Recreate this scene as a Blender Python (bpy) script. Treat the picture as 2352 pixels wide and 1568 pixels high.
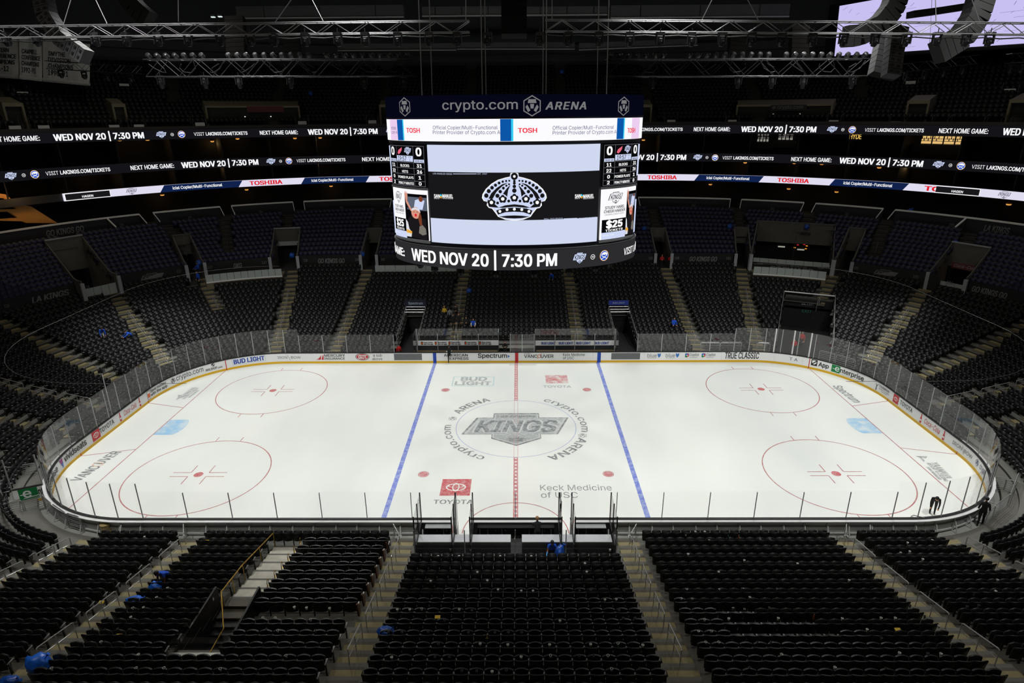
import bpy, bmesh, math, random, os
import numpy as np
from mathutils import Vector, Matrix
from mathutils.geometry import tessellate_polygon, delaunay_2d_cdt, interpolate_bezier

for o in list(bpy.data.objects):
    bpy.data.objects.remove(o)
SC = bpy.context.scene
COL = SC.collection
random.seed(7)
PI = math.pi


def lin(c):
    c = c / 255.0
    return c / 12.92 if c <= 0.04045 else ((c + 0.055) / 1.055) ** 2.4


def L(rgb):
    return (lin(rgb[0]), lin(rgb[1]), lin(rgb[2]), 1.0)


# ------------------------------------------------------------ camera
CAM = np.array([0.18110, -42.40658, 22.28893])
PITCH, YAW, ROLL, FPX = 0.348755, -0.010294, -0.0071143, 1433.384
_F = np.array([math.sin(YAW) * math.cos(PITCH), math.cos(YAW) * math.cos(PITCH), -math.sin(PITCH)])
_R = np.array([math.cos(YAW), -math.sin(YAW), 0.0])
_U = np.cross(_R, _F)
_R, _U = _R * math.cos(ROLL) + _U * math.sin(ROLL), -_R * math.sin(ROLL) + _U * math.cos(ROLL)
cam = bpy.data.cameras.new('camera')
cam.sensor_fit = 'HORIZONTAL'
cam.sensor_width = 36.0
cam.lens = 36.0 * FPX / 2352.0
cam.clip_end = 400
camo = bpy.data.objects.new('camera', cam)
camo.matrix_world = Matrix(((_R[0], _U[0], -_F[0], CAM[0]), (_R[1], _U[1], -_F[1], CAM[1]), (_R[2], _U[2], -_F[2], CAM[2]), (0, 0, 0, 1)))
COL.objects.link(camo)
SC.camera = camo

# ------------------------------------------------------------ world, lamps, exposure
SC.view_settings.view_transform = 'Standard'
SC.view_settings.look = 'None'
SC.view_settings.gamma = 1.0
SC.view_settings.exposure = 0.0
SC.view_settings.use_curve_mapping = False
SC.cycles.transparent_max_bounces = 24
SC.cycles.max_bounces = 5
SC.cycles.diffuse_bounces = 2
SC.cycles.glossy_bounces = 3
SC.cycles.sample_clamp_indirect = 2.0
SC.cycles.use_denoising = True
w = bpy.data.worlds.new('dark hall')
w.use_nodes = True
w.node_tree.nodes['Background'].inputs[0].default_value = (0.55, 0.6, 0.7, 1)
w.node_tree.nodes['Background'].inputs[1].default_value = 0.0012
SC.world = w


def spot(name, loc, aim, power, deg, blend=0.5, size=0.8, col=(0.985, 1, 0.968)):
    d = bpy.data.lights.new(name, 'SPOT')
    d.energy = power
    d.spot_size = math.radians(deg)
    d.spot_blend = blend
    d.shadow_soft_size = size
    d.color = col
    o = bpy.data.objects.new(name, d)
    o.location = loc
    o.rotation_euler = (Vector(aim) - Vector(loc)).to_track_quat('-Z', 'Y').to_euler()
    COL.objects.link(o)


RINK_W = 33.0
# four-fold symmetric rig of floodlights over the ice: x, y, aim x, aim y, cone, intensity
for x, y, ax, ay, deg, e in ((0, 22, 0, 9, 34, 701), (9, 8, 6, 9, 50, 214), (9, 15, 6, -8, 34, 237), (18, 8, 14, -13, 34, 220), (18, 22, 18, 4, 66, 47),
                             (18, 8, 22, -13, 66, 180), (18, 15, 22, -13, 50, 284), (27, 22, 20, -2, 66, 505), (27, 8, 27, -13, 34, 329), (27, 22, 27, -13, 34, 195), (24, 10, 36, 14, 26, 950)):  # last entry: lamps added to brighten the corner concrete
    for sx in ((-1, 1) if x else (1,)):
        for sy in (-1, 1):
            spot('rink_floodlight', (sx * x, sy * y, 36), (sx * ax, sy * ay, 0), RINK_W * e, deg, 0.9)
# weak fill lamps added to lift the seating, no fittings known
for x, y, e in ((-26, -25, 980), (0, -26, 980), (26, -25, 980), (-36, 22, 420), (0, 26, 420), (36, 22, 420), (-48, -2, 360), (48, -2, 360)):
    d = bpy.data.lights.new('bowl_fill', 'AREA')
    d.energy = e
    d.shape = 'DISK'
    d.size = 3
    d.color = (1.0, 0.93, 0.78)
    o = bpy.data.objects.new('bowl_fill', d)
    o.location = (x, y, 37)
    COL.objects.link(o)

# ------------------------------------------------------------ materials
MATS = {}


def M(name, rgb, rough=0.6, metal=0.0, var=0.0, scale=3.0, spec=0.5):
    if name in MATS:
        return MATS[name]
    m = bpy.data.materials.new(name)
    m.use_nodes = True
    nt = m.node_tree
    b = nt.nodes['Principled BSDF']
    b.inputs['Base Color'].default_value = L(rgb)
    b.inputs['Roughness'].default_value = rough
    b.inputs['Metallic'].default_value = metal
    b.inputs['Specular IOR Level'].default_value = spec
    if var > 0:
        tc = nt.nodes.new('ShaderNodeTexCoord')
        n = nt.nodes.new('ShaderNodeTexNoise')
        n.inputs['Scale'].default_value = scale
        n.inputs['Detail'].default_value = 4
        r = nt.nodes.new('ShaderNodeValToRGB')
        c = L(rgb)
        r.color_ramp.elements[0].position = 0.3
        r.color_ramp.elements[1].position = 0.7
        r.color_ramp.elements[0].color = tuple(max(0, v * (1 - var)) for v in c[:3]) + (1,)
        r.color_ramp.elements[1].color = tuple(min(1, v * (1 + var)) for v in c[:3]) + (1,)
        nt.links.new(tc.outputs['Object'], n.inputs['Vector'])
        nt.links.new(n.outputs['Fac'], r.inputs['Fac'])
        nt.links.new(r.outputs['Color'], b.inputs['Base Color'])
    MATS[name] = m
    return m


def E(name, rgb, s=1.0, sample=False):
    if name in MATS:
        return MATS[name]
    m = bpy.data.materials.new(name)
    m.use_nodes = True
    nt = m.node_tree
    for n in list(nt.nodes):
        nt.nodes.remove(n)
    e = nt.nodes.new('ShaderNodeEmission')
    e.inputs[0].default_value = L(rgb)
    e.inputs[1].default_value = s
    out = nt.nodes.new('ShaderNodeOutputMaterial')
    nt.links.new(e.outputs[0], out.inputs[0])
    m.cycles.emission_sampling = 'AUTO' if sample else 'NONE'
    MATS[name] = m
    return m


def glass(name, tint=(255, 255, 255), f0=0.045, rough=0.0, veil=0.0):
    if name in MATS:
        return MATS[name]
    m = bpy.data.materials.new(name)
    m.use_nodes = True
    nt = m.node_tree
    for n in list(nt.nodes):
        nt.nodes.remove(n)
    N = nt.nodes.new
    lw = N('ShaderNodeLayerWeight')
    lw.inputs[0].default_value = 0.5
    p = N('ShaderNodeMath'); p.operation = 'POWER'; p.inputs[1].default_value = 5
    mu = N('ShaderNodeMath'); mu.operation = 'MULTIPLY_ADD'; mu.inputs[1].default_value = 0.9; mu.inputs[2].default_value = f0
    tr = N('ShaderNodeBsdfTransparent'); tr.inputs[0].default_value = L(tint)
    gl = N('ShaderNodeBsdfGlossy'); gl.inputs['Roughness'].default_value = rough
    mx = N('ShaderNodeMixShader')
    out = N('ShaderNodeOutputMaterial')
    k = nt.links.new
    k(lw.outputs['Facing'], p.inputs[0]); k(p.outputs[0], mu.inputs[0]); k(mu.outputs[0], mx.inputs[0])
    k(tr.outputs[0], mx.inputs[1]); k(gl.outputs[0], mx.inputs[2])
    last = mx
    if veil:
        df = N('ShaderNodeBsdfDiffuse'); df.inputs[0].default_value = (0.8, 0.82, 0.82, 1)
        m2 = N('ShaderNodeMixShader'); m2.inputs[0].default_value = veil
        k(mx.outputs[0], m2.inputs[1]); k(df.outputs[0], m2.inputs[2]); last = m2
    k(last.outputs[0], out.inputs[0])
    MATS[name] = m
    return m


# ------------------------------------------------------------ objects
def link(o, parent=None):
    COL.objects.link(o)
    if parent is not None:
        o.parent = parent
    return o


def tag(o, label=None, cat=None, group=None, kind=None):
    if label: o['label'] = label
    if cat: o['category'] = cat
    if group: o['group'] = group
    if kind: o['kind'] = kind
    return o


def empty(name, loc=(0, 0, 0), rz=0.0, label=None, cat=None, group=None):
    o = bpy.data.objects.new(name, None)
    o.empty_display_size = 0.2
    o.location = loc
    o.rotation_euler = (0, 0, rz)
    link(o)
    return tag(o, label, cat, group)


def ORD(n):
    return '%d%s' % (n, 'th' if 10 <= n % 100 <= 20 else {1: 'st', 2: 'nd', 3: 'rd'}.get(n % 10, 'th'))


class MB:
    """collects vertices and faces; build() links them as one mesh object"""

    def __init__(s):
        s.v = []; s.f = []; s.mi = []; s.cur = 0

    def add(s, vs, fs):
        n = len(s.v)
        s.v.extend([tuple(p) for p in vs])
        s.f.extend([tuple(i + n for i in f) for f in fs])
        s.mi.extend([s.cur] * len(fs))
        return s

    def box(s, c, d, rz=0.0, M4=None):
        hx, hy, hz = d[0] / 2, d[1] / 2, d[2] / 2
        vs = [Vector((x * hx, y * hy, z * hz)) for x in (-1, 1) for y in (-1, 1) for z in (-1, 1)]
        if M4 is None:
            M4 = Matrix.Translation(c) @ Matrix.Rotation(rz, 4, 'Z')
        vs = [M4 @ p for p in vs]
        return s.add(vs, [(0, 1, 3, 2), (4, 6, 7, 5), (0, 4, 5, 1), (2, 3, 7, 6), (0, 2, 6, 4), (1, 5, 7, 3)])

    def bar(s, p, q, wd, ht=None, up=(0, 0, 1)):
        p = Vector(p); q = Vector(q); d = q - p
        if d.length < 1e-6: return s
        ht = ht or wd
        z = d.normalized(); u = Vector(up)
        if abs(z.dot(u)) > 0.98: u = Vector((0, 1, 0))
        x = z.cross(u).normalized(); y = x.cross(z)
        vs = []
        for e in (p, q):
            for a, b in ((-1, -1), (1, -1), (1, 1), (-1, 1)):
                vs.append(e + x * a * wd / 2 + y * b * ht / 2)
        return s.add(vs, [(3, 2, 1, 0), (4, 5, 6, 7), (0, 1, 5, 4), (1, 2, 6, 5), (2, 3, 7, 6), (3, 0, 4, 7)])

    def tube(s, pts, r, n=6, cap=True):
        pts = [Vector(p) for p in pts]
        rs = r if isinstance(r, (list, tuple)) else [r] * len(pts)
        vs = []; fs = []
        for i, p in enumerate(pts):
            d = (pts[min(i + 1, len(pts) - 1)] - pts[max(i - 1, 0)]).normalized()
            u = Vector((0, 0, 1)) if abs(d.z) < 0.95 else Vector((0, 1, 0))
            x = d.cross(u).normalized(); y = x.cross(d)
            for k in range(n):
                a = 2 * PI * k / n
                vs.append(p + (x * math.cos(a) + y * math.sin(a)) * rs[i])
        for i in range(len(pts) - 1):
            for k in range(n):
                k2 = (k + 1) % n
                fs.append((i * n + k, i * n + k2, (i + 1) * n + k2, (i + 1) * n + k))
        if cap:
            fs.append(tuple(range(n - 1, -1, -1)))
            fs.append(tuple((len(pts) - 1) * n + k for k in range(n)))
        return s.add(vs, fs)

    def lathe(s, prof, c=(0, 0, 0), n=12, M4=None):
        vs = []; fs = []
        c = Vector(c)
        for r, z in prof:
            for k in range(n):
                a = 2 * PI * k / n
                p = Vector((r * math.cos(a), r * math.sin(a), z))
                vs.append((M4 @ p) if M4 is not None else c + p)
        m = len(prof)
        for i in range(m - 1):
            for k in range(n):
                k2 = (k + 1) % n
                fs.append((i * n + k, i * n + k2, (i + 1) * n + k2, (i + 1) * n + k))
        fs.append(tuple(range(n - 1, -1, -1)))
        fs.append(tuple((m - 1) * n + k for k in range(n)))
        return s.add(vs, fs)

    def prism(s, poly, M4, t):
        """2D polygon extruded by t along local z of M4"""
        n = len(poly)
        vs = [M4 @ Vector((a, b, 0)) for a, b in poly] + [M4 @ Vector((a, b, t)) for a, b in poly]
        tris = tessellate_polygon([[Vector((a, b, 0)) for a, b in poly]])
        fs = [tuple(t_) for t_ in tris] + [tuple(i + n for i in reversed(t_)) for t_ in tris]
        fs += [(i, (i + 1) % n, (i + 1) % n + n, i + n) for i in range(n)]
        return s.add(vs, fs)

    def build(s, name, mats, parent=None, loc=None, smooth=False):
        me = bpy.data.meshes.new(name)
        me.from_pydata(s.v, [], s.f)
        for m in (mats if isinstance(mats, (list, tuple)) else [mats]):
            me.materials.append(m)
        if any(s.mi):
            me.polygons.foreach_set('material_index', s.mi)
        if smooth:
            me.polygons.foreach_set('use_smooth', [True] * len(me.polygons))
        me.update()
        o = bpy.data.objects.new(name, me)
        if loc is not None: o.location = loc
        return link(o, parent)


def dup(o, loc=None, rz=None, label=None, group=None):
    """a copy of a thing with copies of its parts and sub-parts, sharing mesh data"""
    r = o.copy(); COL.objects.link(r)
    for c in o.children:
        c2 = c.copy(); COL.objects.link(c2); c2.parent = r
        for g in c.children:
            g2 = g.copy(); COL.objects.link(g2); g2.parent = c2
    if loc is not None: r.location = loc
    if rz is not None: r.rotation_euler = (0, 0, rz)
    if label: r['label'] = label
    if group: r['group'] = group
    return r


# ------------------------------------------------------------ plan of the hall: offset curves of the rink outline
RW, RH, RC = 30.48, 12.954, 8.534
CY = RH - RC


def cxs(s):
    return max(15.0, 21.946 - 0.65 * max(0.0, s - 17))


class Curve:
    """closed rounded outline at distance s outside the boards; a = length from the far centre, + to the right"""

    def __init__(c, s):
        c.s = s; c.cx = cxs(s); c.r = RC + s
        c.l1 = c.cx; c.l2 = c.l1 + c.r * PI / 2; c.l3 = c.l2 + 2 * CY; c.l4 = c.l3 + c.r * PI / 2; c.l5 = c.l4 + c.cx

    def at(c, a):
        sg = 1 if a >= 0 else -1
        a = abs(a)
        if a > c.l5:
            a = 2 * c.l5 - a; sg = -sg
        if a <= c.l1: x, y, nx, ny = a, CY + c.r, 0, 1
        elif a <= c.l2:
            t = (a - c.l1) / c.r; nx, ny = math.sin(t), math.cos(t); x, y = c.cx + c.r * nx, CY + c.r * ny
        elif a <= c.l3: x, y, nx, ny = c.cx + c.r, CY - (a - c.l2), 1, 0
        elif a <= c.l4:
            t = (a - c.l3) / c.r; nx, ny = math.cos(t), -math.sin(t); x, y = c.cx + c.r * nx, -CY + c.r * ny
        else: x, y, nx, ny = c.cx - (a - c.l4), -CY - c.r, 0, -1
        return sg * x, y, sg * nx, ny

    def arc(c, x, y):
        sg = 1 if x >= 0 else -1
        ax = abs(x)
        if ax <= c.cx:
            return sg * (ax if y > 0 else c.l4 + c.cx - ax)
        if y >= CY: return sg * (c.l1 + c.r * math.atan2(ax - c.cx, y - CY))
        if y >= -CY: return sg * (c.l2 + CY - y)
        return sg * (c.l3 + c.r * math.atan2(-CY - y, ax - c.cx))

    def q(c, q):
        """topological parameter 0..5 from far centre to near centre -> a"""
        ls = (0, c.l1, c.l2, c.l3, c.l4, c.l5)
        sg = 1 if q >= 0 else -1
        q = abs(q); i = min(4, int(q))
        return sg * (ls[i] + (q - i) * (ls[i + 1] - ls[i]))

    def surf(c, a, b, h=0.0):
        x, y, nx, ny = c.at(a)
        return Vector((x - nx * h, y - ny * h, b))

    def dirs(c, a):
        x, y, nx, ny = c.at(a)
        return Vector((x, y, 0)), Vector((nx, ny, 0)), math.atan2(ny, nx)


def soff(x, y):
    """how far outside the boards a plan point lies"""
    lo, hi = -12.0, 75.0
    ax, ay = abs(x), abs(y)
    for _ in range(34):
        s = (lo + hi) / 2
        cx = cxs(s)
        if ax <= cx: d = ay - (RH + s)
        elif ay <= CY: d = ax - (cx + RC + s)
        else: d = math.hypot(ax - cx, ay - CY) - RC - s
        if d > 0: lo = s
        else: hi = s
    return lo


# lines of sight of the photograph: used to read positions ON the surfaces of the hall
def ray(u, v):
    d = _F + _R * ((u - 1176.0) / FPX) - _U * ((v - 784.0) / FPX)
    return d / np.linalg.norm(d)


def on_z(u, v, z=0.0):
    d = ray(u, v); t = (z - CAM[2]) / d[2]
    return Vector(CAM + d * t)


def on_y(u, v, y):
    d = ray(u, v); t = (y - CAM[1]) / d[1]
    return Vector(CAM + d * t)


def at_dist(u, v, D):
    d = ray(u, v)
    return Vector(CAM + d * D / (d @ _F))


def on_curve(cv, u, v, t0=34.0):
    """where a line of sight leaves the outline at offset s -> (a, z)"""
    d = ray(u, v)
    t = 5.0
    inside = False
    while t < 170:
        P = CAM + d * t
        o = soff(P[0], P[1])
        if o < cv.s: inside = True
        elif inside: break
        t += 0.5
    lo, hi = t - 0.5, t
    for _ in range(25):
        t = (lo + hi) / 2
        P = CAM + d * t
        if soff(P[0], P[1]) > cv.s: hi = t
        else: lo = t
    return cv.arc(P[0], P[1]), P[2]


# ------------------------------------------------------------ flat print (lettering, marks, LED pictures)
FONTS = {}
for key, fn in (('inter', 'Inter.woff2'), ('mono', 'DejaVuSansMono.woff2')):
    try:
        FONTS[key] = bpy.data.fonts.load(os.path.join(bpy.utils.system_resource('DATAFILES', path='fonts'), fn))
    except Exception:
        FONTS[key] = None
_TX = {}


def text2d(s, bold=0.0, shear=0.0, font='inter', space=1.0, res=3):
    """2D mesh of a line of lettering, cap height 1, left at 0, baseline at 0"""
    k = (s, shear, font, space)
    if k in _TX: return _TX[k]
    cu = bpy.data.curves.new('t', 'FONT')
    cu.body = s
    if FONTS.get(font): cu.font = FONTS[font]
    cu.size = 1.0; cu.shear = shear; cu.resolution_u = res; cu.space_character = space
    o = bpy.data.objects.new('t', cu)
    COL.objects.link(o)
    dg = bpy.context.evaluated_depsgraph_get()
    cv = o.evaluated_get(dg).to_curve(dg)
    pts = []; ed = []
    for sp in cv.splines:
        bz = sp.bezier_points
        n0 = len(pts); n = len(bz)
        for i in range(n):
            p, q = bz[i], bz[(i + 1) % n]
            st = (p.handle_right - p.co).length + (q.handle_left - q.co).length
            straight = abs((p.handle_right - p.co).cross(q.co - p.co).z) + abs((q.handle_left - q.co).cross(q.co - p.co).z) < 1e-6
            seg = [p.co] if straight else interpolate_bezier(p.co, p.handle_right, q.handle_left, q.co, res + 2)[:-1]
            pts += [(c.x, c.y) for c in seg]
        ed += [(n0 + i, n0 + (i + 1) % (len(pts) - n0)) for i in range(len(pts) - n0)]
    o.evaluated_get(dg).to_curve_clear()
    bpy.data.objects.remove(o)
    bpy.data.curves.remove(cu)
    vs = []; fs = []
    if pts:
        V, _, F, *_r = delaunay_2d_cdt([Vector(p) for p in pts], ed, [], 0, 1e-6)
        A = np.array(pts); i0 = np.array([e[0] for e in ed]); i1 = np.array([e[1] for e in ed])
        for f in F:                       # keep what lies inside the glyphs (non-zero winding)
            c = sum((V[i] for i in f), Vector((0, 0))) / len(f)
            y0, y1 = A[i0, 1] - c.y, A[i1, 1] - c.y
            x0_, x1_ = A[i0, 0] - c.x, A[i1, 0] - c.x
            cr = x0_ * y1 - x1_ * y0
            if int(((y0 <= 0) & (y1 > 0) & (cr > 0)).sum()) - int(((y0 > 0) & (y1 <= 0) & (cr < 0)).sum()): fs.append(tuple(f))
        vs = [(v.x, v.y) for v in V]
    cap = 0.509 if font == 'inter' and FONTS.get('inter') else 0.72
    x0 = min((v[0] for v in vs), default=0); x1 = max((v[0] for v in vs), default=1)
    vs = [((x - x0) / cap, y / cap) for x, y in vs]
    _TX[k] = (vs, fs, (x1 - x0) / cap)
    return _TX[k]


def HEAVY(bold):
    """heavier strokes: the glyphs laid down a few times, a little apart and each on the one before"""
    if bold <= 0.004: return [(0, 0)]
    b = bold * 1.1
    return [(0, 0), (-b, -b * 0.5), (b, -b * 0.5), (-b, b * 0.5), (b, b * 0.5)]


class Print:
    def __init__(p, f, h=0.012, sub=None):
        p.f = f; p.h = h; p.items = []; p.sub = sub

    def item(p, name=None):
        """the prints that follow belong to one new part"""
        p.items.append((name, MB(), []))
        return p

    def _mb(p, m):
        if not p.items: p.item()
        _, mb, ms = p.items[-1]
        if m not in ms: ms.append(m)
        mb.cur = ms.index(m)
        return mb

    def mesh(p, vs, fs, m, dh=0.0):
        p._mb(m).add([p.f(a, b, p.h + dh) for a, b in vs], fs)

    def poly(p, pts, m, dh=0.0, holes=()):
        rings = [[Vector((a, b, 0)) for a, b in r] for r in [pts] + list(holes)]
        flat = [v for r in rings for v in r]
        if p.sub:
            bm = bmesh.new()
            bv = [bm.verts.new(v) for v in flat]
            for t in tessellate_polygon(rings):
                try: bm.faces.new([bv[i] for i in t])
                except ValueError: pass
            for _ in range(6):
                ed = [e for e in bm.edges if abs(e.verts[0].co.x - e.verts[1].co.x) > p.sub]
                if not ed: break
                bmesh.ops.subdivide_edges(bm, edges=ed, cuts=1)
                bmesh.ops.triangulate(bm, faces=[f for f in bm.faces if len(f.verts) > 3])
            bm.verts.index_update()
            p.mesh([(v.co.x, v.co.y) for v in bm.verts], [tuple(v.index for v in f.verts) for f in bm.faces], m, dh)
            bm.free()
            return
        p.mesh([(v.x, v.y) for v in flat], [tuple(t) for t in tessellate_polygon(rings)], m, dh)

    def rect(p, a0, b0, a1, b1, m, dh=0.0, step=0.5, sl=0.0):
        n = max(1, int(abs(a1 - a0) / step))
        vs = []; fs = []
        for i in range(n + 1):
            a = a0 + (a1 - a0) * i / n
            vs += [(a, b0), (a + sl, b1)]
        for i in range(n):
            fs.append((2 * i, 2 * i + 2, 2 * i + 3, 2 * i + 1))
        p.mesh(vs, fs, m, dh)

    def disc(p, c, r, m, dh=0.0, n=18, ry=None):
        ry = ry or r
        p.poly([(c[0] + r * math.cos(2 * PI * i / n), c[1] + ry * math.sin(2 * PI * i / n)) for i in range(n)], m, dh)

    def ring(p, c, r0, r1, m, dh=0.0, n=64, a0=0.0, a1=2 * PI, ky=1.0):
        vs = []; fs = []
        for i in range(n + 1):
            a = a0 + (a1 - a0) * i / n
            for r in (r0, r1): vs.append((c[0] + r * math.cos(a), c[1] + ky * r * math.sin(a)))
        for i in range(n): fs.append((2 * i, 2 * i + 1, 2 * i + 3, 2 * i + 2))
        p.mesh(vs, fs, m, dh)

    def line(p, q0, q1, wd, m, dh=0.0):
        d = Vector((q1[0] - q0[0], q1[1] - q0[1])); d.normalize()
        n = Vector((-d.y, d.x)) * wd / 2
        c = max(1, int(abs(q1[0] - q0[0]) / p.sub)) if p.sub else 1
        vs = []
        for i in range(c + 1):
            x, y = q0[0] + (q1[0] - q0[0]) * i / c, q0[1] + (q1[1] - q0[1]) * i / c
            vs += [(x + n.x, y + n.y), (x - n.x, y - n.y)]
        p.mesh(vs, [(2 * i, 2 * i + 1, 2 * i + 3, 2 * i + 2) for i in range(c)], m, dh)

    def text(p, s, a, b, ht, m, width=None, align='l', dh=0.004, bold=0.0, shear=0.0, font='inter', space=1.0, slope=0.0):
        vs, fs, w0 = text2d(s, bold, shear, font, space)
        kx = (width / w0) if width else ht
        wd = w0 * kx
        a0 = a - (wd if align == 'r' else wd / 2 if align == 'c' else 0)
        for j, (ex, ey) in enumerate(HEAVY(bold)):
            p.mesh([(a0 + (x + ex) * kx, b + (y + ey) * ht + x * kx * slope) for x, y in vs], fs, m, dh + 0.0016 * j)
        return wd

    def build(p, parent, name='lettering'):
        return [mb.build(nm or name, ms, parent) for nm, mb, ms in p.items if mb.v]


def crest(P, c, wd, ht, back, edge, word='KINGS', dh=0.0, small=None):
    """shield with a wide slanted bar and a short tip below, a word across it"""
    def sc(pts, k=1.0, dx=0, dy=0):
        return [(c[0] + x * wd / 2 * k + dx, c[1] + y * ht / 2 * k + dy) for x, y in pts]
    out = [(-0.42, 1), (0.42, 1), (0.42, 0.74), (1, 0.74), (0.74, -0.32), (0.44, -0.32), (0.44, -0.55), (0, -1), (-0.44, -0.55), (-0.44, -0.32), (-1, -0.32), (-0.74, 0.74), (-0.42, 0.74)]
    P.poly(sc(out), edge, dh)
    P.poly(sc(out, 0.9), back, dh + 0.004)
    P.text(word, c[0], c[1] - 0.19 * ht / 2, 0.36 * ht, edge, width=0.68 * wd, align='c', dh=dh + 0.008, bold=0.03, shear=0.25)
    P.text(small or 'Los Angeles', c[0], c[1] + 0.68 * ht / 2, 0.09 * ht, edge, width=0.34 * wd, align='c', dh=dh + 0.008)
    P.ring((c[0], c[1] - 0.58 * ht / 2), 0.04 * wd, 0.075 * wd, edge, dh + 0.008, n=16)


def helmet_hex(P, c, r, edge, back=None, face=None, dh=0.0, kx=1.0):
    hx = [(c[0] + kx * r * math.sin(2 * PI * i / 6), c[1] + r * math.cos(2 * PI * i / 6)) for i in range(6)]
    hi = [(c[0] + kx * 0.88 * r * math.sin(2 * PI * i / 6), c[1] + 0.88 * r * math.cos(2 * PI * i / 6)) for i in range(6)]
    for i in range(6):
        j = (i + 1) % 6
        P.mesh([hx[i], hx[j], hi[j], hi[i]], [(0, 1, 2, 3)], edge, dh)
    if back: P.poly(hi, back, dh)
    f = face or edge
    def q(pts): P.poly([(c[0] + kx * x * r, c[1] + y * r) for x, y in pts], f, dh + 0.004)
    q([(-0.36, 0.62), (0.36, 0.62), (0.44, 0.26), (-0.44, 0.26)])
    q([(-0.2, 0.18), (0.2, 0.18), (0.14, -0.25), (-0.14, -0.25)])
    q([(-0.48, 0.12), (-0.66, -0.1), (-0.4, -0.58), (-0.16, -0.42)])
    q([(0.48, 0.12), (0.66, -0.1), (0.4, -0.58), (0.16, -0.42)])
# ============================================================ materials used all over
m_conc = M('concrete', (168, 169, 165), 0.8, var=0.12, scale=0.6)
m_tan = M('tan_step', (132, 122, 88), 0.8, var=0.15, scale=2.0)
m_step = M('grey_step', (84, 80, 70), 0.8, var=0.15, scale=2.0)
m_dark = M('dark_wall', (38, 38, 40), 0.75, var=0.1, scale=1.0)
m_black = M('black_paint', (12, 12, 13), 0.6)
m_alu = M('aluminium', (190, 192, 195), 0.35, 0.8)
m_steel = M('galvanised_steel', (150, 152, 155), 0.4, 0.6)
m_white = M('white_board', (247, 248, 249), 0.4)
m_yel = M('yellow_kick', (226, 178, 24), 0.45)
m_grey = M('board_grey', (222, 223, 224), 0.6)
m_glass = glass('rink_glass', f0=0.05, veil=0.006)
m_glassk = glass('near_rink_glass', f0=0.012)
m_glassn = glass('clear_glass', f0=0.04)
m_brass = M('brass', (196, 158, 72), 0.3, 0.9)
m_rail = M('rail_steel', (196, 196, 196), 0.35, 0.7)

# ============================================================ floor and ice
C0 = Curve(0.0)
NQ = 96


def outline(s, z, step=0.5):
    c = Curve(s)
    n = int(2 * c.l5 / step)
    return [c.surf(-c.l5 + 2 * c.l5 * i / n, z) for i in range(n)]


mb = MB()
pts = outline(0.0, 0.0)
mb.add(pts + [Vector((p.x, p.y, -0.03)) for p in pts], [tuple(range(len(pts) - 1, -1, -1))] + [(i, (i + 1) % len(pts), (i + 1) % len(pts) + len(pts), i + len(pts)) for i in range(len(pts))])
m_ice = M('ice', (239, 242, 238), 0.32, spec=0.25)
nt = m_ice.node_tree
tc = nt.nodes.new('ShaderNodeTexCoord'); mp = nt.nodes.new('ShaderNodeMapping'); nz = nt.nodes.new('ShaderNodeTexNoise'); rp = nt.nodes.new('ShaderNodeValToRGB')
mp.inputs['Scale'].default_value = (0.12, 0.05, 1); nz.inputs['Scale'].default_value = 1.0; nz.inputs['Detail'].default_value = 6
rp.color_ramp.elements[0].color = L((229, 233, 231)); rp.color_ramp.elements[1].color = L((244, 246, 242))
rp.color_ramp.elements[0].position = 0.3; rp.color_ramp.elements[1].position = 0.65
k = nt.links.new
k(tc.outputs['Object'], mp.inputs[0]); k(mp.outputs[0], nz.inputs['Vector']); k(nz.outputs[0], rp.inputs[0]); k(rp.outputs[0], nt.nodes['Principled BSDF'].inputs['Base Color'])
ICE = tag(mb.build('ice_sheet', m_ice), 'white ice sheet with red and blue lines and grey centre crest', 'ice rink')

mb = MB()
o1 = outline(-0.2, -0.035); o2 = outline(8.0, -0.035)
c1, c2 = Curve(0.0), Curve(30.0)
vs = []; fs = []
for i in range(161):
    q = -5 + 10 * i / 160
    vs += [c1.surf(c1.q(q), -0.01), c2.surf(c2.q(q), -0.01)]
for i in range(160): fs.append((2 * i, 2 * i + 1, 2 * i + 3, 2 * i + 2))
mb.add(vs, fs)
tag(mb.build('floor', m_conc), kind='structure')

# ------------------------------------------------------------ ice markings
def worn(name, rgb, ice=(236, 240, 237), amount=0.5, scale=3.0):
    """paint under scraped ice: colour broken up by fine noise"""
    m = M(name, rgb, 0.35, spec=0.25)
    nt = m.node_tree
    tc = nt.nodes.new('ShaderNodeTexCoord'); n = nt.nodes.new('ShaderNodeTexNoise'); r = nt.nodes.new('ShaderNodeValToRGB')
    n.inputs['Scale'].default_value = scale; n.inputs['Detail'].default_value = 7; n.inputs['Roughness'].default_value = 0.7
    r.color_ramp.elements[0].position = 0.42; r.color_ramp.elements[1].position = 0.62
    a = L(rgb); b = L(ice)
    r.color_ramp.elements[0].color = a
    r.color_ramp.elements[1].color = tuple(a[i] * (1 - amount) + b[i] * amount for i in range(3)) + (1,)
    nt.links.new(tc.outputs['Object'], n.inputs['Vector']); nt.links.new(n.outputs[0], r.inputs[0]); nt.links.new(r.outputs[0], nt.nodes['Principled BSDF'].inputs['Base Color'])
    return m


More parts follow.
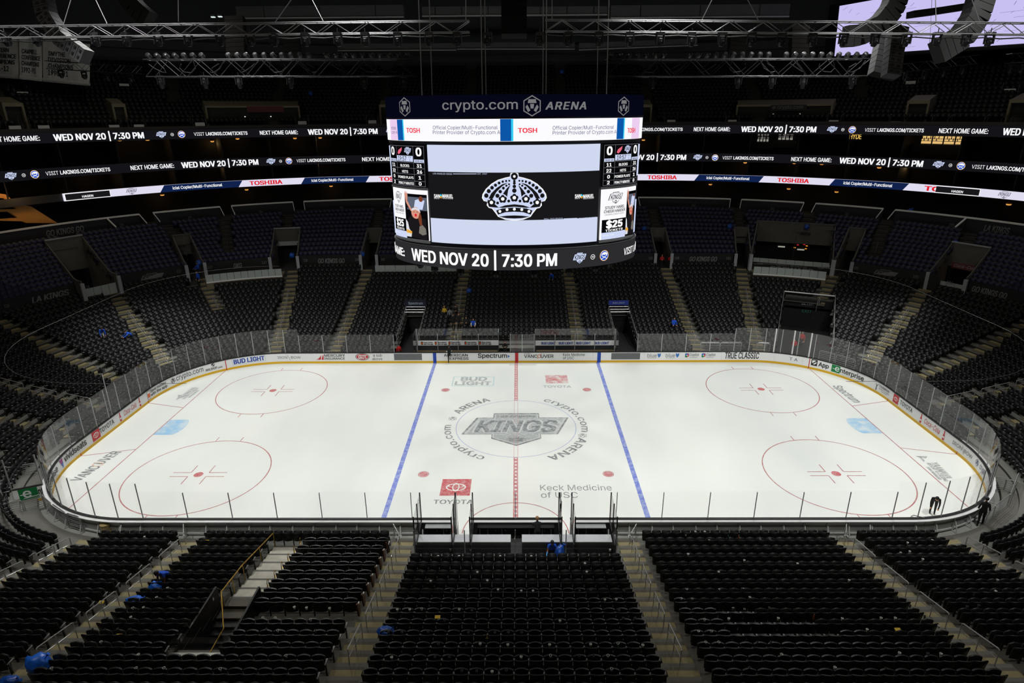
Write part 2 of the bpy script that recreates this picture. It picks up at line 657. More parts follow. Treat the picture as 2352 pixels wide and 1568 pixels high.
FT = 0.3048
i_red = worn('ice_red', (206, 128, 134), amount=0.3)
i_line = worn('ice_red_line', (186, 112, 116), amount=0.25)
i_blue = worn('ice_blue', (116, 132, 214), amount=0.35)
i_cblue = worn('ice_circle_blue', (176, 182, 222), amount=0.3)
i_dark = worn('ice_dark', (128, 132, 136), amount=0.4)
i_mid = worn('ice_mid', (176, 180, 182), amount=0.4, scale=5)
i_lite = worn('ice_light', (206, 209, 210), amount=0.3)
i_crease = worn('ice_crease', (160, 204, 238), amount=0.7, scale=1.2)
i_ored = worn('ice_logo_red', (202, 92, 98), amount=0.3, scale=4)
i_fred = worn('ice_logo_red_faded', (212, 140, 144), amount=0.75, scale=1.5)
i_oran = worn('ice_orange', (240, 208, 186), amount=0.4)
i_white = M('ice_white', (242, 244, 242), 0.35)


def ice_xy(u, v):
    p = on_z(u, v)
    return p.x, p.y


IP = Print(lambda a, b, h: Vector((a, b, h)), 0.004)
# lines across the rink
for sx in (-1, 1):
    IP.item('blue_line')
    IP.rect(sx * 25 * FT, -RH + 0.02, sx * 26 * FT, RH - 0.02, i_blue, step=9)
    IP.item('goal_line')
    x = sx * 89 * FT
    yy = CY + math.sqrt(RC ** 2 - (89 * FT - (RW - RC)) ** 2) - 0.05
    IP.rect(x - 0.035, -yy, x + 0.035, yy, i_line, step=9)
    for sy in (-1, 1):
        IP.item('trapezoid_line')
        IP.line((x, sy * 11 * FT), (sx * (RW - 0.03), sy * 14 * FT), 0.07, i_line, 0.001)
        # end-zone circle with its hash marks, dot and L marks
        cx, cy = sx * 69 * FT, sy * 22 * FT
        IP.item('faceoff_circle')
        IP.ring((cx, cy), 15 * FT - 0.07, 15 * FT, i_line, 0.001, n=96)
        IP.item('faceoff_dot')
        IP.disc((cx, cy), 0.3, i_ored, 0.001)
        for hx in (-0.9, 0.9):
            for hy in (-1, 1):
                y0 = cy + hy * math.sqrt((15 * FT) ** 2 - 0.81)
                IP.item('hash_mark'); IP.line((cx + hx, y0), (cx + hx, y0 + hy * 0.6), 0.06, i_line, 0.001)
        for ax in (-1, 1):
            for ay in (-1, 1):
                px, py = cx + ax * 0.6, cy + ay * 0.24
                IP.item('faceoff_mark'); IP.line((px, py), (px + ax * 1.2, py), 0.06, i_line, 0.001)
                IP.line((px, py), (px, py + ay * 0.9), 0.06, i_line, 0.001)
        IP.item('neutral_dot')
        IP.disc((sx * 20 * FT, sy * 22 * FT), 0.31, i_red, 0.001)
        IP.ring((sx * 20 * FT, sy * 22 * FT), 0.33, 0.37, i_line, 0.001, n=24)
    # crease
    pts = [(x - sx * 0.03, -1.22)] + [(x - sx * (1.37 + 0.46 * math.cos(t)), 1.22 * math.sin(t)) for t in [(-0.5 + i / 12) * PI for i in range(13)]] + [(x - sx * 0.03, 1.22)]
    IP.item('goal_crease')
    pts = [(x - sx * 0.04, -1.22), (x - sx * 1.37, -1.22)] + [(x - sx * (1.37 + 0.46 * math.cos((-0.5 + i / 12) * PI)), 1.22 * math.sin((-0.5 + i / 12) * PI)) for i in range(1, 12)] + [(x - sx * 1.37, 1.22), (x - sx * 0.04, 1.22)]
    IP.poly(pts, i_crease, 0.001)
# centre red line, ticked, hollow inside the circle
for y0, y1 in ((-RH + 0.02, -15 * FT), (15 * FT, RH - 0.02)):
    IP.item('red_line')
    IP.rect(-0.15, y0, 0.15, y1, i_red, step=9)
    y = y0 + 0.15
    while y < y1 - 0.1:
        IP.rect(-0.075, y, 0.075, y + 0.16, i_white, 0.001)
        y += 0.42
IP.item('red_line')
for x in (-0.15, 0.13):
    IP.rect(x, -15 * FT, x + 0.02, 15 * FT, i_red, 0.024)
IP.item('centre_circle')
IP.ring((0, 0), 15 * FT - 0.05, 15 * FT, i_cblue, 0.001, n=96)
IP.item('officials_arc')
IP.ring((0, -RH), 10 * FT - 0.06, 10 * FT, i_line, 0.001, n=48, a0=0.01, a1=PI - 0.01)
# centre crest
xl, xr = ice_xy(1059, 1000)[0], ice_xy(1306, 960)[0]
yt, yb = ice_xy(1184, 949)[1], ice_xy(1184, 1024)[1]
cc = ((xl + xr) / 2, (yt + yb) / 2)
def icrest(c, wd, ht):
    def sc(pts, kx=1.0, ky=1.0): return [(c[0] + x * wd / 2 * kx, c[1] + y * ht / 2 * ky) for x, y in pts]
    o = [(-0.44, 1), (0.44, 1), (0.44, 0.71), (1, 0.71), (0.76, -0.33), (0.45, -0.33), (0.45, -0.58), (0, -1), (-0.45, -0.58), (-0.45, -0.33), (-1, -0.33), (-0.76, 0.71), (-0.44, 0.71)]
    IP.poly(sc(o), i_dark, 0.002)
    IP.poly(sc(o, 0.955, 0.93), i_lite, 0.006)
    IP.poly(sc(o, 0.90, 0.87), i_mid, 0.010)
    IP.text('Los Angeles', c[0], c[1] + 0.73 * ht / 2, 0.07 * ht, i_dark, width=0.36 * wd, align='c', dh=0.015, bold=0.02)
    IP.text('KINGS', c[0] + 0.05, c[1] - 0.22 * ht / 2, 0.37 * ht, i_lite, width=0.80 * wd, align='c', dh=0.015, bold=0.07, shear=0.28)
    IP.text('KINGS', c[0], c[1] - 0.20 * ht / 2, 0.35 * ht, i_dark, width=0.76 * wd, align='c', dh=0.020, bold=0.045, shear=0.28)
    for i in range(9):
        t = PI * (0.08 + 0.84 * i / 8)
        IP.line((c[0] + 0.22 * math.cos(t), c[1] - 0.66 * ht / 2 + 0.1 * math.sin(t)), (c[0] + 0.66 * math.cos(t), c[1] - 0.66 * ht / 2 + 0.42 * math.sin(t)), 0.07, i_dark, 0.020)
    IP.rect(c[0] - 0.5, c[1] - 0.75 * ht / 2, c[0] + 0.5, c[1] - 0.68 * ht / 2, i_dark, 0.020)
IP.item('centre_crest')
icrest(cc, xr - xl, yt - yb)
# ring of lettering round the centre circle
def arc_text(s, th0, th1, r, ht, m, bold=0.03):
    vs, fs, w0 = text2d(s, bold, 0, 'inter', 1.05)
    for j, (ex, ey) in enumerate(HEAVY(bold)):
        IP.mesh([((r + (y + ey) * ht) * math.sin(th0 + (th1 - th0) * (x + ex) / w0), (r + (y + ey) * ht) * math.cos(th0 + (th1 - th0) * (x + ex) / w0)) for x, y in vs], fs, m, 0.001 + 0.0016 * j)
def pol(u, v):
    x, y = ice_xy(u, v)
    return math.atan2(x, y) % (2 * PI), math.hypot(x, y)
RT = 4.95
IP.item('ring_lettering')
arc_text('crypto.com', pol(1249, 920)[0], pol(1350, 992)[0], RT, 0.62, i_dark, 0.02)
arc_text('ARENA', pol(1350, 1009)[0], pol(1262, 1053)[0], RT, 0.66, i_dark, 0.035)
IP.item('ring_lettering')
arc_text('crypto.com', pol(1110, 1053)[0], pol(1021, 976)[0], RT, 0.62, i_dark, 0.02)
arc_text('ARENA', pol(1050, 949)[0], pol(1126, 920)[0], RT, 0.66, i_dark, 0.035)
for px in ((1338, 1000), (1040, 961)):
    x, y = ice_xy(*px)
    IP.item('ring_emblem')
    helmet_hex(IP, (x, y), 0.34, i_dark, dh=0.001)


def ice_line_text(s, p0, p1, ht, m, bold=0.02, shear=0.0, font='inter', shift=0.0):
    a = Vector(ice_xy(*p0)); b = Vector(ice_xy(*p1)); d = b - a
    vs, fs, w0 = text2d(s, bold, shear, font)
    e = d / w0; n = Vector((-d.y, d.x)).normalized() * ht
    for j, (ex, ey) in enumerate(HEAVY(bold)):
        IP.mesh([tuple(a + e * (x + ex) + n * (y + ey + shift)) for x, y in vs], fs, m, 0.002 + 0.0016 * j)


def toyota(P, c, wd, ht, red, white, dh=0.002):
    P.rect(c[0] - wd / 2, c[1] - ht / 2, c[0] + wd / 2, c[1] + ht / 2, red, dh, step=0.4)
    s = wd * 0.34
    P.ring(c, s * 0.86, s, white, dh + 0.002, n=32, ky=0.66)
    P.ring((c[0], c[1] + 0.0), s * 0.36, s * 0.26, white, dh + 0.003, n=24, ky=2.0)
    P.ring((c[0], c[1] + s * 0.22), s * 0.82, s * 0.7, white, dh + 0.003, n=28, ky=0.36)


IP.item('ice_advert')
x0, y0 = ice_xy(1013, 1138); x1, y1 = ice_xy(1080, 1100)
toyota(IP, ((x0 + x1) / 2, (y0 + y1) / 2), (ice_xy(1080, 1119)[0] - ice_xy(1012, 1119)[0]), y1 - y0, i_ored, i_white)
ice_line_text('TOYOTA', (995, 1157), (1086, 1157), 0.42, i_dark, 0.03)
IP.item('ice_advert')
x0, y0 = ice_xy(1254, 880); x1, y1 = ice_xy(1302, 861)
IP.rect(x0, y0, x1, y1, i_fred, 0.001, step=0.5)
ice_line_text('TOYOTA', (1248, 890), (1312, 890), 0.45, i_mid, 0.03)
IP.item('ice_advert')
x0, y0 = ice_xy(1038, 886); x1, y1 = ice_xy(1135, 865)
i_teal = worn('ice_teal', (196, 222, 226), amount=0.4)
for q in (((x0, y0), (x1, y0)), ((x1, y0), (x1, y1)), ((x1, y1), (x0, y1)), ((x0, y1), (x0, y0))): IP.line(q[0], q[1], 0.1, i_teal, 0.001)
ice_line_text('BUD', (1059, 874), (1117, 874), 0.8, i_mid, 0.06)
ice_line_text('LIGHT', (1045, 884), (1127, 884), 0.75, i_mid, 0.06)
IP.item('ice_advert')
ice_line_text('Keck Medicine', (1241, 1126), (1406, 1126), 0.62, i_dark, -0.005, 0, 'inter')
ice_line_text('of USC', (1243, 1143), (1328, 1143), 0.62, i_dark, -0.005, 0, 'inter')
IP.item('ice_advert')
ice_line_text('VANC', (183, 1105), (232, 1071), 0.72, i_dark, 0.03)
ice_line_text('O', (230, 1072), (243, 1063), 0.75, i_oran, 0.02)
ice_line_text('UVER', (236, 1066), (279, 1038), 0.72, i_dark, 0.03)
IP.item('ice_advert')
ice_line_text('YAAMAVA', (418, 915), (452, 890), 0.42, i_mid, 0.04)
ice_line_text('RESORT & CASINO', (424, 916), (457, 891), 0.2, i_mid, 0.03)
ice_line_text('SAN MANUEL', (436, 913), (458, 896), 0.18, i_mid, 0.03)
for pp in (((404, 919), (414, 912), (421, 907)), ((2103, 1047), (2114, 1050), (2126, 1054))):
    IP.item('ice_advert')
    a, b, c = [Vector(ice_xy(*p)) for p in pp]
    n = Vector((-(c - a).y, (c - a).x)).normalized()
    IP.poly([tuple(a), tuple(b - n * 0.12), tuple(c - n * 0.55), tuple(c - n * 0.25), tuple(b + n * 0.1), tuple(c + n * 0.5), tuple(c + n * 0.2)][:5], i_mid, 0.002)
    IP.poly([tuple(a), tuple(c + n * 0.1), tuple(c + n * 0.5), tuple(b + n * 0.2)], i_mid, 0.002)
IP.item('ice_advert')
ice_line_text('Spectrum', (1912, 886), (1961, 924), 0.75, i_dark, 0.03)
IP.item('ice_advert')
ice_line_text('YAAMAVA', (2136, 1061), (2172, 1098), 0.45, i_mid, 0.04)
ice_line_text('RESORT & CASINO', (2128, 1063), (2170, 1105), 0.24, i_mid, 0.03)
ice_line_text('SAN MANUEL', (2127, 1072), (2157, 1102), 0.2, i_mid, 0.03)
IP.build(ICE, 'painted_marking')

# ============================================================ dasher boards with glass
BOARDS = empty('dasher_boards', (0, RH, 0), label='white dasher boards with yellow kick plate, adverts and glass round the ice', cat='rink boards')


def strip(mb, cv, a0, a1, prof, step=0.6, closed=True):
    n = max(1, int(abs(a1 - a0) / step + 0.5))
    m = len(prof)
    vs = []; fs = []
    for i in range(n + 1):
        a = a0 + (a1 - a0) * i / n
        for h, z in prof: vs.append(cv.surf(a, z, h))
    for i in range(n):
        for j in range(m if closed else m - 1):
            j2 = (j + 1) % m
            fs.append((i * m + j, (i + 1) * m + j, (i + 1) * m + j2, i * m + j2))
    if closed:
        fs.append(tuple(range(m))); fs.append(tuple(n * m + j for j in range(m - 1, -1, -1)))
    return mb.add(vs, fs)


def base_parent(o, root):
    o.parent = root
    o.matrix_parent_inverse = root.matrix_world.inverted() if False else Matrix.Translation(-root.location)
    return o


def nearx(x): return (1 if x >= 0 else -1) * (C0.l5 - abs(x))


# gaps: the four open gates to the boxes on the near side, the open gate in the near left corner
GATES = [(nearx(-2.45), nearx(-3.25)), (nearx(3.05), nearx(2.45))]
GATES = [tuple(sorted(g)) for g in GATES]
LGATE = (C0.arc(*on_z(113, 1133)[:2]), C0.arc(*on_z(111, 1098)[:2]))
brk = [i * 2.438 for i in range(0, 33)]
brk = sorted(set([-b for b in brk if b < C0.l5] + [b for b in brk if b < C0.l5] + [C0.l5, -C0.l5]))


def clip(segs, gaps):
    out = []
    for a, b in segs:
        parts = [(a, b)]
        for g0, g1 in gaps:
            nx = []
            for p, q in parts:
                if g1 <= p or g0 >= q: nx.append((p, q)); continue
                if g0 > p: nx.append((p, g0))
                if g1 < q: nx.append((g1, q))
            parts = nx
        out += [p for p in parts if p[1] - p[0] > 0.05]
    return out


segs = clip(list(zip(brk[:-1], brk[1:])), GATES)
for a0, a1 in segs:
    mb = MB(); strip(mb, C0, a0 + 0.004, a1 - 0.004, [(0, 0.0), (0, 1.03), (-0.09, 1.03), (-0.09, 0.0)])
    base_parent(mb.build('board_panel', m_white), BOARDS)
    mb = MB(); strip(mb, C0, a0, a1, [(0.012, 0.0), (0.012, 0.2), (0.001, 0.21), (0.001, 0.0)])
    base_parent(mb.build('kick_plate', m_yel), BOARDS)
    mb = MB(); strip(mb, C0, a0, a1, [(0.03, 1.03), (0.03, 1.085), (-0.13, 1.085), (-0.13, 1.03)])
    base_parent(mb.build('cap_rail', m_black), BOARDS)
# framework on the outside of the near half, seen from above
for a0, a1 in segs:
    x, y, nx, ny = C0.at((a0 + a1) / 2)
    if y > -3: continue
    mb = MB()
    for z in (0.12, 0.5, 0.9):
        strip(mb, C0, a0, a1, [(-0.1, z), (-0.1, z + 0.09), (-0.17, z + 0.09), (-0.17, z)])
    for t in (0.02, 0.5):
        a = a0 + (a1 - a0) * t
        mb.bar(C0.surf(a, 0.0, -0.14), C0.surf(a, 1.02, -0.14), 0.07, 0.12)
        mb.bar(C0.surf(a, 0.03, -0.14), C0.surf(a, 0.03, -0.5), 0.08, 0.04)
        mb.bar(C0.surf(a, 0.03, -0.48), C0.surf(a, 0.8, -0.16), 0.05, 0.05)
    strip(mb, C0, a0, a1, [(-0.13, 0.98), (-0.13, 1.03), (-0.32, 1.03), (-0.32, 0.98)])
    base_parent(mb.build('board_brace', m_grey), BOARDS)

# glass: low along the sides, tall round the ends; none in front of the far benches
xbl0 = on_y(905, 800, RH).x; xbl1 = on_y(1172, 800, RH).x; xbr0 = on_y(1227, 800, RH).x; xbr1 = on_y(1464, 800, RH).x
a_t = 20.6
panes = []
for s0, s1, step, top in ((xbl1, xbr0, 1.4, 2.87), (xbr1, a_t, 2.44, 2.87), (-a_t, xbl0, 2.44, 2.87),
                          (a_t, nearx(20.9), 1.42, 3.42), (-nearx(20.9), -a_t, 1.42, 3.42),
                          (nearx(20.9), nearx(3.05), 2.44, 2.84), (nearx(-3.25), nearx(-20.9), 2.44, 2.84)):
    n = max(1, round((s1 - s0) / step))
    for i in range(n): panes.append((s0 + (s1 - s0) * i / n, s0 + (s1 - s0) * (i + 1) / n, top))
panes.append((nearx(2.45), C0.l5, 2.84)); panes.append((-C0.l5, nearx(-2.45), 2.84))
lg = sorted((nearx(-20.9), nearx(-20.9)))
m_post = M('glass_post', (196, 199, 200), 0.4, 0.5)
for a0, a1, top in panes:
    mid = (a0 + a1) / 2
    near = C0.at(mid)[1] < -4
    mb = MB(); strip(mb, C0, a0 + 0.012, a1 - 0.012, [(-0.05, 1.085), (-0.05, top), (-0.064, top), (-0.064, 1.085)], step=0.75)
    base_parent(mb.build('glass_pane', m_glassk if C0.at(mid)[1] < -8 else m_glass), BOARDS)
    mb = MB(); mb.bar(C0.surf(a0, 1.05, -0.075), C0.surf(a0, top - 0.05, -0.075), 0.035 if near else 0.05, 0.05)
    base_parent(mb.build('glass_post', m_steel if near else m_post), BOARDS)
for a in (xbl0, xbl1, xbr0, xbr1):
    mb = MB(); mb.bar(C0.surf(a, 1.05, -0.075), C0.surf(a, 2.9, -0.075), 0.06, 0.08)
    base_parent(mb.build('glass_post', m_steel), BOARDS)

for u, v in ((1776, 812), (1818, 816), (1856, 822)):
    a = on_curve(C0, u, v)[0]
    mb = MB(); mb.bar(C0.surf(a, 1.05, -0.09), C0.surf(a, 3.4, -0.09), 0.1, 0.1)
    base_parent(mb.build('gate_post', M('post_white', (236, 236, 236), 0.4)), BOARDS)

# ------------------------------------------------------------ adverts on the boards
b_blk = M('ad_black', (22, 23, 26), 0.5); b_red = M('ad_red', (196, 32, 40), 0.5); b_blu = M('ad_blue', (24, 68, 170), 0.5)
b_gry = M('ad_grey', (104, 106, 108), 0.6); b_tg = M('ad_text_grey', (110, 114, 120), 0.6); b_grn = M('ad_green', (14, 128, 66), 0.5); b_ora = M('ad_orange', (226, 96, 36), 0.5)
b_lbl = M('ad_light_blue', (52, 120, 200), 0.5); b_pur = M('ad_purple', (150, 52, 130), 0.5); b_pal = M('ad_pale', (200, 214, 228), 0.5)
BP = Print(C0.surf, 0.010)


def BA(u, v): return on_curve(C0, u, v)


def b_text(s, p0, p1, ht, m, bold=0.02, shear=0.0, z=None, font='inter'):
    a0, z0 = BA(*p0); a1, z1 = BA(*p1)
    zz = z if z is not None else max(0.24, (z0 + z1) / 2)
    BP.text(s, a0, zz, ht, m, width=a1 - a0, bold=bold, shear=shear, font=font)


def b_rect(p0, p1, z0, z1, m, dh=0.0):
    BP.rect(BA(*p0)[0], z0, BA(*p1)[0], z1, m, dh, step=0.3)


# far side, from the left
BP.item('advert')
b_text('BUD LIGHT', (536, 825), (607, 822), 0.42, b_blu, 0.06, z=0.46)
a0, a1 = BA(532, 824)[0], BA(610, 822)[0]
for z in (0.36, 0.98): BP.rect(a0, z, a1, z + 0.025, b_pal, step=0.3)
for a in (a0, a1 - 0.03): BP.rect(a, 0.36, a + 0.03, 1.0, b_pal)
BP.item('advert')
b_text('IRON', (637, 817), (659, 817), 0.24, b_tg, -0.01, z=0.5)
b_text('BOW', (668, 817), (690, 817), 0.24, b_tg, -0.01, z=0.5)
a = BA(663, 817)[0]; BP.line((a - 0.12, 0.85), (a + 0.12, 0.35), 0.03, b_tg, 0.002)
BP.item('advert')
a = BA(726, 818)[0]; a1 = BA(743, 818)[0]
BP.poly([(a, 0.38), (a + 0.38, 0.62), (a + 0.1, 0.38)], b_red, 0.002); BP.poly([(a + 0.16, 0.38), (a + 0.5, 0.85), (a + 0.42, 0.38)], b_red, 0.002); BP.poly([(a + 0.48, 0.38), (a1, 0.95), (a1, 0.38)], b_red, 0.002)
b_text('MERCURY', (745, 815), (792, 815), 0.25, b_blk, 0.02, z=0.68)
b_text('INSURANCE', (745, 822), (792, 822), 0.22, b_blk, 0.02, z=0.38)
BP.item('advert')
a0, a1 = BA(816, 817)[0], BA(848, 817)[0]
BP.disc(((a0 + a1) / 2, 0.66), (a1 - a0) / 2, b_blk, 0.002, n=28, ry=0.36); BP.disc(((a0 + a1) / 2, 0.66), (a1 - a0) / 2 * 0.92, m_white, 0.003, n=28, ry=0.32); BP.disc(((a0 + a1) / 2, 0.66), (a1 - a0) / 2 * 0.85, b_red, 0.004, n=28, ry=0.29)
BP.text('Jersey', (a0 + a1) / 2, 0.7, 0.2, m_white, width=(a1 - a0) * 0.62, align='c', dh=0.006, bold=0.05, shear=0.2)
BP.text("Mike's", (a0 + a1) / 2, 0.46, 0.2, m_white, width=(a1 - a0) * 0.58, align='c', dh=0.006, bold=0.05, shear=0.2)
BP.item('advert')
b_text('a sub', (857, 814), (877, 814), 0.27, b_blk, 0.0, z=0.68)
b_text('above', (855, 822), (878, 822), 0.27, b_blk, 0.0, z=0.32)
BP.item('advert')
b_rect((904, 818), (970, 818), 0.29, 0.98, m_white, 0.001); b_rect((905, 818), (969, 818), 0.31, 0.96, b_gry, 0.003)
BP.item('advert')
b_rect((1403, 818), (1471, 818), 0.29, 0.98, m_white, 0.001); b_rect((1404, 818), (1470, 818), 0.31, 0.96, b_gry, 0.003)
for u0, u1, m in ((994.5, 1002, b_blu), (1372, 1380, b_blu), (1183, 1190.5, b_red)):
    BP.item('line_mark'); BP.rect(BA(u0, 818)[0], 0.0, BA(u1, 818)[0], 1.03, m, 0.008, step=0.3)
BP.item('advert')
b_text('AMERICAN', (1020, 815), (1074, 815), 0.25, b_blk, 0.03, z=0.67)
b_text('EXPRESS', (1033, 823), (1076, 823), 0.25, b_blk, 0.03, z=0.33)
BP.item('advert')
b_text('Spectrum', (1098, 818), (1164, 818), 0.44, b_blk, 0.03, z=0.52)
a = BA(1166, 817)[0]; BP.poly([(a, 0.5), (a + 0.22, 0.66), (a, 0.82)], b_lbl, 0.003)
BP.item('advert')
b_text('VISIT', (1203, 813), (1219, 813), 0.12, b_tg, 0.0, z=0.86)
b_text('VANC', (1204, 819), (1234, 819), 0.32, b_blk, 0.02, z=0.5)
b_text('UVER', (1242, 819), (1271, 819), 0.32, b_blk, 0.02, z=0.5)
a = BA(1238.5, 819)[0]; BP.ring((a, 0.66), 0.12, 0.17, b_ora, 0.003, n=20); BP.line((a + 0.1, 0.8), (a + 0.18, 0.94), 0.04, b_ora, 0.003); BP.line((a - 0.1, 0.52), (a - 0.18, 0.38), 0.04, b_ora, 0.003)
BP.item('advert')
b_text('Keck Medicine', (1293, 816), (1343, 816), 0.26, b_blk, -0.01, z=0.68)
b_text('of USC', (1293, 824), (1318, 824), 0.26, b_blk, -0.01, z=0.34)
for u in (1487, 1529):
    BP.item('advert')
    b_text('blue', (u, 819), (u + 21, 819), 0.36, b_tg, -0.005, z=0.52)
    b_text('CALIFORNIA', (u, 823), (u + 20, 823), 0.06, b_tg, 0.0, z=0.4)
    a = BA(u + 23, 817)[0]; BP.poly([(a, 0.92), (a + 0.16, 0.84), (a + 0.32, 0.92), (a + 0.3, 0.66), (a + 0.16, 0.46), (a + 0.02, 0.66)], b_lbl, 0.003)
for u in (1573, 1611):
    a = BA(u, 817)[0]
    BP.item('advert')
    BP.disc((a + 0.13, 0.78), 0.13, b_lbl, 0.002); BP.disc((a + 0.26, 0.66), 0.13, b_ora, 0.003); BP.disc((a + 0.13, 0.6), 0.12, b_grn, 0.004); BP.disc((a + 0.28, 0.8), 0.1, b_pur, 0.005); BP.disc((a + 0.2, 0.7), 0.06, m_white, 0.006)
    b_text('Copilot', (u + 11, 818), (u + 32, 818), 0.24, b_tg, 0.01, z=0.64)
    b_text('by Microsoft', (u + 11, 823), (u + 28, 823), 0.09, b_tg, 0.0, z=0.45)
BP.item('advert')
b_text('TRUE CLASSIC', (1665, 818), (1743, 818), 0.62, b_blk, 0.03, z=0.36)
BP.item('advert')
b_text('T A', (1813, 824), (1832, 827), 0.28, M('ad_navy', (58, 70, 110), 0.5), 0.0, z=0.5)
for u, v in ((518.5, 835), (1858.5, 835)): BP.item('line_mark'); a = BA(u, v)[0]; BP.rect(a - 0.035, 0, a + 0.035, 1.03, b_red, 0.008)
# right end
BP.item('advert')
a0, a1 = BA(1863, 833)[0], BA(1877, 836)[0]
BP.rect(a0, 0.4, a1, 0.98, b_blk, 0.002, step=0.2); BP.poly([((a0 + a1) / 2 + x * 0.2, 0.7 + y * 0.2) for x, y in ((-1, 0.9), (0, 1.1), (1, 0.9), (0.9, -0.3), (0, -1), (-0.9, -0.3))], m_white, 0.004); BP.line(((a0 + a1) / 2 - 0.2, 0.52), ((a0 + a1) / 2 + 0.2, 0.88), 0.09, b_blk, 0.006)
b_text('App', (1879, 846), (1902, 850), 0.4, b_blk, 0.04, z=0.46)
BP.item('advert')
a0, a1, a2 = BA(1909, 850)[0], BA(1928, 858)[0], BA(1985, 874)[0]
for z in (0.3, 0.96): BP.rect(a0, z, a2, z + 0.015, b_tg, 0.001, step=0.3)
BP.rect(a0, 0.3, a1, 0.98, b_grn, 0.002, step=0.3); BP.text('e', (a0 + a1) / 2 - 0.05, 0.45, 0.52, m_white, dh=0.004, bold=0.02); BP.rect(a0 + 0.1, 0.6, a0 + 0.5, 0.64, m_white, 0.005)
BP.text('nterprise', a1 + 0.03, 0.44, 0.42, b_blk, width=a2 - a1 - 0.1, bold=0.03)
BP.item('advert')
a = BA(2010, 890)[0]; BP.poly([(a, 0.9), (a + 0.09, 0.62), (a + 0.06, 0.28), (a + 0.2, 0.28), (a + 0.18, 0.62), (a + 0.42, 0.95), (a + 0.16, 0.72)], b_tg, 0.002)
b_text('YAAMAVA', (2018, 897), (2041, 909), 0.2, b_tg, 0.02, z=0.68)
b_text('RESORT & CASINO', (2018, 899), (2041, 911), 0.1, b_tg, 0.0, z=0.5)
b_text('SAN MANUEL', (2023, 904), (2036, 912), 0.09, b_tg, 0.0, z=0.36)
BP.item('advert')
a0, a1 = BA(2051, 917)[0], BA(2063, 925)[0]
toyota(BP, ((a0 + a1) / 2, 0.64), a1 - a0, 0.7, b_red, m_white)
b_text('TOYOTA', (2066, 932), (2094, 951), 0.34, b_blk, 0.01, z=0.5)
def bottle(a):
    BP.item('advert')
    BP.poly([(a - 0.1, 0.25), (a + 0.1, 0.25), (a + 0.11, 0.55), (a + 0.05, 0.76), (a + 0.045, 0.98), (a - 0.045, 0.98), (a - 0.05, 0.76), (a - 0.11, 0.55)], b_red, 0.002)
    BP.rect(a - 0.1, 0.42, a + 0.1, 0.55, m_white, 0.004)
for p in ((2115, 963), (2168, 1000), (275, 953), (320, 920)): bottle(BA(*p)[0])
BP.item('advert')
b_text('Coca-Cola', (2123, 968), (2158, 995), 0.4, b_red, 0.0, 0.3, z=0.45)
BP.item('advert')
b_text('Coca-Cola', (284, 948), (312, 926), 0.4, b_red, 0.0, 0.3, z=0.45)
BP.item('advert')
b_text('IRON', (2187, 1018), (2208, 1037), 0.26, b_tg, -0.01, z=0.5)
b_text('BOW', (2213, 1041), (2231, 1060), 0.26, b_tg, -0.01, z=0.5)
a = BA(2211, 1038)[0]; BP.line((a - 0.12, 0.85), (a + 0.12, 0.35), 0.03, b_tg, 0.002)
BP.item('advert')
helmet_hex(BP, (BA(2242, 1072)[0], 0.66), 0.24, M('ad_navy', (58, 70, 110), 0.5))
b_text('crypto', (2248, 1080), (2258, 1105), 0.42, M('ad_navy', (58, 70, 110), 0.5), 0.0, z=0.5)
# left end
BP.item('advert')
b_text('NHLSHOP', (472, 847), (498, 841), 0.22, b_blk, 0.03, 0.2, z=0.4); b_text('.com', (499, 841), (510, 838), 0.16, b_blk, 0.02, 0.2, z=0.4)
a = BA(489.5, 840)[0]; BP.poly([(a + x * 0.14, 0.83 + y * 0.15) for x, y in ((-1, 0.9), (0, 1.1), (1, 0.9), (0.9, -0.3), (0, -1), (-0.9, -0.3))], b_blk, 0.003); BP.line((a - 0.1, 0.74), (a + 0.1, 0.94), 0.05, m_white, 0.005)
BP.item('advert')
b_text('crypto.com', (405, 872), (467, 850), 0.46, b_blk, -0.005, z=0.5)
helmet_hex(BP, (BA(397, 872)[0], 0.66), 0.25, b_blk)
BP.item('advert')
b_text('Save money', (345, 899), (381, 880), 0.24, b_blk, 0.02, z=0.7)
b_text('with the app', (345, 902), (383, 882), 0.24, b_blk, 0.02, z=0.38)
a0, a1 = BA(337, 905)[0], BA(344, 901)[0]
BP.rect(a0, 0.26, a1, 0.98, b_blk, 0.001); BP.rect(a0 + 0.03, 0.29, a1 - 0.03, 0.95, m_white, 0.003); BP.rect(a0 + 0.06, 0.4, a1 - 0.06, 0.75, b_ora, 0.005)
BP.item('advert')
b_text('TOYOTA', (228, 988), (260, 962), 0.36, b_blk, 0.01, z=0.5)
a0, a1 = BA(210, 999)[0], BA(227, 984)[0]
toyota(BP, ((a0 + a1) / 2, 0.64), a1 - a0, 0.72, b_red, m_white)
BP.item('advert')
b_text('vividseats', (146, 1050), (197, 1012), 0.44, b_blk, 0.03, z=0.5)
a0, a1 = BA(135, 1060)[0], BA(143, 1054)[0]
BP.poly([(a0, 0.95), (a1, 0.95), ((a0 + 3 * a1) / 4, 0.25)], b_pur, 0.002); BP.poly([(a0 + 0.2, 0.6), (a1, 0.7), ((a0 + 3 * a1) / 4, 0.25)], b_lbl, 0.004)
BP.item('advert')
a1 = BA(131, 1073)[0]; a0 = a1 - 3.3
BP.text('enterprise', a0, 0.5, 0.44, b_blk, width=a1 - a0, bold=0.02)
# red seam where the lines of the trapezoid reach the boards
for sx in (-1, 1):
    for sy in (-1, 1): BP.item('line_mark'); a = C0.arc(sx * RW, sy * 14 * FT); BP.rect(a - 0.035, 0, a + 0.035, 0.22, b_red, 0.006)
for o in BP.build(BOARDS, 'advert'): base_parent(o, BOARDS)
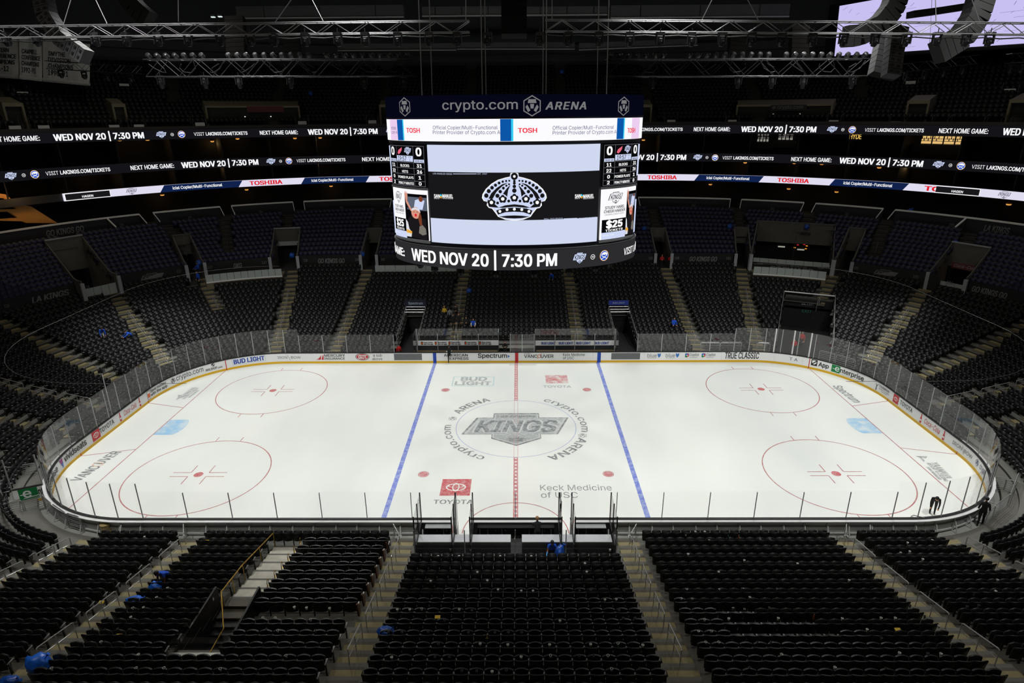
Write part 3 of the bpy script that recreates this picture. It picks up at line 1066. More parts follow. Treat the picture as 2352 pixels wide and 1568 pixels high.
# ============================================================ centre-hung scoreboard
EA, EB = 8.15, 4.98


class Oval:
    def __init__(c, A, B):
        c.A, c.B = A, B
        n = 1440
        c.t = np.linspace(-PI, PI, n + 1)              # t = 0 faces the camera (-y), + to the right
        x, y = A * np.sin(c.t), -B * np.cos(c.t)
        d = np.hypot(np.diff(x), np.diff(y))
        c.s = np.concatenate([[0], np.cumsum(d)]); c.s -= c.s[n // 2]
        c.half = c.s[-1]

    def surf(c, a, b, h=0.0):
        t = float(np.interp(a, c.s, c.t))
        nx, ny = math.sin(t) / c.A, -math.cos(t) / c.B
        l = math.hypot(nx, ny)
        return Vector((c.A * math.sin(t) + nx / l * h, -c.B * math.cos(t) + ny / l * h, b))

    def hit(c, u, v):
        d = ray(u, v)
        a = (d[0] / c.A) ** 2 + (d[1] / c.B) ** 2
        b = 2 * (CAM[0] * d[0] / c.A ** 2 + CAM[1] * d[1] / c.B ** 2)
        e = (CAM[0] / c.A) ** 2 + (CAM[1] / c.B) ** 2 - 1
        D = max(0.0, b * b - 4 * a * e)
        P = CAM + d * (-b - math.sqrt(D)) / (2 * a)
        return float(np.interp(math.atan2(P[0] / c.A, -P[1] / c.B), c.t, c.s)), float(P[2])


OV = Oval(EA, EB)
e_white = E('led_white', (252, 251, 255), 1.0, True)
e_lav = E('led_lavender', (208, 216, 240), 1.0, True)
e_scr = E('led_screen_black', (24, 24, 26))
e_dk = E('led_dark', (44, 44, 47))
e_blk = E('led_black', (9, 9, 11))
e_wtx = E('led_text_white', (255, 255, 255))
e_red = E('led_red', (222, 28, 46)); e_tred = E('led_text_red', (244, 52, 72))
e_navy = E('led_navy', (18, 40, 86)); e_blue = E('led_blue', (12, 86, 168)); e_cyan = E('led_cyan', (52, 206, 244)); e_btx = E('led_text_blue', (62, 72, 120))
e_grytx = E('sign_grey', (118, 118, 120)); e_pale = E('led_pale_blue', (206, 216, 246)); e_pink = E('led_pink', (236, 206, 240)); e_gold = E('led_gold', (236, 170, 60)); e_rblue = E('led_royal', (34, 80, 200))
m_case = M('scoreboard_case', (20, 22, 30), 0.5)
m_casenavy = M('scoreboard_navy', (8, 10, 34), 0.5, spec=0.3)
e_nv = E('sign_navy_glow', (5, 6, 22))

SB = empty('scoreboard', (0, 0, 13.2), label='huge oval video scoreboard hung over centre ice with crown on its screen', cat='scoreboard')


def band(name, m, z0, z1, h0, h1=None, a0=None, a1=None, t=0.08, step=0.35):
    a0 = -OV.half if a0 is None else a0; a1 = OV.half if a1 is None else a1
    h1 = h0 if h1 is None else h1
    n = max(2, int((a1 - a0) / step))
    vs = []; fs = []
    for i in range(n + 1):
        a = a0 + (a1 - a0) * i / n
        vs += [OV.surf(a, z0, h0), OV.surf(a, z1, h1), OV.surf(a, z1, h1 - t), OV.surf(a, z0, h0 - t)]
    for i in range(n):
        for j in range(4): fs.append((4 * i + j, 4 * i + 4 + j, 4 * i + 4 + (j + 1) % 4, 4 * i + (j + 1) % 4))
    fs += [(0, 1, 2, 3), (4 * n + 3, 4 * n + 2, 4 * n + 1, 4 * n)]
    return base_parent(MB().add(vs, fs).build(name, m), SB)


Z = dict(w0=13.31, w1=14.53, m0=14.86, m1=20.66, r0=20.84, r1=22.06, n0=22.18, n1=23.35)
band('inner_case', m_case, 13.3, 23.3, -0.35, t=0.3)
band('lower_ring', e_dk, Z['w0'], Z['w1'], 0.0)
band('ring_trim', m_steel, Z['w1'] + 0.05, Z['w1'] + 0.1, 0.02)
band('dark_gap', m_case, Z['w1'], Z['m0'] + 0.05, -0.12)
band('screen_case', m_case, Z['m0'], Z['m1'], -0.1)
band('dark_gap', m_case, Z['m1'], Z['r0'], -0.06)
band('upper_ring', e_white, Z['r0'], Z['r1'], 0.0)
band('ring_trim', m_casenavy, Z['r1'], Z['n0'], 0.02)
band('name_ring', e_nv, Z['n0'], Z['n1'], 0.0)
# lid and bottom
for nm, z in (('top_lid', 23.3), ('bottom_lid', 13.34)):
    n = 60
    ps = [OV.surf(-OV.half + 2 * OV.half * i / n, z, -0.05) for i in range(n)]
    mb = MB(); mb.add(ps + [p + Vector((0, 0, 0.05)) for p in ps], [tuple(range(n)), tuple(range(2 * n - 1, n - 1, -1))] + [(i, (i + 1) % n, (i + 1) % n + n, i + n) for i in range(n)])
    base_parent(mb.build(nm, m_case), SB)

SP = Print(OV.surf, 0.03, sub=0.35)


def H(u, v): return OV.hit(u, v)


def s_text(s, u0, u1, vb, vt, m, **k):
    a0, z0 = H(u0, vb); a1, _ = H(u1, vb); _, z1 = H((u0 + u1) / 2, vt); _, zb = H((u0 + u1) / 2, vb)
    SP.text(s, a0, zb, z1 - zb, m, width=a1 - a0, **k)


def s_rect(u0, u1, z0, z1, m, dh=0.0, **k): SP.rect(H(u0, 300)[0], z0, H(u1, 300)[0], z1, m, dh, **k)


# name ring
SP.item('name_lettering')
s_text('crypto.com', 1017, 1189, 251, 229.5, e_grytx, bold=0.015)
s_text('ARENA', 1253, 1345, 251, 234, e_grytx, bold=0.045, shear=0.2, space=1.15)
for (u, v, r) in ((1222, 243, 21), (930, 245.5, 20), (1432, 244, 20)):
    SP.item('emblem')
    a, z = H(u, v)
    helmet_hex(SP, (a, z), r / 1433 * 38.5, e_grytx, dh=0.0)
# upper ring: advert repeats
W0, W1 = Z['r0'], Z['r1']
ze = W0 + 0.47
edges = [(914, 926, 928.5), (1149, 1174, 1179), (1416, 1431, 1433.5)]
for u0, u1, u2 in edges:
    SP.item('advert_picture')
    a0, a1, a2 = H(u0, 298)[0], H(u1, 298)[0], H(u2, 298)[0]
    SP.rect(a0, W0 + 0.02, a1, W1 - 0.01, e_blue, 0.002, step=0.2); SP.rect(a1, W0 + 0.02, a2, W1 - 0.01, e_cyan, 0.002, step=0.2)
SP.item('advert_picture')
SP.rect(H(898, 298)[0], W0 + 0.02, H(914, 298)[0], W1 - 0.01, e_pink, 0.001, step=0.2)
SP.rect(H(1450, 298)[0], W0 + 0.02, H(1467, 298)[0], W1 - 0.01, e_pink, 0.001, step=0.2)
for u0, u1 in ((935, 965), (1190, 1233), (1440, 1457)): SP.item('advert_picture'); s_text('TOSH', u0, u1, 304.5, 294, e_tred, bold=0.05)
for u0, u1, w_ in ((995, 1143, 1149), (1269, 1409, 1415)):
    SP.item('advert_picture')
    s_text('Official Copier/Multi-Functional', u0, u1, 297, 288.5, e_btx, bold=0.0)
    s_text('Printer Provider of Crypto.com A', u0, w_, 308, 299.5, e_btx, bold=0.0)
SP.item('advert_picture')
s_text('nctional', 900, 911, 297.5, 289.5, e_btx); s_text('com A', 901, 914, 307, 300, e_btx)
# main screen
aL, aR = H(987, 450)[0], H(1374, 450)[0]
base = Z['m0'] + 0.02, Z['m1'] - 0.02
mb = MB()
def patch(name, m, a0, a1, z0, z1, h, t=0.06, step=0.4): return band(name, m, z0, z1, h, a0=a0, a1=a1, t=t, step=step)
zt = H(1180, 396)[1]; zb = H(1180, 505.5)[1]
main = patch('main_screen', e_lav, aL, aR, base[0], base[1], 0.02)
SP.item('screen_picture')
SP.rect(aL, zb, aR, zt, e_scr, 0.0, step=0.3)
s_text('LOS ANGELES KINGS', 995, 1039, 400.5, 397.3, e_pale); s_text('EST. 1967', 1097, 1119, 400.5, 397.5, e_pale)
SP.line((H(1041, 399)[0], H(1041, 399)[1]), (H(1095, 399)[0], H(1095, 399)[1]), 0.035, e_pale, 0.004)
s_text('2024-2025 SEASON', 1249, 1292, 504, 500.5, e_pale); s_text('LOS ANGELES KINGS', 1327, 1370, 502, 498.8, e_pale)
SP.line(H(1294, 502), H(1325, 500.8), 0.035, e_pale, 0.004)
for u in (998, 1320):
    SP.item('sponsor_picture')
    s_text('SAN', u, u + 13, 453.5, 446, e_wtx, bold=0.05); s_text('MANUEL', u + 19, u + 43, 453.5, 446, e_wtx, bold=0.05)
    s_text('BAND OF', u, u + 12, 456.5, 454, e_wtx); s_text('MISSION INDIANS', u + 19, u + 43, 456.5, 454, e_wtx)
    a, z = H(u + 15.5, 450); SP.poly([(a - 0.09, z), (a, z + 0.13), (a + 0.09, z)], e_cyan, 0.004); SP.poly([(a - 0.09, z - 0.01), (a + 0.09, z - 0.01), (a, z - 0.16)], e_gold, 0.004)


def crown():
    def Q(x, y): return H(780 + x / 2.94, y / 2.94)
    def pg(pts, m, dh): SP.poly([Q(*p) for p in pts], m, dh)
    def dot(x, y, r, m, dh=0.012): a, z = Q(x, y); SP.disc((a, z), r / 2.94 / 1433 * 39.3, m, dh, n=16)
    half = [(1180, 1166), (1206, 1168), (1210, 1192), (1240, 1198), (1290, 1213), (1335, 1240), (1372, 1275), (1394, 1310), (1398, 1335), (1386, 1356), (1362, 1362), (1366, 1385), (1352, 1402), (1330, 1408), (1305, 1440), (1290, 1462), (1240, 1482), (1180, 1488)]
    full = half + [(2360 - x, y) for x, y in reversed(half[1:-1])]
    pg(full, e_wtx, 0.002)
    def shrink(pts, k, cx=1180, cy=1335): return [(cx + (x - cx) * k, cy + (y - cy) * k) for x, y in pts]
    pg(shrink(full, 0.965), e_pale, 0.005)
    cq = lambda x, y: (1176 + x * 0.4313, 1205.4 + y * 0.4313)
    # beads along the rim
    for x, y, r in ((88, 33, 6), (137, 37, 6.5), (190, 47, 7.5), (247, 68, 9), (303, 102, 10), (357, 142, 11.5), (408, 195, 13), (446, 265, 14)):
        x, y = cq(x, y)
        dot(x, y, r, e_scr); dot(2360 - x, y, r, e_scr)
    # black wedges between the ribs, beads on the ribs
    for s in (0, 1):
        f = (lambda x: x) if s == 0 else (lambda x: 2360 - x)
        for w_ in (((68, 95), (125, 150), (188, 235), (150, 255), (122, 285), (105, 180)), ((105, 60), (200, 88), (290, 150), (370, 230), (412, 312), (345, 312), (290, 210), (200, 120))):
            pg([(f(cq(*q)[0]), cq(*q)[1]) for q in w_], e_scr, 0.010)
        for x, y, r in ((92, 88, 6), (133, 110, 7), (180, 148, 9), (229, 202, 11), (273, 268, 13), (97, 350, 9), (270, 380, 9)):
            x, y = cq(x, y); dot(f(x), y, r, e_scr)
    for x, y, r in ((1180, 1190, 22), (1180, 1222, 8), (1180, 1236, 9), (1180, 1258, 11), (1180, 1286, 14)): dot(x, y, r, e_scr)
    dot(1180, 1190, 8, e_wtx, 0.016)
    # scalloped band with blossoms, then the headband
    pg([(1000, 1345), (1040, 1370), (1075, 1400), (1120, 1385), (1180, 1378), (1240, 1385), (1285, 1400), (1320, 1370), (1360, 1345), (1352, 1395), (1310, 1400), (1260, 1402), (1180, 1395), (1100, 1402), (1050, 1400), (1008, 1395)], e_scr, 0.010)
    for x, y in ((1026, 1366), (1102, 1342), (1180, 1334), (1258, 1342), (1334, 1366)):
        for kx, ky in ((0, -14), (15, -2), (9, 13), (-9, 13), (-15, -2)): dot(x + kx, y + ky, 12, e_scr, 0.014)
        dot(x, y, 11, e_wtx, 0.018)
    up = [(1058, 1420), (1100, 1406), (1180, 1400), (1260, 1406), (1302, 1420)]
    lo = [(1290, 1448), (1240, 1432), (1180, 1428), (1120, 1432), (1070, 1448)]
    pg(up + lo, e_scr, 0.012)
    for x, y in ((1083, 1426), (1131, 1414), (1180, 1411), (1230, 1414), (1278, 1426)): dot(x, y, 9, e_wtx, 0.018)
    pg([(1078, 1462), (1120, 1444), (1180, 1438), (1240, 1444), (1282, 1462), (1240, 1456), (1180, 1452), (1120, 1456)], e_pale, 0.012)
    pg([(1076, 1462), (1130, 1455), (1180, 1453), (1230, 1455), (1284, 1462), (1230, 1472), (1180, 1474), (1130, 1472)], e_scr, 0.013)


SP.item('crown_picture')
crown()
# corner panels with the score and an advert
e_skin = E('led_skin', (214, 150, 130)); e_hair = E('led_hair', (120, 62, 40)); e_fur = E('led_fur', (120, 116, 108)); e_cap = E('led_cap', (220, 222, 228)); e_bg = E('led_photo_grey', (92, 100, 116)); e_gr = E('led_gridline', (120, 122, 130)); e_rr = E('led_rose', (232, 104, 130))
for side, ua, ub in ((-1, 906, 983), (1, 1380, 1457)):
    L_ = side < 0
    a0, a1 = H(ua, 450)[0], H(ub, 450)[0]
    wdt = a1 - a0
    z_sc0, z_sc1 = 18.16, base[1]
    pn = patch('score_panel', e_blk, a0, a1, z_sc0, z_sc1, 0.06)
    pa = patch('advert_panel', e_white, a0, a1, base[0] + 0.05, z_sc0 - 0.17, 0.06)
    patch('panel_trim', m_steel, a0 - 0.05, a1 + 0.05, z_sc0 - 0.14, z_sc0 - 0.02, 0.12)
    patch('panel_trim', m_steel, a0 - 0.05, a1 + 0.05, base[0] - 0.12, base[0], 0.1)
    patch('side_screen', e_pale, a0 - 0.5 if L_ else a1 + 0.12, a0 - 0.12 if L_ else a1 + 0.5, 15.0, 17.1, 0.0)
    patch('side_screen', e_pale, a0 - 0.5 if L_ else a1 + 0.12, a0 - 0.12 if L_ else a1 + 0.5, 18.6, 20.5, 0.0)
    def X(t): return a0 + wdt * t
    def Zs(t): return z_sc0 + (z_sc1 - z_sc0) * t
    h = 0.05
    SP.item('score_picture')
    for t in (0.14, 0.30, 0.44, 0.575): SP.rect(X(0.02), Zs(t), X(0.98), Zs(t) + 0.018, e_gr, h, step=0.3)
    for t in (0.02, 0.27, 0.73, 0.97): SP.rect(X(t), Zs(0.02), X(t) + 0.018, Zs(0.97), e_gr, h)
    for z in (0.02, 0.96): SP.rect(X(0.02), Zs(z), X(0.98), Zs(z) + 0.02, e_gr, h, step=0.3)
    rows = [('BLOCKS', '11', '31'), ('HITS', '22', '26'), ('POWER PLAYS', '0', '1'), ('PENALTY MINUTES', '2', '0')]
    for i, (n_, l_, r_) in enumerate(rows):
        z = Zs(0.575 - 0.14 * (i + 1) + 0.035)
        SP.text(n_, X(0.5), z, 0.15, e_wtx, width=min(0.42, 0.04 * len(n_)) * wdt, align='c', dh=h, bold=0.03)
        SP.text(l_, X(0.14), z, 0.19, e_wtx, width=0.055 * wdt * len(l_), align='c', dh=h, bold=0.05)
        SP.text(r_, X(0.86), z, 0.19, e_wtx, width=0.055 * wdt * len(r_), align='c', dh=h, bold=0.05)
    for t, s_, g in ((0.14, '0', 'SOG 18'), (0.86, '0', 'SOG 41')):
        SP.text(s_, X(t), Zs(0.74), 0.46, e_wtx, width=0.11 * wdt, align='c', dh=h, bold=0.06)
        SP.rect(X(t) - 0.115 * wdt, Zs(0.585), X(t) + 0.115 * wdt, Zs(0.655), e_pale, h, step=0.2)
        SP.text(g, X(t), Zs(0.595), 0.11, e_scr, width=0.18 * wdt, align='c', dh=h + 0.004, bold=0.02)
    SP.rect(X(0.28), Zs(0.60), X(0.72), Zs(0.735), e_pale, h, step=0.2)
    SP.text('19:57', X(0.44), Zs(0.615), 0.26, e_scr, width=0.24 * wdt, align='c', dh=h + 0.004, bold=0.02)
    SP.text('1', X(0.645), Zs(0.615), 0.13, e_scr, width=0.025 * wdt, align='c', dh=h + 0.004); SP.text('PER', X(0.645), Zs(0.69), 0.07, e_scr, width=0.07 * wdt, align='c', dh=h + 0.004)
    SP.poly([(X(0.31), Zs(0.79)), (X(0.34), Zs(0.86)), (X(0.45), Zs(0.93)), (X(0.44), Zs(0.86)), (X(0.39), Zs(0.79)), (X(0.345), Zs(0.76))], e_rr, h)
    crest(SP, (X(0.6), Zs(0.845)), 0.2 * wdt, 0.5, e_pale, E('crest_ink', (30, 32, 44)), dh=h)
    SP.item('advert_picture')
    # advert: white left half, photograph of a cheering fan at right
    zA0, zA1 = base[0] + 0.06, z_sc0 - 0.18
    def Za(t): return zA0 + (zA1 - zA0) * t
    xs = 0.66 if not L_ else 0.44
    SP.rect(X(xs), Za(0.0), X(0.99), Za(1.0), e_blk, h, step=0.25)
    SP.rect(X(xs + 0.06), Za(0.6), X(0.99), Za(0.86), e_bg, h + 0.003, step=0.25); SP.rect(X(xs), Za(0.92), X(0.99), Za(1.0), e_white, h + 0.004, step=0.25)
    pw = 0.99 - xs
    def fp(pts, m, d): SP.poly([(X(xs + pw * x), Za(y)) for x, y in pts], m, h + d)
    fp([(0.42, 0.62), (0.5, 0.8), (0.72, 0.84), (0.9, 0.8), (0.8, 0.62)], e_pale, 0.006); SP.disc((X(xs + pw * 0.75), Za(0.83)), 0.05 * wdt * (1 if L_ else 0.6), e_hair, h + 0.008)
    fp([(0.02, 0.68), (0.14, 0.72), (0.36, 0.56), (0.3, 0.5), (0.12, 0.4), (0.18, 0.05), (0.9, 0.0), (0.95, 0.45), (0.6, 0.5), (0.34, 0.6)][:6] + [(0.95, 0.0), (0.92, 0.42), (0.5, 0.5)], E('led_coat', (26, 24, 26)), 0.008)
    fp([(0.0, 0.9), (0.05, 0.98), (0.1, 0.91), (0.14, 0.97), (0.16, 0.88), (0.13, 0.78), (0.34, 0.6), (0.28, 0.57), (0.06, 0.74)], e_skin, 0.011)
    SP.disc((X(xs + pw * 0.5), Za(0.545)), 0.20 * pw * wdt, e_skin, h + 0.013, ry=0.36); SP.disc((X(xs + pw * 0.5), Za(0.50)), 0.05 * pw * wdt, e_red, h + 0.016, ry=0.09)
    for ex in (0.43, 0.57): SP.disc((X(xs + pw * ex), Za(0.565)), 0.025 * pw * wdt, e_hair, h + 0.016, ry=0.03)
    fp([(0.3, 0.58), (0.34, 0.63), (0.5, 0.655), (0.66, 0.63), (0.72, 0.56), (0.66, 0.58), (0.5, 0.615), (0.36, 0.59)], e_cap, 0.017)
    fp([(0.68, 0.56), (0.74, 0.5), (0.76, 0.3), (0.66, 0.3), (0.6, 0.44)], e_hair, 0.015)
    fp([(0.6, 0.14), (0.64, 0.28), (0.78, 0.31), (0.9, 0.24), (0.92, 0.13), (0.76, 0.1)], e_fur, 0.018)
    fp([(0.0, 0.04), (0.0, 0.4), (0.1, 0.34), (0.16, 0.2), (0.28, 0.14), (0.24, 0.04)], e_cap, 0.012); fp([(0.0, 0.12), (0.28, 0.11), (0.28, 0.16), (0.02, 0.19)], e_gold, 0.014)
    SP.rect(X(0.03), Za(0.14), X(xs), Za(0.40), e_blk, h, step=0.25)
    SP.rect(X(0.03), Za(0.0), X(xs), Za(0.14), e_pale, h, step=0.25)
    tw = (xs - 0.1) * wdt
    xm = X(0.03 + (xs - 0.03) / 2)
    SP.text('$25', xm, Za(0.23), 0.42, e_wtx, width=tw * 0.72, align='c', dh=h + 0.005, bold=0.08)
    SP.text('TICKETS', xm, Za(0.155), 0.13, e_wtx, width=tw * 0.8, align='c', dh=h + 0.005, bold=0.05, space=1.1)
    SP.text('STUDY HARD,', xm, Za(0.61), 0.17, e_scr, width=tw * 0.9, align='c', dh=h, bold=0.03)
    SP.text('CHEER HARDER', xm, Za(0.535), 0.17, e_scr, width=tw * 0.98, align='c', dh=h, bold=0.03)
    SP.text('LAKINGS.COM/STUDENT', xm, Za(0.485), 0.09, e_scr, width=tw * 0.92, align='c', dh=h)
    SP.text('SPECIAL OFFER', X(0.06), Za(0.07), 0.07, e_wtx, width=tw * 0.5, dh=h + 0.004)
    crest(SP, (xm, Za(0.82)), tw * 0.68, 0.72, e_white, E('crest_ink', (30, 32, 44)), dh=h)


def sabre(P, c, r, dh=0.0):
    """round badge: blue disc, white beast above two crossed blades"""
    P.disc(c, r, e_gold, dh, n=24); P.disc(c, r * 0.93, e_wtx, dh + 0.003, n=24); P.disc(c, r * 0.86, e_rblue, dh + 0.006, n=24)
    P.poly([(c[0] + x * r, c[1] + y * r) for x, y in ((-0.7, 0.05), (-0.6, 0.4), (-0.2, 0.62), (0.2, 0.66), (0.62, 0.5), (0.7, 0.2), (0.45, 0.02), (0.3, 0.25), (0.05, 0.1), (-0.3, 0.22))], e_wtx, dh + 0.009)
    for s in (-1, 1): P.line((c[0] - s * 0.62 * r, c[1] - 0.6 * r), (c[0] + s * 0.6 * r, c[1] + 0.02 * r), 0.12 * r, e_wtx, dh + 0.011)


def versus(P, c, r, dh=0.0):
    P.ring(c, r * 0.8, r, e_wtx, dh, n=20); P.text('VS', c[0], c[1] - 0.28 * r, 0.56 * r, e_wtx, width=0.9 * r, align='c', dh=dh, bold=0.05)


# lower ring
zc = (Z['w0'] + Z['w1']) / 2
SP.item('date_lettering')
a0, a1 = H(948, 595)[0], H(1278, 597)[0]
SP.text('WED NOV 20 | 7:30 PM', a0, zc - 0.36, 0.74, e_wtx, width=a1 - a0, bold=0.05)
ink = E('crest_ink', (30, 32, 44))
SP.item('badge_picture')
crest(SP, (H(1331, 595)[0], zc), 1.0, 0.75, e_pale, ink)
versus(SP, (H(1361, 592)[0], zc), 0.16)
sabre(SP, (H(1387, 590)[0], zc), 0.34)
SP.item('date_lettering')
a0 = H(1432, 580)[0]
SP.text('VISIT LAKINGS.COM/TICKETS', a0, zc - 0.22, 0.45, e_wtx, width=6.4, bold=0.02)
SP.item('date_lettering')
a0 = H(930, 582)[0]
SP.text('NEXT HOME GAME:', a0, zc - 0.24, 0.5, e_wtx, width=5.6, align='r', bold=0.06)
for o in SP.build(SB, 'screen_picture'): base_parent(o, SB)
# hanging gear under and over the board
for i in range(14):
    t = -2.35 + 4.7 * i / 13
    p = Vector((6.9 * math.sin(t) * 0.97, -3.9 * math.cos(t), 13.3))
    mb = MB(); mb.box(p + Vector((0, 0, -0.08)), (0.5, 0.34, 0.12)); mb.box(p + Vector((0.19, 0, -0.35)), (0.07, 0.2, 0.45)); mb.box(p + Vector((-0.19, 0, -0.35)), (0.07, 0.2, 0.45))
    mb.lathe([(0.02, -0.72), (0.15, -0.7), (0.17, -0.5), (0.13, -0.3), (0.05, -0.24)], p, 10)
    base_parent(mb.build('hanging_lamp', m_black), SB)
for x in (-5.5, -1.9, 1.9, 5.5):
    for y in (-2.4, 2.4):
        mb = MB(); mb.tube([(x, y, 23.3), (x * 0.95, y, 40)], 0.035, 5)
        base_parent(mb.build('hoist_cable', m_steel), SB)
# ============================================================ the seating bowl
def tread(k): return 0.26 + 0.155 * k + 0.0045 * k * k


def s_row(k): return 1.35 + 0.84 * k            # lower tier: distance of the seat backs outside the boards


PR_S, PR_D, PR_Z, PR_R, PR_N = 18.75, 0.92, 6.10, 0.38, 11    # the tier above it
UP_S, UP_D, UP_Z, UP_R, UP_N = 32.0, 0.86, 20.7, 0.47, 17     # top tier
m_riser = M('riser', (52, 52, 50), 0.85, var=0.1, scale=0.8)
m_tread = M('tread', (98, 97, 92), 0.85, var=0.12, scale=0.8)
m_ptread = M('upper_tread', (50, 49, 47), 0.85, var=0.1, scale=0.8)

# openings: (name, axis start, axis end, half width, tier)
def qd(p, a, b, hw):
    """is a plan point inside the strip of half width hw along the line a-b?"""
    dx, dy = b[0] - a[0], b[1] - a[1]
    l = math.hypot(dx, dy)
    t = ((p[0] - a[0]) * dx + (p[1] - a[1]) * dy) / l
    if t < 0 or t > l: return False
    return abs((p[0] - a[0]) * dy - (p[1] - a[1]) * dx) / l < hw


LOW_CUTS = [((-10.85, 13.2), (-10.75, 21.6), 1.0), ((11.0, 13.2), (10.9, 21.5), 1.0), ((27.0, 12.5), (31.5, 22.6), 2.45)]
VOMS = {'V1': ((-42.3, 19.0), (-46.6, 21.3), 1.7), 'V2': ((-36.0, 26.0), (-38.6, 29.1), 0.85), 'V3': ((-27.3, 29.6), (-28.3, 34.6), 1.45), 'V4': ((-17.5, 30.4), (-17.75, 35.7), 0.85),
        'V5': ((17.4, 30.4), (17.65, 35.4), 0.85), 'V6': ((26.6, 29.8), (27.6, 34.4), 0.75), 'VS': ((31.5, 28.3), (33.6, 33.2), 4.25), 'V7': ((36.3, 25.9), (39.0, 29.3), 0.8), 'V8': ((43.3, 19.0), (45.9, 20.4), 1.7)}
NEAR_VOM = ((-12.2, -14.75), (-12.2, -24.6), 1.0)
BOX_F = lambda x, y: 12.9 < y < 15.65 and abs(x - 0.1) < 9.6 or 12.9 < y < 15.6 and abs(x) < 12.4
BOX_N = lambda x, y: -15.75 < y < -12.9 and abs(x) < 5.35


def cut_low(x, y):
    return any(qd((x, y), *c) for c in LOW_CUTS) or (-24.1 < y < -20.75 and -13.1 < x < -11.3) or (12.9 < y < 15.75 and abs(x) < 12.3) or (-15.75 < y < -12.9 and abs(x) < 5.35)


def cut_mid(x, y): return any(qd((x, y), *c) for c in VOMS.values())


def tier(name, prof, q0, q1, n, cut=None, mats=(m_tread, m_riser)):
    """stepped concrete swept along the bowl; prof = [(s, z)...], even spans are treads, odd spans risers"""
    cs = [Curve(s) for s, z in prof]
    mb = MB()
    m = len(prof)
    vs = []
    for i in range(n + 1):
        q = q0 + (q1 - q0) * i / n
        for c, (s, z) in zip(cs, prof): vs.append(c.surf(c.q(q), z))
    mb.v = [tuple(v) for v in vs]
    for i in range(n):
        for j in range(m - 1):
            a, b, c_, d = i * m + j, i * m + j + 1, (i + 1) * m + j + 1, (i + 1) * m + j
            if cut:
                px = sum(vs[t].x for t in (a, b, c_, d)) / 4; py = sum(vs[t].y for t in (a, b, c_, d)) / 4
                if cut(px, py): continue
            mb.f.append((a, d, c_, b)); mb.mi.append(j % 2)
    return tag(mb.build(name, list(mats)), kind='structure')


prof = [(0.25, 0.02), (0.73, 0.02)]
prof = [(0.6, 0.0)]
for k in range(20):
    s0 = s_row(k) - 0.62; s1 = s_row(k) + 0.22
    z = tread(k)
    prof += [(s0, prof[-1][1]), (s0, z)] if False else []
    if k == 0: prof = [(s0, 0.0), (s0, z), (s1, z)]
    else: prof += [(s1 - 0.84, z), (s1, z)]
prof = [(prof[0][0] - 0.02, 0.0)] + prof
tier('terrace_lower', prof, -5, 5, 620, cut_low)
# parapet in front of the second tier, then its rows
S_WALL = s_row(19) + 0.5
m_para = M('parapet_black', (17, 17, 19), 0.6)
prof = [(S_WALL, 4.8), (S_WALL, 4.86), (S_WALL + 0.02, 6.75), (S_WALL + 0.2, 6.75), (S_WALL + 0.2, PR_Z)]
prof = [(S_WALL - 0.3, 4.83), (S_WALL, 4.83), (S_WALL, 6.72), (S_WALL + 0.18, 6.72), (S_WALL + 0.18, PR_Z)]
tier('parapet_middle', prof, -3.2, 3.2, 520, cut_mid, (m_para, m_para))
prof = [(S_WALL + 0.15, PR_Z)]
for k in range(PR_N):
    s1 = PR_S + PR_D * k + 0.3
    z = PR_Z + PR_R * k
    prof += [(s1, z), (s1, z + PR_R)]
S_RAIL = PR_S + PR_D * PR_N + 0.3
prof[-1] = (S_RAIL - PR_D, prof[-1][1])
zt = prof[-1][1]
prof += [(S_RAIL - 0.3, zt), (S_RAIL - 0.3, zt + 0.05), (S_RAIL + 4, zt + 0.05)]
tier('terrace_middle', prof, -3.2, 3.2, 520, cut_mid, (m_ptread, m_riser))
Z_RAIL = 11.76

# ------------------------------------------------------------ suite levels with their LED ribbons
S_R = (29.4, 29.6, 30.0)
R_Z = ((14.02, 14.80), (16.42, 17.42), (19.84, 20.88))
m_slab = M('suite_slab', (40, 40, 40), 0.7)
m_suite = M('suite_back', (16, 15, 14), 0.8)
for i in range(3):
    z0, z1 = R_Z[i]
    s0 = S_R[i]
    tier('floor_suite', [(s0 + 0.14, z0), (s0 + 0.14, z0 + 0.01), (s0 + 0.14, z1), (s0 + 0.3, z1), (s0 + 0.3, z1 - 0.3), (s0 + 7, z1 - 0.3), (s0 + 7, z0 - 0.0), (s0 + 0.14, z0)], -3.1, 3.1, 260, None, (m_slab, m_slab))
tier('wall_suite', [(S_R[0] + 5.5, 10.0), (S_R[0] + 5.5, 20.6)], -3.1, 3.1, 260, None, (m_suite, m_suite))
# top tier and the wall behind it
prof = [(S_R[2] + 0.1, 20.9), (S_R[2] + 0.25, 21.25), (S_R[2] + 0.45, 21.25), (S_R[2] + 0.45, UP_Z), (UP_S - 0.5, UP_Z)]
for k in range(UP_N):
    s1 = UP_S + UP_D * k + 0.3
    z = UP_Z + UP_R * k
    prof += [(s1, z), (s1, z + UP_R)]
UP_CUTS = []
for u in (282, 560, 1790, 2155):
    pass
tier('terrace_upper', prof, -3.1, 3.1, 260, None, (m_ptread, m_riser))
S_BACK = UP_S + UP_D * UP_N + 0.4
Z_BACK = UP_Z + UP_R * UP_N
m_wall = M('upper_wall', (76, 78, 82), 0.8, var=0.06, scale=0.3)
m_lip = M('wall_lip', (190, 190, 190), 0.6)
tier('wall_far', [(S_BACK, Z_BACK - 0.5), (S_BACK, Z_BACK + 2.0), (S_BACK - 0.5, Z_BACK + 2.1), (S_BACK - 0.5, Z_BACK + 3.2), (S_BACK + 0.3, Z_BACK + 3.3), (S_BACK + 0.3, 42)], -3.1, 3.1, 200, None, (m_wall, m_wall))
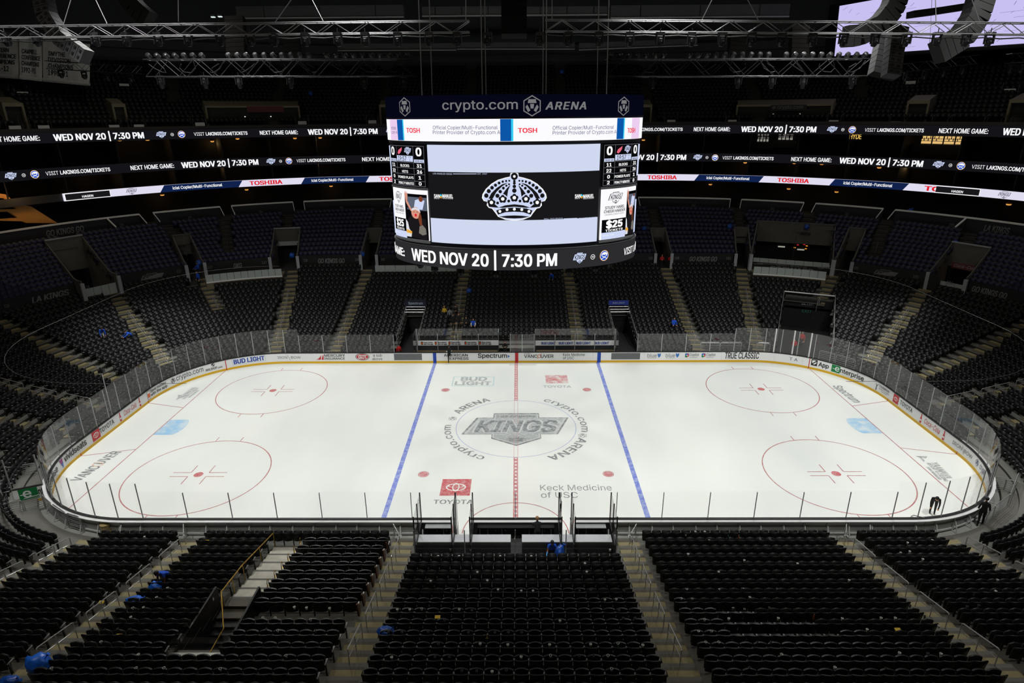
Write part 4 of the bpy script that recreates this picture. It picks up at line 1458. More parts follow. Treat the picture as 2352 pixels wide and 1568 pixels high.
tier('wall_lower_side', [(S_R[2] + 0.1, 20.9), (S_R[2] + 0.12, 20.95)], -3.1, 3.1, 100, None, (m_para, m_para))
# roof
cR = Curve(S_BACK + 6)
ps = [cR.surf(-cR.l5 + 2 * cR.l5 * i / 120, 42.0) for i in range(120)]
tag(MB().add(ps + [p + Vector((0, 0, 0.3)) for p in ps], [tuple(range(120)), tuple(range(239, 119, -1))] + [(i, (i + 1) % 120, (i + 1) % 120 + 120, i + 120) for i in range(120)]).build('ceiling', m_black), kind='structure')
tier('wall_near', [(42.0, 0.0), (42.0, 42)], 3.1, 5, 60, None, (m_para, m_para))
tier('wall_near', [(42.0, 0.0), (42.0, 42)], -5, -3.1, 60, None, (m_para, m_para))
tier('wall_side', [(Curve(0).s + 25.4, 5.0), (25.4, 42)], 3.05, 3.12, 4, None, (m_para, m_para)) if False else None

# ------------------------------------------------------------ aisles
AISLES_L = []
for sx in (-1, 1):
    for sy in (-1, 1):
        AISLES_L += [(sx, sy, (6.15, 13.6), (6.15, 31.0), 0.58), (sx, sy, (17.75, 13.6), (17.75, 31.0), 0.6), (sx, sy, (23.5, 14.0), (26.6, 30.6), 0.62),
                     (sx, sy, (31.3, 9.9), (43.6, 21.6), 0.62), (sx, sy, (33.5, 6.4), (48.5, 11.5), 0.6), (sx, sy, (32.0, 1.9), (49, 2.4), 0.55)]
AISLES_L = [(((sx * a[0], sy * a[1]), (sx * b[0], sy * b[1]), w_)) for sx, sy, a, b, w_ in AISLES_L]
# half-way aisles that start part of the way up the corner blocks
AISLES_L += [((sx * 31.4, sy * 20.6), (sx * 36.2, sy * 27.0), 0.5) for sx in (-1, 1) for sy in (1,)]
AISLES_M = [((-33.6, 29.4), (-38.4, 40.4), 0.55), ((-28.55, 34.6), (-29.9, 43.5), 0.5), ((-17.75, 35.4), (-18.3, 43.5), 0.5), ((-6.1, 30.5), (-6.1, 43), 0.5), ((6.1, 30.5), (6.1, 43), 0.5), ((17.65, 35.2), (18.2, 43.5), 0.5),
            ((27.6, 34.0), (29.3, 43.5), 0.5), ((34.7, 32.6), (38.2, 40.2), 0.55), ((39.4, 25.6), (45.6, 34.6), 0.6), ((-37.0, 27.0), (-45.6, 34.6), 0.6), ((-46.6, 22.0), (-50.5, 26.5), 0.5), ((46.0, 21.0), (50.5, 26.5), 0.5)]


def aisle_pts(a, b, s):
    """where an aisle centre line crosses the outline at offset s (inside its run), else None"""
    lo, hi = 0.0, 1.0
    f = lambda t: soff(a[0] + (b[0] - a[0]) * t, a[1] + (b[1] - a[1]) * t) - s
    if f(0) > 0 or f(1) < 0: return None
    for _ in range(24):
        t = (lo + hi) / 2
        if f(t) > 0: hi = t
        else: lo = t
    return (a[0] + (b[0] - a[0]) * lo, a[1] + (b[1] - a[1]) * lo)


SIDE = lambda x, y: ('far' if y > 0 else 'near') + ('' if abs(x) < 1 else ' left' if x < 0 else ' right')
step_mesh = {}
def aisle_steps(aisles, rows, srow, trd, dpt, mat_a, mat_b, label, lt):
    """each aisle stair is a thing, each of its steps a part"""
    cnt = {}
    for a, b, w_ in aisles:
        dx, dy = b[0] - a[0], b[1] - a[1]
        rz = math.atan2(dy, dx) - PI / 2
        if a[1] < -3 and a[1] > -13 : pass
        tot = []
        for k in rows:
            p = aisle_pts(a, b, srow(k) + 0.02)
            if p is None or label(k, p) is None: continue
            if (cut_low(*p) if lt == 'L' else cut_mid(*p)): continue
            tot.append((k, p))
        if len(tot) < 3: continue
        vis = a[1] > 0 or abs(a[0]) < 26
        key = ('near' if a[1] < 0 else 'far', 'left' if a[0] < 0 else 'right', lt)
        cnt[key] = cnt.get(key, 0) + 1
        root = empty('aisle_stair', (a[0], a[1], trd(tot[0][0])), 0, '%s aisle stairs of the %s stand, %s going %s from the middle' % ({'L': 'tan and grey', 'M': 'dark'}[lt], {'L': key[0] + ' lower', 'M': 'upper'}[lt], ORD(cnt[key]), key[1]), 'stairs', 'aisle stairs')
        for k, p in tot:
            r_ = trd(k + 1) - trd(k)
            u = Vector((dx, dy, 0)).normalized()
            for j, (o, z, m) in enumerate(((-0.24, trd(k) + 0.012, mat_b), (0.02 + 0.0, trd(k) + r_ * 0.5, mat_a))):
                key2 = (round(w_, 2), j, m.name, round(dpt, 2))
                if key2 not in step_mesh:
                    q = MB().box((0, 0, -0.10), (w_ * 2, 0.44, 0.20))
                    t_ = q.build('step', m); step_mesh[key2] = t_.data
                    bpy.data.objects.remove(t_)
                st = bpy.data.objects.new('step', step_mesh[key2])
                link(st, root)
                st.location = (p[0] + u.x * (o + (0.0 if j == 0 else 0.0)) - root.location.x, p[1] + u.y * o - root.location.y, z - root.location.z)
                st.rotation_euler = (0, 0, rz)


aisle_steps(AISLES_L, range(0, 20), s_row, tread, 0.84, m_tan, m_step, lambda k, p: 1 if (p[1] > -26 and abs(p[0]) < 47 and p[1] > -5 or p[1] < -12.9 and abs(p[0]) < 32 and p[1] > -28.5) else None, 'L')
aisle_steps(AISLES_M, range(0, PR_N), lambda k: PR_S + PR_D * k, lambda k: PR_Z + PR_R * k, PR_D, M('dark_step', (66, 62, 54), 0.8), M('dark_step_b', (50, 48, 44), 0.8), lambda k, p: 1, 'M')

# ------------------------------------------------------------ handrails in the aisles
def handrail(a, b, k0, k1, trd, srow, label, off=0.0, mat=None):
    p = aisle_pts(a, b, srow(k0)); q = aisle_pts(a, b, srow(k1))
    if p is None or q is None: return
    d = Vector((b[0] - a[0], b[1] - a[1], 0)).normalized(); n = Vector((-d.y, d.x, 0)) * off
    P = Vector((p[0], p[1], trd(k0))) + n; Q = Vector((q[0], q[1], trd(k1))) + n
    root = empty('handrail', P, 0, label, 'handrail', 'aisle handrails')
    mat = mat or m_rail
    W = Q - P
    up = Vector((0, 0, 0.92)); md = Vector((0, 0, 0.52))
    mb = MB(); mb.tube([up * 0.97, up + W * 0.04 + Vector((0, 0, 0.02)), W * 0.96 + up + Vector((0, 0, 0.02)), W + up * 0.97], 0.024, 6); mb.build('top_rail', mat, root)
    mb = MB(); mb.tube([md, W + md], 0.018, 5); mb.build('middle_rail', mat, root)
    for t in (0.0, 0.5, 1.0):
        mb = MB(); mb.tube([W * t + Vector((0, 0, -0.05)), W * t + up * 0.98], 0.022, 5); mb.build('post', mat, root)


n_ = 0
for i, (a, b, w_) in enumerate(AISLES_L):
    far = a[1] > 0
    if not far and abs(a[0]) > 30: continue
    if a[1] > 0 and abs(a[0]) > 33: continue
    k = 1.0 if not far else 2.0
    j = 0
    while k + 2.3 < (16 if far else 14.6):
        j += 1
        handrail(a, b, k, k + (2.2 if not far else 2.5), tread, s_row, 'steel handrail, %s up from the ice, in the %s %s aisle %s of the middle' % (ORD(j), 'far' if far else 'near', ('short' if abs(a[1]) > 20 else {6: 'first', 17: 'second', 23: 'third', 31: 'fourth', 33: 'fifth', 32: 'end'}[int(abs(a[0]))]), 'left' if a[0] < 0 else 'right'))
        k += 3.05
for (a, b, w_), nm in zip(AISLES_M, range(20)):
    handrail(a, b, 2.0, 4.5, lambda k: PR_Z + PR_R * k, lambda k: PR_S + PR_D * k, 'thin handrail in the dark upper aisle, %s from the left' % ORD(nm + 1), mat=M('dull_rail', (96, 96, 96), 0.4, 0.6))
# wall rail on top of the second tier: light bars with short returns, one per block
m_lrail = M('light_rail', (246, 246, 244), 0.5)
RAIL_SEG = [((-60, 524), (243, 493)), ((243, 488), (318, 484)), ((350, 481), (504, 469)), ((530, 467), (672, 460)), ((697, 459), (899, 454)), ((1466, 455), (1678, 458.5)), ((1703, 459), (1847, 464)), ((1874, 466), (2029, 478)), ((2057, 480), (2220, 497)), ((2222, 497), (2420, 518))]
cW = Curve(S_RAIL - 0.15)
m_backing = M('rail_wall_dark', (30, 30, 36), 0.7)
for i, (p0, p1) in enumerate(RAIL_SEG):
    a0 = on_curve(cW, *p0)[0]; a1 = on_curve(cW, *p1)[0]
    root = empty('rail_wall', cW.surf((a0 + a1) / 2, zt), 0, 'dark wall with a pale top rail behind the violet seats, %s from the left' % ORD(i + 1), 'wall', 'rail walls behind the upper tier')
    mb = MB(); strip(mb, cW, a0, a1, [(0, zt), (0, Z_RAIL), (-0.1, Z_RAIL), (-0.1, zt)]); base_parent(mb.build('backing', m_backing), root)
    mb = MB(); strip(mb, cW, a0, a1, [(0.06, Z_RAIL), (0.06, Z_RAIL + 0.16), (-0.16, Z_RAIL + 0.16), (-0.16, Z_RAIL)]); base_parent(mb.build('top_rail', m_lrail), root)
    for a in (a0, a1):
        x, y, nx, ny = cW.at(a)
        mb = MB(); mb.bar((x, y, Z_RAIL + 0.06), (x - nx * 1.9, y - ny * 1.9, Z_RAIL - 0.75), 0.06, 0.12); base_parent(mb.build('return_rail', m_lrail), root)

# ------------------------------------------------------------ seats
m_seat = M('seat_black', (10, 10, 11), 0.5, spec=0.3)
m_seatf = M('seat_shell', (22, 22, 24), 0.45, spec=0.35)
m_arm = M('arm_grey', (120, 120, 122), 0.4)
m_armd = M('arm_dark', (30, 30, 32), 0.4)
m_vio = M('seat_violet', (44, 42, 76), 0.55)


def panel(w_, zlo, zhi, y0, tilt, bow, th, nx, nz, crown_=0.03):
    """bowed panel with thickness: list of verts and faces"""
    vs = []; fs = []
    for side in (0, 1):
        for i in range(nx + 1):
            u = -1 + 2 * i / nx
            for j in range(nz + 1):
                t = j / nz
                z = zlo + (zhi - zlo) * t - (crown_ * (u * u) * t)
                ww = w_ * (0.92 + 0.08 * t) / 2
                vs.append((u * ww, y0 + bow * (1 - u * u) - tilt * t - (th if side else 0), z))
    m = nz + 1; N = (nx + 1) * m
    for i in range(nx):
        for j in range(nz):
            a = i * m + j
            fs.append((a, a + 1, a + m + 1, a + m)); fs.append((N + a, N + a + m, N + a + m + 1, N + a + 1))
    rim = [i * m for i in range(nx + 1)] + [nx * m + j for j in range(1, m)] + [i * m + nz for i in range(nx - 1, -1, -1)] + [j for j in range(nz - 1, 0, -1)]
    for i in range(len(rim)):
        a, b = rim[i], rim[(i + 1) % len(rim)]
        fs.append((a, b, b + N, a + N))
    return vs, fs


def seat_parts(down=False, hi=True, wd=0.5):
    P = {}
    nx = 4 if hi else 2
    P['backrest'] = panel(wd * 0.99, 0.38, 0.96, -0.02, 0.07, -0.065, 0.045, nx, 2 if hi else 1)
    if down:
        b = MB().box((0, 0.22, 0.43), (wd * 0.86, 0.42, 0.06)); P['cushion'] = (b.v, b.f)
    else:
        P['cushion'] = panel(wd * 0.9, 0.34, 0.88, 0.15, -0.02, 0.045, 0.06, nx, 1)
    b = MB().box((wd / 2, 0.10, 0.60), (0.05, 0.30, 0.045)); P['armrest'] = (b.v, b.f)
    b = MB().box((wd / 2, 0.03, 0.30), (0.035, 0.09, 0.60)); P['bracket'] = (b.v, b.f)
    return P


PITCH_S = 0.525
def seat_rows(rows, srow, trd, aisles, cutf, pitch, keep, back=0.0):
    """every seat position of a tier: (x, y, z, facing, row, arc)"""
    out = []
    for k in rows:
        c = Curve(srow(k) + back)
        n = int(2 * c.l5 / pitch)
        z = trd(k)
        for i in range(n):
            a = -c.l5 + (i + 0.5) * 2 * c.l5 / n
            x, y, nx, ny = c.at(a)
            if not keep(x, y, k): continue
            if cutf(x, y) or cutf(x - nx * 0.4, y - ny * 0.4) or cutf(x + nx * 0.2, y + ny * 0.2): continue
            if any(qd((x, y), p, q, w_ + pitch * 0.45) for p, q, w_ in aisles): continue
            out.append((x, y, z, math.atan2(-ny, -nx) - PI / 2, k, a))
    return out


def frustum(x, y, z, mu=40, mv=60):
    d = np.array([x, y, z]) - CAM
    w_ = d @ _F
    if w_ < 1: return None
    u = 1176 + FPX * (d @ _R) / w_; v = 784 - FPX * (d @ _U) / w_
    if -mu < u < 2352 + mu and -mv < v < 1568 + mv: return u, v, w_
    return None


def near_block_cut(x, y):
    if cut_low(x, y): return True
    if y > 0:
        so = soff(x, y)
        if so > s_row(16.5) and (-35.9 < x < -26.4 or 26.4 < x < 35.6): return True      # viewing platforms
        if so > s_row(17.5) and -16.7 < x < -6.6: return True
    if y < 0:
        if qd((x, y), *NEAR_VOM): return True
        if -11.3 < x < -6.3 and -21.9 < y < -14.6: return True      # the wide seats stand here
    return False


low = seat_rows(range(0, 20), s_row, tread, AISLES_L, near_block_cut, PITCH_S, lambda x, y, k: not (k == 0 and y < -3 and abs(x) > 23.4) and frustum(x, y, tread(k) + 0.5, 900, 500) is not None)
STRAIGHT = []


def stuff_mesh(name, seats, wd, mats, label, hi=False, keyf=None):
    P = seat_parts(False, hi, wd)
    V = []; F = []; MI = []
    for nm, (v, f) in P.items():
        o = len(V); V += [tuple(p) for p in v]; F += [tuple(i + o for i in t) for t in f]; MI += [{'backrest': 0, 'cushion': 1, 'armrest': 2, 'bracket': 3}[nm]] * len(f)
    V = np.array(V); nV = len(V); N = len(seats)
    S = np.array([s[:4] for s in seats])
    c, s_ = np.cos(S[:, 3])[:, None], np.sin(S[:, 3])[:, None]
    X = S[:, 0:1] + V[None, :, 0] * c - V[None, :, 1] * s_
    Y = S[:, 1:2] + V[None, :, 0] * s_ + V[None, :, 1] * c
    Zz = S[:, 2:3] + V[None, :, 2]
    co = np.stack([X, Y, Zz], -1).reshape(-1, 3)
    lens = np.array([len(f) for f in F]); flat = np.array([i for f in F for i in f])
    me = bpy.data.meshes.new(name)
    me.vertices.add(nV * N); me.vertices.foreach_set('co', co.astype(np.float32).ravel())
    loops = (flat[None, :] + (np.arange(N) * nV)[:, None]).ravel()
    me.loops.add(len(loops)); me.loops.foreach_set('vertex_index', loops.astype(np.int32))
    tot = np.tile(lens, N); st = np.concatenate([[0], np.cumsum(tot)[:-1]])
    me.polygons.add(len(tot)); me.polygons.foreach_set('loop_start', st.astype(np.int32)); me.polygons.foreach_set('loop_total', tot.astype(np.int32))
    for m in mats: me.materials.append(m)
    me.polygons.foreach_set('material_index', np.tile(np.array(MI), N).astype(np.int32))
    me.update(calc_edges=True)
    o = link(bpy.data.objects.new(name, me))
    return tag(o, label, 'seats', kind='stuff')


# the 300 nearest seats are things of their own
def cdist(s): return math.dist((s[0], s[1], s[2]), CAM)
vis = [s for s in low if s[1] < 0 and frustum(s[0], s[1], s[2] + 0.7, 15, 8)]
vis.sort(key=cdist)
NEAR300 = vis[:300]
ns = set(id(s) for s in NEAR300)
rest = [s for s in low if id(s) not in ns]


def proto_seat(down):
    r = empty('folding_seat', (0, 0, 0))
    for nm, (v, f) in seat_parts(down, True, PITCH_S).items():
        MB().add(v, f).build(nm, {'backrest': m_seat, 'cushion': m_seatf, 'armrest': m_arm, 'bracket': m_armd}[nm], r)
    r['category'] = 'seat'
    return r


def block_of(x):
    return 'far left' if x < -17.7 else 'left' if x < -6.1 else 'centre' if x < 6.1 else 'right' if x < 17.7 else 'far right'


kmax = max(s[4] for s in NEAR300)
byrow = {}
for s in NEAR300: byrow.setdefault((block_of(s[0]), s[4]), []).append(s)
pA, pB = proto_seat(False), proto_seat(True)
used = [False, False]
for (blk, k), lst in sorted(byrow.items(), key=lambda t: str(t[0])):
    lst.sort(key=lambda s: s[0])
    for i, s in enumerate(lst):
        dn = 8.6 < s[0] < 12.6 and 2 <= k <= 11 and (blk == 'right')
        p = pB if dn else pA
        o = dup(p, s[:3], s[3]) if used[dn] else p
        if not used[dn]:
            o.location = s[:3]; o.rotation_euler = (0, 0, s[3]); used[dn] = True
        o['label'] = 'black folding seat, %s from left in the %s row up of the near %s block' % (ORD(i + 1), ORD(kmax - k + 1), blk)
        o['group'] = 'black folding seats in the near stand'
if not used[1]:
    for c in list(pB.children): bpy.data.objects.remove(c)
    bpy.data.objects.remove(pB)
stuff_mesh('folding_seats', rest, PITCH_S, (m_seat, m_seatf, m_arm, m_armd), 'rows of black folding seats in the lower stands round the ice', hi=False)

# violet seats of the second tier
pk = lambda k: PR_S + PR_D * k
mid = seat_rows(range(PR_N), pk, lambda k: PR_Z + PR_R * k, AISLES_M, cut_mid, 0.55, lambda x, y, k: y > -8 and frustum(x, y, PR_Z + PR_R * k + 0.5, 600, 100) is not None)
m_vback = M('seat_violet_back', (30, 29, 44), 0.5)
mid.sort(key=cdist)
V = []; F = []; mm = MB()
for nm, (v, f) in seat_parts(False, False, 0.55).items():
    mm.cur = 1 if nm == 'cushion' else 2 if nm == 'armrest' else 0
    mm.add(v, f)
hid = lambda s: (lambda f_: f_ is not None and 895 < f_[0] < 1470 and f_[1] < 600)(frustum(s[0], s[1], s[2]))
ind = [s for s in mid if s[4] <= 3 and not hid(s)][:300]
ids = set(id(s) for s in ind)
first = None
ind.sort(key=lambda s: (s[4], s[5]))
cnt = {}
for s in ind:
    cnt[s[4]] = cnt.get(s[4], 0) + 1
    if first is None: o = first = mm.build('violet_seat', [m_vback, m_vio, m_armd])
    else: o = first.copy(); link(o)
    o.location = s[:3]; o.rotation_euler = (0, 0, s[3])
    tag(o, 'dark violet folding seat, %s from left in row %s of the tier above the parapet' % (ORD(cnt[s[4]]), ('one', 'two', 'three', 'four')[s[4]]), 'seat', 'violet seats of the middle tier')
stuff_mesh('violet_seats', [s for s in mid if id(s) not in ids], 0.55, (m_vback, m_vio, m_armd, m_armd), 'rows of dark violet seats under the pale rail walls')
# top tier
AISLES_U = [((x0, 40), (x1, 64), 0.55) for x0, x1 in ((-42.5, -52), (-30.5, -35), (-17.5, -19.5), (-6, -6.5), (6, 6.5), (17.5, 19.5), (30.5, 35), (42.5, 52))] + [((sx * 49, 24), (sx * 66, 38), 0.55) for sx in (-1, 1)]
up = seat_rows(range(1, UP_N), lambda k: UP_S + UP_D * k, lambda k: UP_Z + UP_R * k, AISLES_U, lambda x, y: False, 0.55, lambda x, y, k: y > -6 and frustum(x, y, UP_Z + UP_R * k + 0.5, 600, 100) is not None)
m_upst = M('seat_top_tier', (18, 18, 20), 0.55)
stuff_mesh('top_tier_seats', up, 0.55, (m_upst, m_upst, m_armd, m_armd), 'rows of dark seats in the shadowed top tier under the roof')
# ============================================================ near side: wide seats, stair well, boxes, rails, corner gates
m_wood = M('seat_end_wood', (92, 52, 30), 0.4, var=0.25, scale=8)
WP = 0.64
wp = empty('wide_seat', (0, 0, 0)); wp['category'] = 'seat'
for nm, (v, f) in seat_parts(False, True, WP).items():
    MB().add(v, f).build(nm, {'backrest': m_seat, 'cushion': m_seatf, 'armrest': M('arm_pale', (150, 150, 150), 0.4), 'bracket': m_armd}[nm], wp)
first = True
for k in range(1, 9):
    for i in range(7):
        x = -10.95 + WP * i + (0.0 if k > 1 else 0.1)
        if x > -6.75: continue
        y = -(RH + s_row(k))
        o = wp if first else dup(wp)
        first = False
        o.location = (x, y, tread(k)); o.rotation_euler = (0, 0, 0)
        tag(o, 'wide black seat right of the stair well, %s from left, %s row from ice' % (ORD(i + 1), ORD(k)), 'seat', 'wide black seats beside the stair well')
for k in range(1, 9):
    root = MB()
    for d in range(1):
        pr = [(0.16, 0.05), (0.2, 0.55), (0.05, 0.62), (-0.12, 0.86), (-0.2, 0.84), (-0.12, 0.3), (-0.05, 0.05)]
        root.prism(pr, Matrix(((0, 0, 1, 0), (1, 0, 0, 0), (0, 1, 0, 0), (0, 0, 0, 1))), 0.07)
    o = root.build('seat_end_panel', m_wood)
    o.location = (-6.80, -(RH + s_row(k)), tread(k))
    tag(o, 'brown wooden end panel of the %s wide-seat row from the ice' % ORD(k), 'end panel', 'wooden row ends')

# stair well left of them
VX0, VX1 = -13.15, -11.25
vw = empty('stair_well', (-12.2, -20.0, 0.3), label='stair well with glass screens and a brass handrail cut into the near seating', cat='stairs')
def vadd(mb, name, m): return base_parent(mb.build(name, m), vw)
for k in range(1, 7):
    for j in (0, 1):
        z = tread(k) + (0 if j == 0 else (tread(k + 1) - tread(k)) / 2)
        y = -(RH + s_row(k)) + 0.40 - 0.42 * j
        vadd(MB().box((-12.15, y - 0.21, z + 0.03), (1.7, 0.43, 0.1)), 'step', M('pale_step', (176, 172, 160), 0.8, var=0.15, scale=2))
zl = tread(7)
yl = -(RH + s_row(7)) + 0.4
vadd(MB().box((-12.2, yl - 0.55, zl + 0.02), (1.9, 1.2, 0.08)), 'landing', m_step)
yb = -24.15
for i in range(6):
    vadd(MB().box((-12.2, yl - 1.35 - 0.3 * i, zl - 0.16 * (i + 1)), (1.8, 0.32, 0.16)), 'lower_step', m_dark)  # dark colour stands in for the shade down the well
vadd(MB().box((-12.2, -22.4, 0.35), (1.8, 3.5, 0.06)), 'well_floor', m_black)  # black sheet put in for the darkness at the bottom
zb_ = 2.78
mb = MB(); mb.box((VX0, (yl - 0.6 + yb) / 2, zl + 0.1), (0.08, yl - 0.6 - yb, 2.4)); vadd(mb, 'side_wall', m_black)
mb = MB(); mb.box((VX1, (yl - 0.6 + yb) / 2, zl + 0.1), (0.08, yl - 0.6 - yb, 2.4)); vadd(mb, 'side_wall', m_black)
mb = MB(); mb.box((-12.2, yb - 0.1, zb_ - 0.35), (1.95, 0.2, 0.9)); vadd(mb, 'back_wall', m_dark)
mb = MB(); mb.box((-12.2, yb - 0.02, zb_ + 0.16), (2.0, 0.16, 0.1)); vadd(mb, 'base_rail', M('bright_rail', (216, 214, 206), 0.3, 0.7))
for nm, pts in (('glass_screen', [(VX0, -18.4, 2.0), (VX0, -21.2, 2.55), (VX0, yb, 3.75), (VX0, yb, 2.9), (VX0, -21.2, 1.75), (VX0, -18.4, 1.15)]), ('glass_screen', [(VX1, -18.9, 2.1), (VX1, -21.4, 2.6), (VX1, yb, 3.75), (VX1, yb, 2.9), (VX1, -21.4, 1.85), (VX1, -18.9, 1.3)]),
                ('glass_screen', [(VX0, yb, 3.8), (VX1, yb, 3.8), (VX1, yb, 2.95), (VX0, yb, 2.95)])):
    n = len(pts); d = Vector((0.015, 0, 0)) if pts[0][0] == pts[2][0] else Vector((0, 0.015, 0))
    mb = MB(); mb.add([Vector(p) for p in pts] + [Vector(p) + d for p in pts], [tuple(range(n)), tuple(range(2 * n - 1, n - 1, -1))] + [(i, (i + 1) % n, (i + 1) % n + n, i + n) for i in range(n)])
    vadd(mb, nm, m_glassn)
hr = [(-12.98, -14.6, 1.3), (-13.1, -18.0, 2.05), (-13.02, -20.3, 2.5), (-12.1, -22.2, 2.3), (-11.75, yb + 0.05, 2.85)]
mb = MB(); mb.tube(hr, 0.03, 6); vadd(mb, 'brass_handrail', m_brass)
for p, d in ((hr[0], 0.95), ((-13.05, -16.2, 1.65), 0.9), (hr[1], 0.9), ((-13.05, -19.2, 2.28), 0.85), (hr[2], 0.8)):
    mb = MB(); mb.tube([p, (p[0], p[1], p[2] - d)], 0.022, 5); vadd(mb, 'brass_post', m_brass)
for k in range(1, 8):
    x, y, z = -11.42, -(RH + s_row(k)) + 0.05, tread(k)
    mb = MB(); mb.tube([(x, y, z), (x, y, z + 0.75), (x, y + 0.05, z + 0.86), (x, y + 0.16, z + 0.84), (x, y + 0.18, z + 0.55), (x, y + 0.02, z + 0.5)], 0.02, 5); vadd(mb, 'brass_grip', m_brass)
mb = MB(); mb.lathe([(0.01, -0.05), (0.09, -0.04), (0.09, 0.04), (0.01, 0.05)], (-11.35, -23.4, 1.9), 10); vadd(mb, 'wall_lamp', E('warm_lamp', (255, 196, 110), 0.9))

# boxes on the near side of the boards
m_boxin = M('box_inside', (40, 41, 44), 0.6)
m_bench = M('bench_back_grey', (196, 198, 204), 0.5)
BXY = -15.35
def nbox(name, x0, x1, label, gl=True):
    r = empty(name, ((x0 + x1) / 2, -14.2, 0), label=label, cat='box', group='boxes behind the near boards')
    def ad(mb, nm, m): return base_parent(mb.build(nm, m), r)
    for x in (x0, x1):
        ad(MB().box((x, -14.15, 0.52), (0.07, 2.2, 1.04)), 'side_board', m_boxin)
        ad(MB().box((x, -14.15, 1.95), (0.02, 2.1, 1.75)), 'side_glass', m_glassn)
        for y in (-13.15, -14.2, BXY): ad(MB().bar((x, y, 0.0), (x, y, 2.86), 0.06, 0.06), 'post', m_black)
    ad(MB().box(((x0 + x1) / 2, -13.22, 0.5), (x1 - x0 - 0.1, 0.06, 0.95)), 'front_lining', m_boxin)
    ad(MB().box(((x0 + x1) / 2, -13.4, 0.86), (x1 - x0 - 0.5, 0.4, 0.05)), 'shelf', M('shelf_grey', (150, 152, 155), 0.5) if gl else m_black)
    ad(MB().box(((x0 + x1) / 2, -14.1, 0.012), (x1 - x0, 2.2, 0.03)), 'mat', M('mat_dark', (50, 50, 52), 0.8))
    return r


nbox('penalty_box', -5.25, -3.3, 'left grey-shelved penalty box behind the near boards')
nbox('timekeeper_box', -2.35, 2.4, 'middle dark timekeeper box between the two open gates', False)
nbox('penalty_box', 3.1, 5.25, 'right grey-shelved penalty box behind the near boards')
for x0, x1, nm in ((-5.25, -0.25, 'left'), (0.35, 5.15, 'right')):
    r = empty('counter_table', ((x0 + x1) / 2, -14.53, 0), 0, '%s long pale grey counter at the back of the near boxes' % nm, 'counter', 'counters behind the boxes')
    base_parent(MB().box(((x0 + x1) / 2, -14.53, 0.9), (x1 - x0, 0.62, 0.05)).build('top', m_bench), r)
    base_parent(MB().box(((x0 + x1) / 2, -14.78, 0.45), (x1 - x0, 0.05, 0.86)).build('front', m_boxin), r)
r = empty('back_glass', (0, BXY - 0.2, 0), label='low clear glass screen on posts behind the near boxes', cat='glass screen')
for i in range(4):
    x0 = -5.25 + i * 2.625
    base_parent(MB().box((x0 + 1.31, BXY - 0.2, 1.62), (2.6, 0.014, 1.2)).build('glass_pane', m_glassn), r)
    base_parent(MB().bar((x0, BXY - 0.2, 0.0), (x0, BXY - 0.2, 2.2), 0.05).build('post', m_steel), r)
base_parent(MB().bar((5.25, BXY - 0.2, 0.0), (5.25, BXY - 0.2, 2.2), 0.05).build('post', m_steel), r)
for x0, x1, nm in ((-3.25, -2.45, 'left'), (2.45, 3.05, 'right')):
    o = MB().box(((x0 + x1) / 2, -13.9, 0.006), (x1 - x0, 1.9, 0.02)).build('gateway_mat', M('gateway_white', (226, 228, 228), 0.5))
    tag(o, 'white mat in the open gateway %s of the timekeeper box' % nm, 'mat')
    g = empty('box_gate', (x0, -13.05, 0), label='open gate leaf hinged %s of the timekeeper box' % nm, cat='gate')
    base_parent(MB().box((x0 + 0.02, -13.5, 0.53), (0.06, 0.85, 1.0)).build('leaf', m_white), g)
    base_parent(MB().box((x0 + 0.02, -13.5, 1.95), (0.016, 0.8, 1.75)).build('glass_pane', m_glassn), g)
    base_parent(MB().bar((x0 + 0.02, -13.92, 0.05), (x0 + 0.02, -13.92, 2.85), 0.05).build('post', m_steel), g)


def barrier(p, q, label, h=1.05, nb=7, z=None):
    """steel crowd barrier: rounded frame, upright bars at the ends and level bars between"""
    p = Vector(p); q = Vector(q)
    r = empty('steel_barrier', p, 0, label, 'barrier', 'steel barriers in the corners')
    W = q - p; d = W.normalized()
    mb = MB(); mb.tube([(0, 0, 0), (0, 0, h * 0.92), d * 0.1 + Vector((0, 0, h)), W - d * 0.1 + Vector((0, 0, h)), W + Vector((0, 0, h * 0.92)), W], 0.028, 6); mb.build('frame', m_rail, r)
    for i in range(nb):
        z_ = 0.12 + (h - 0.24) * i / (nb - 1)
        mb = MB(); mb.bar(d * 0.03 + Vector((0, 0, z_)), W - d * 0.03 + Vector((0, 0, z_)), 0.022, 0.03); mb.build('bar', m_rail, r)
    return r


def P0(u, v, z=0.02): p = on_z(u, v, z); return (p.x, p.y, z)


# left corner: open ice gate, barriers
c = C0.at(LGATE[0])
gp = P0(108, 1146, 0.0); gq = P0(38, 1160, 0.0)
g = empty('ice_gate', gp, 0, 'open white ice gate with a green square advert in the left corner', 'gate')
gd = (Vector(gq) - Vector(gp)); gl_ = gd.length; gd.normalize()
gn = Vector((gd.y, -gd.x, 0))
if gn.dot(Vector(CAM) - Vector(gp)) < 0: gn = -gn
GS = lambda a, b, h: Vector(gq) * 1.0 - gd * a * 1.0 + Vector((0, 0, b)) + gn * (h + 0.045)
def gbox(a0, a1, z0, z1, th, nm, m):
    mb = MB(); ps = [Vector(gp) + gd * a + Vector((0, 0, z)) + gn * t for t in (-th / 2, th / 2) for a, z in ((a0, z0), (a1, z0), (a1, z1), (a0, z1))]
    mb.add(ps, [(0, 1, 2, 3), (7, 6, 5, 4)] + [(i, (i + 1) % 4, (i + 1) % 4 + 4, i + 4) for i in range(4)])
    base_parent(mb.build(nm, m), g)
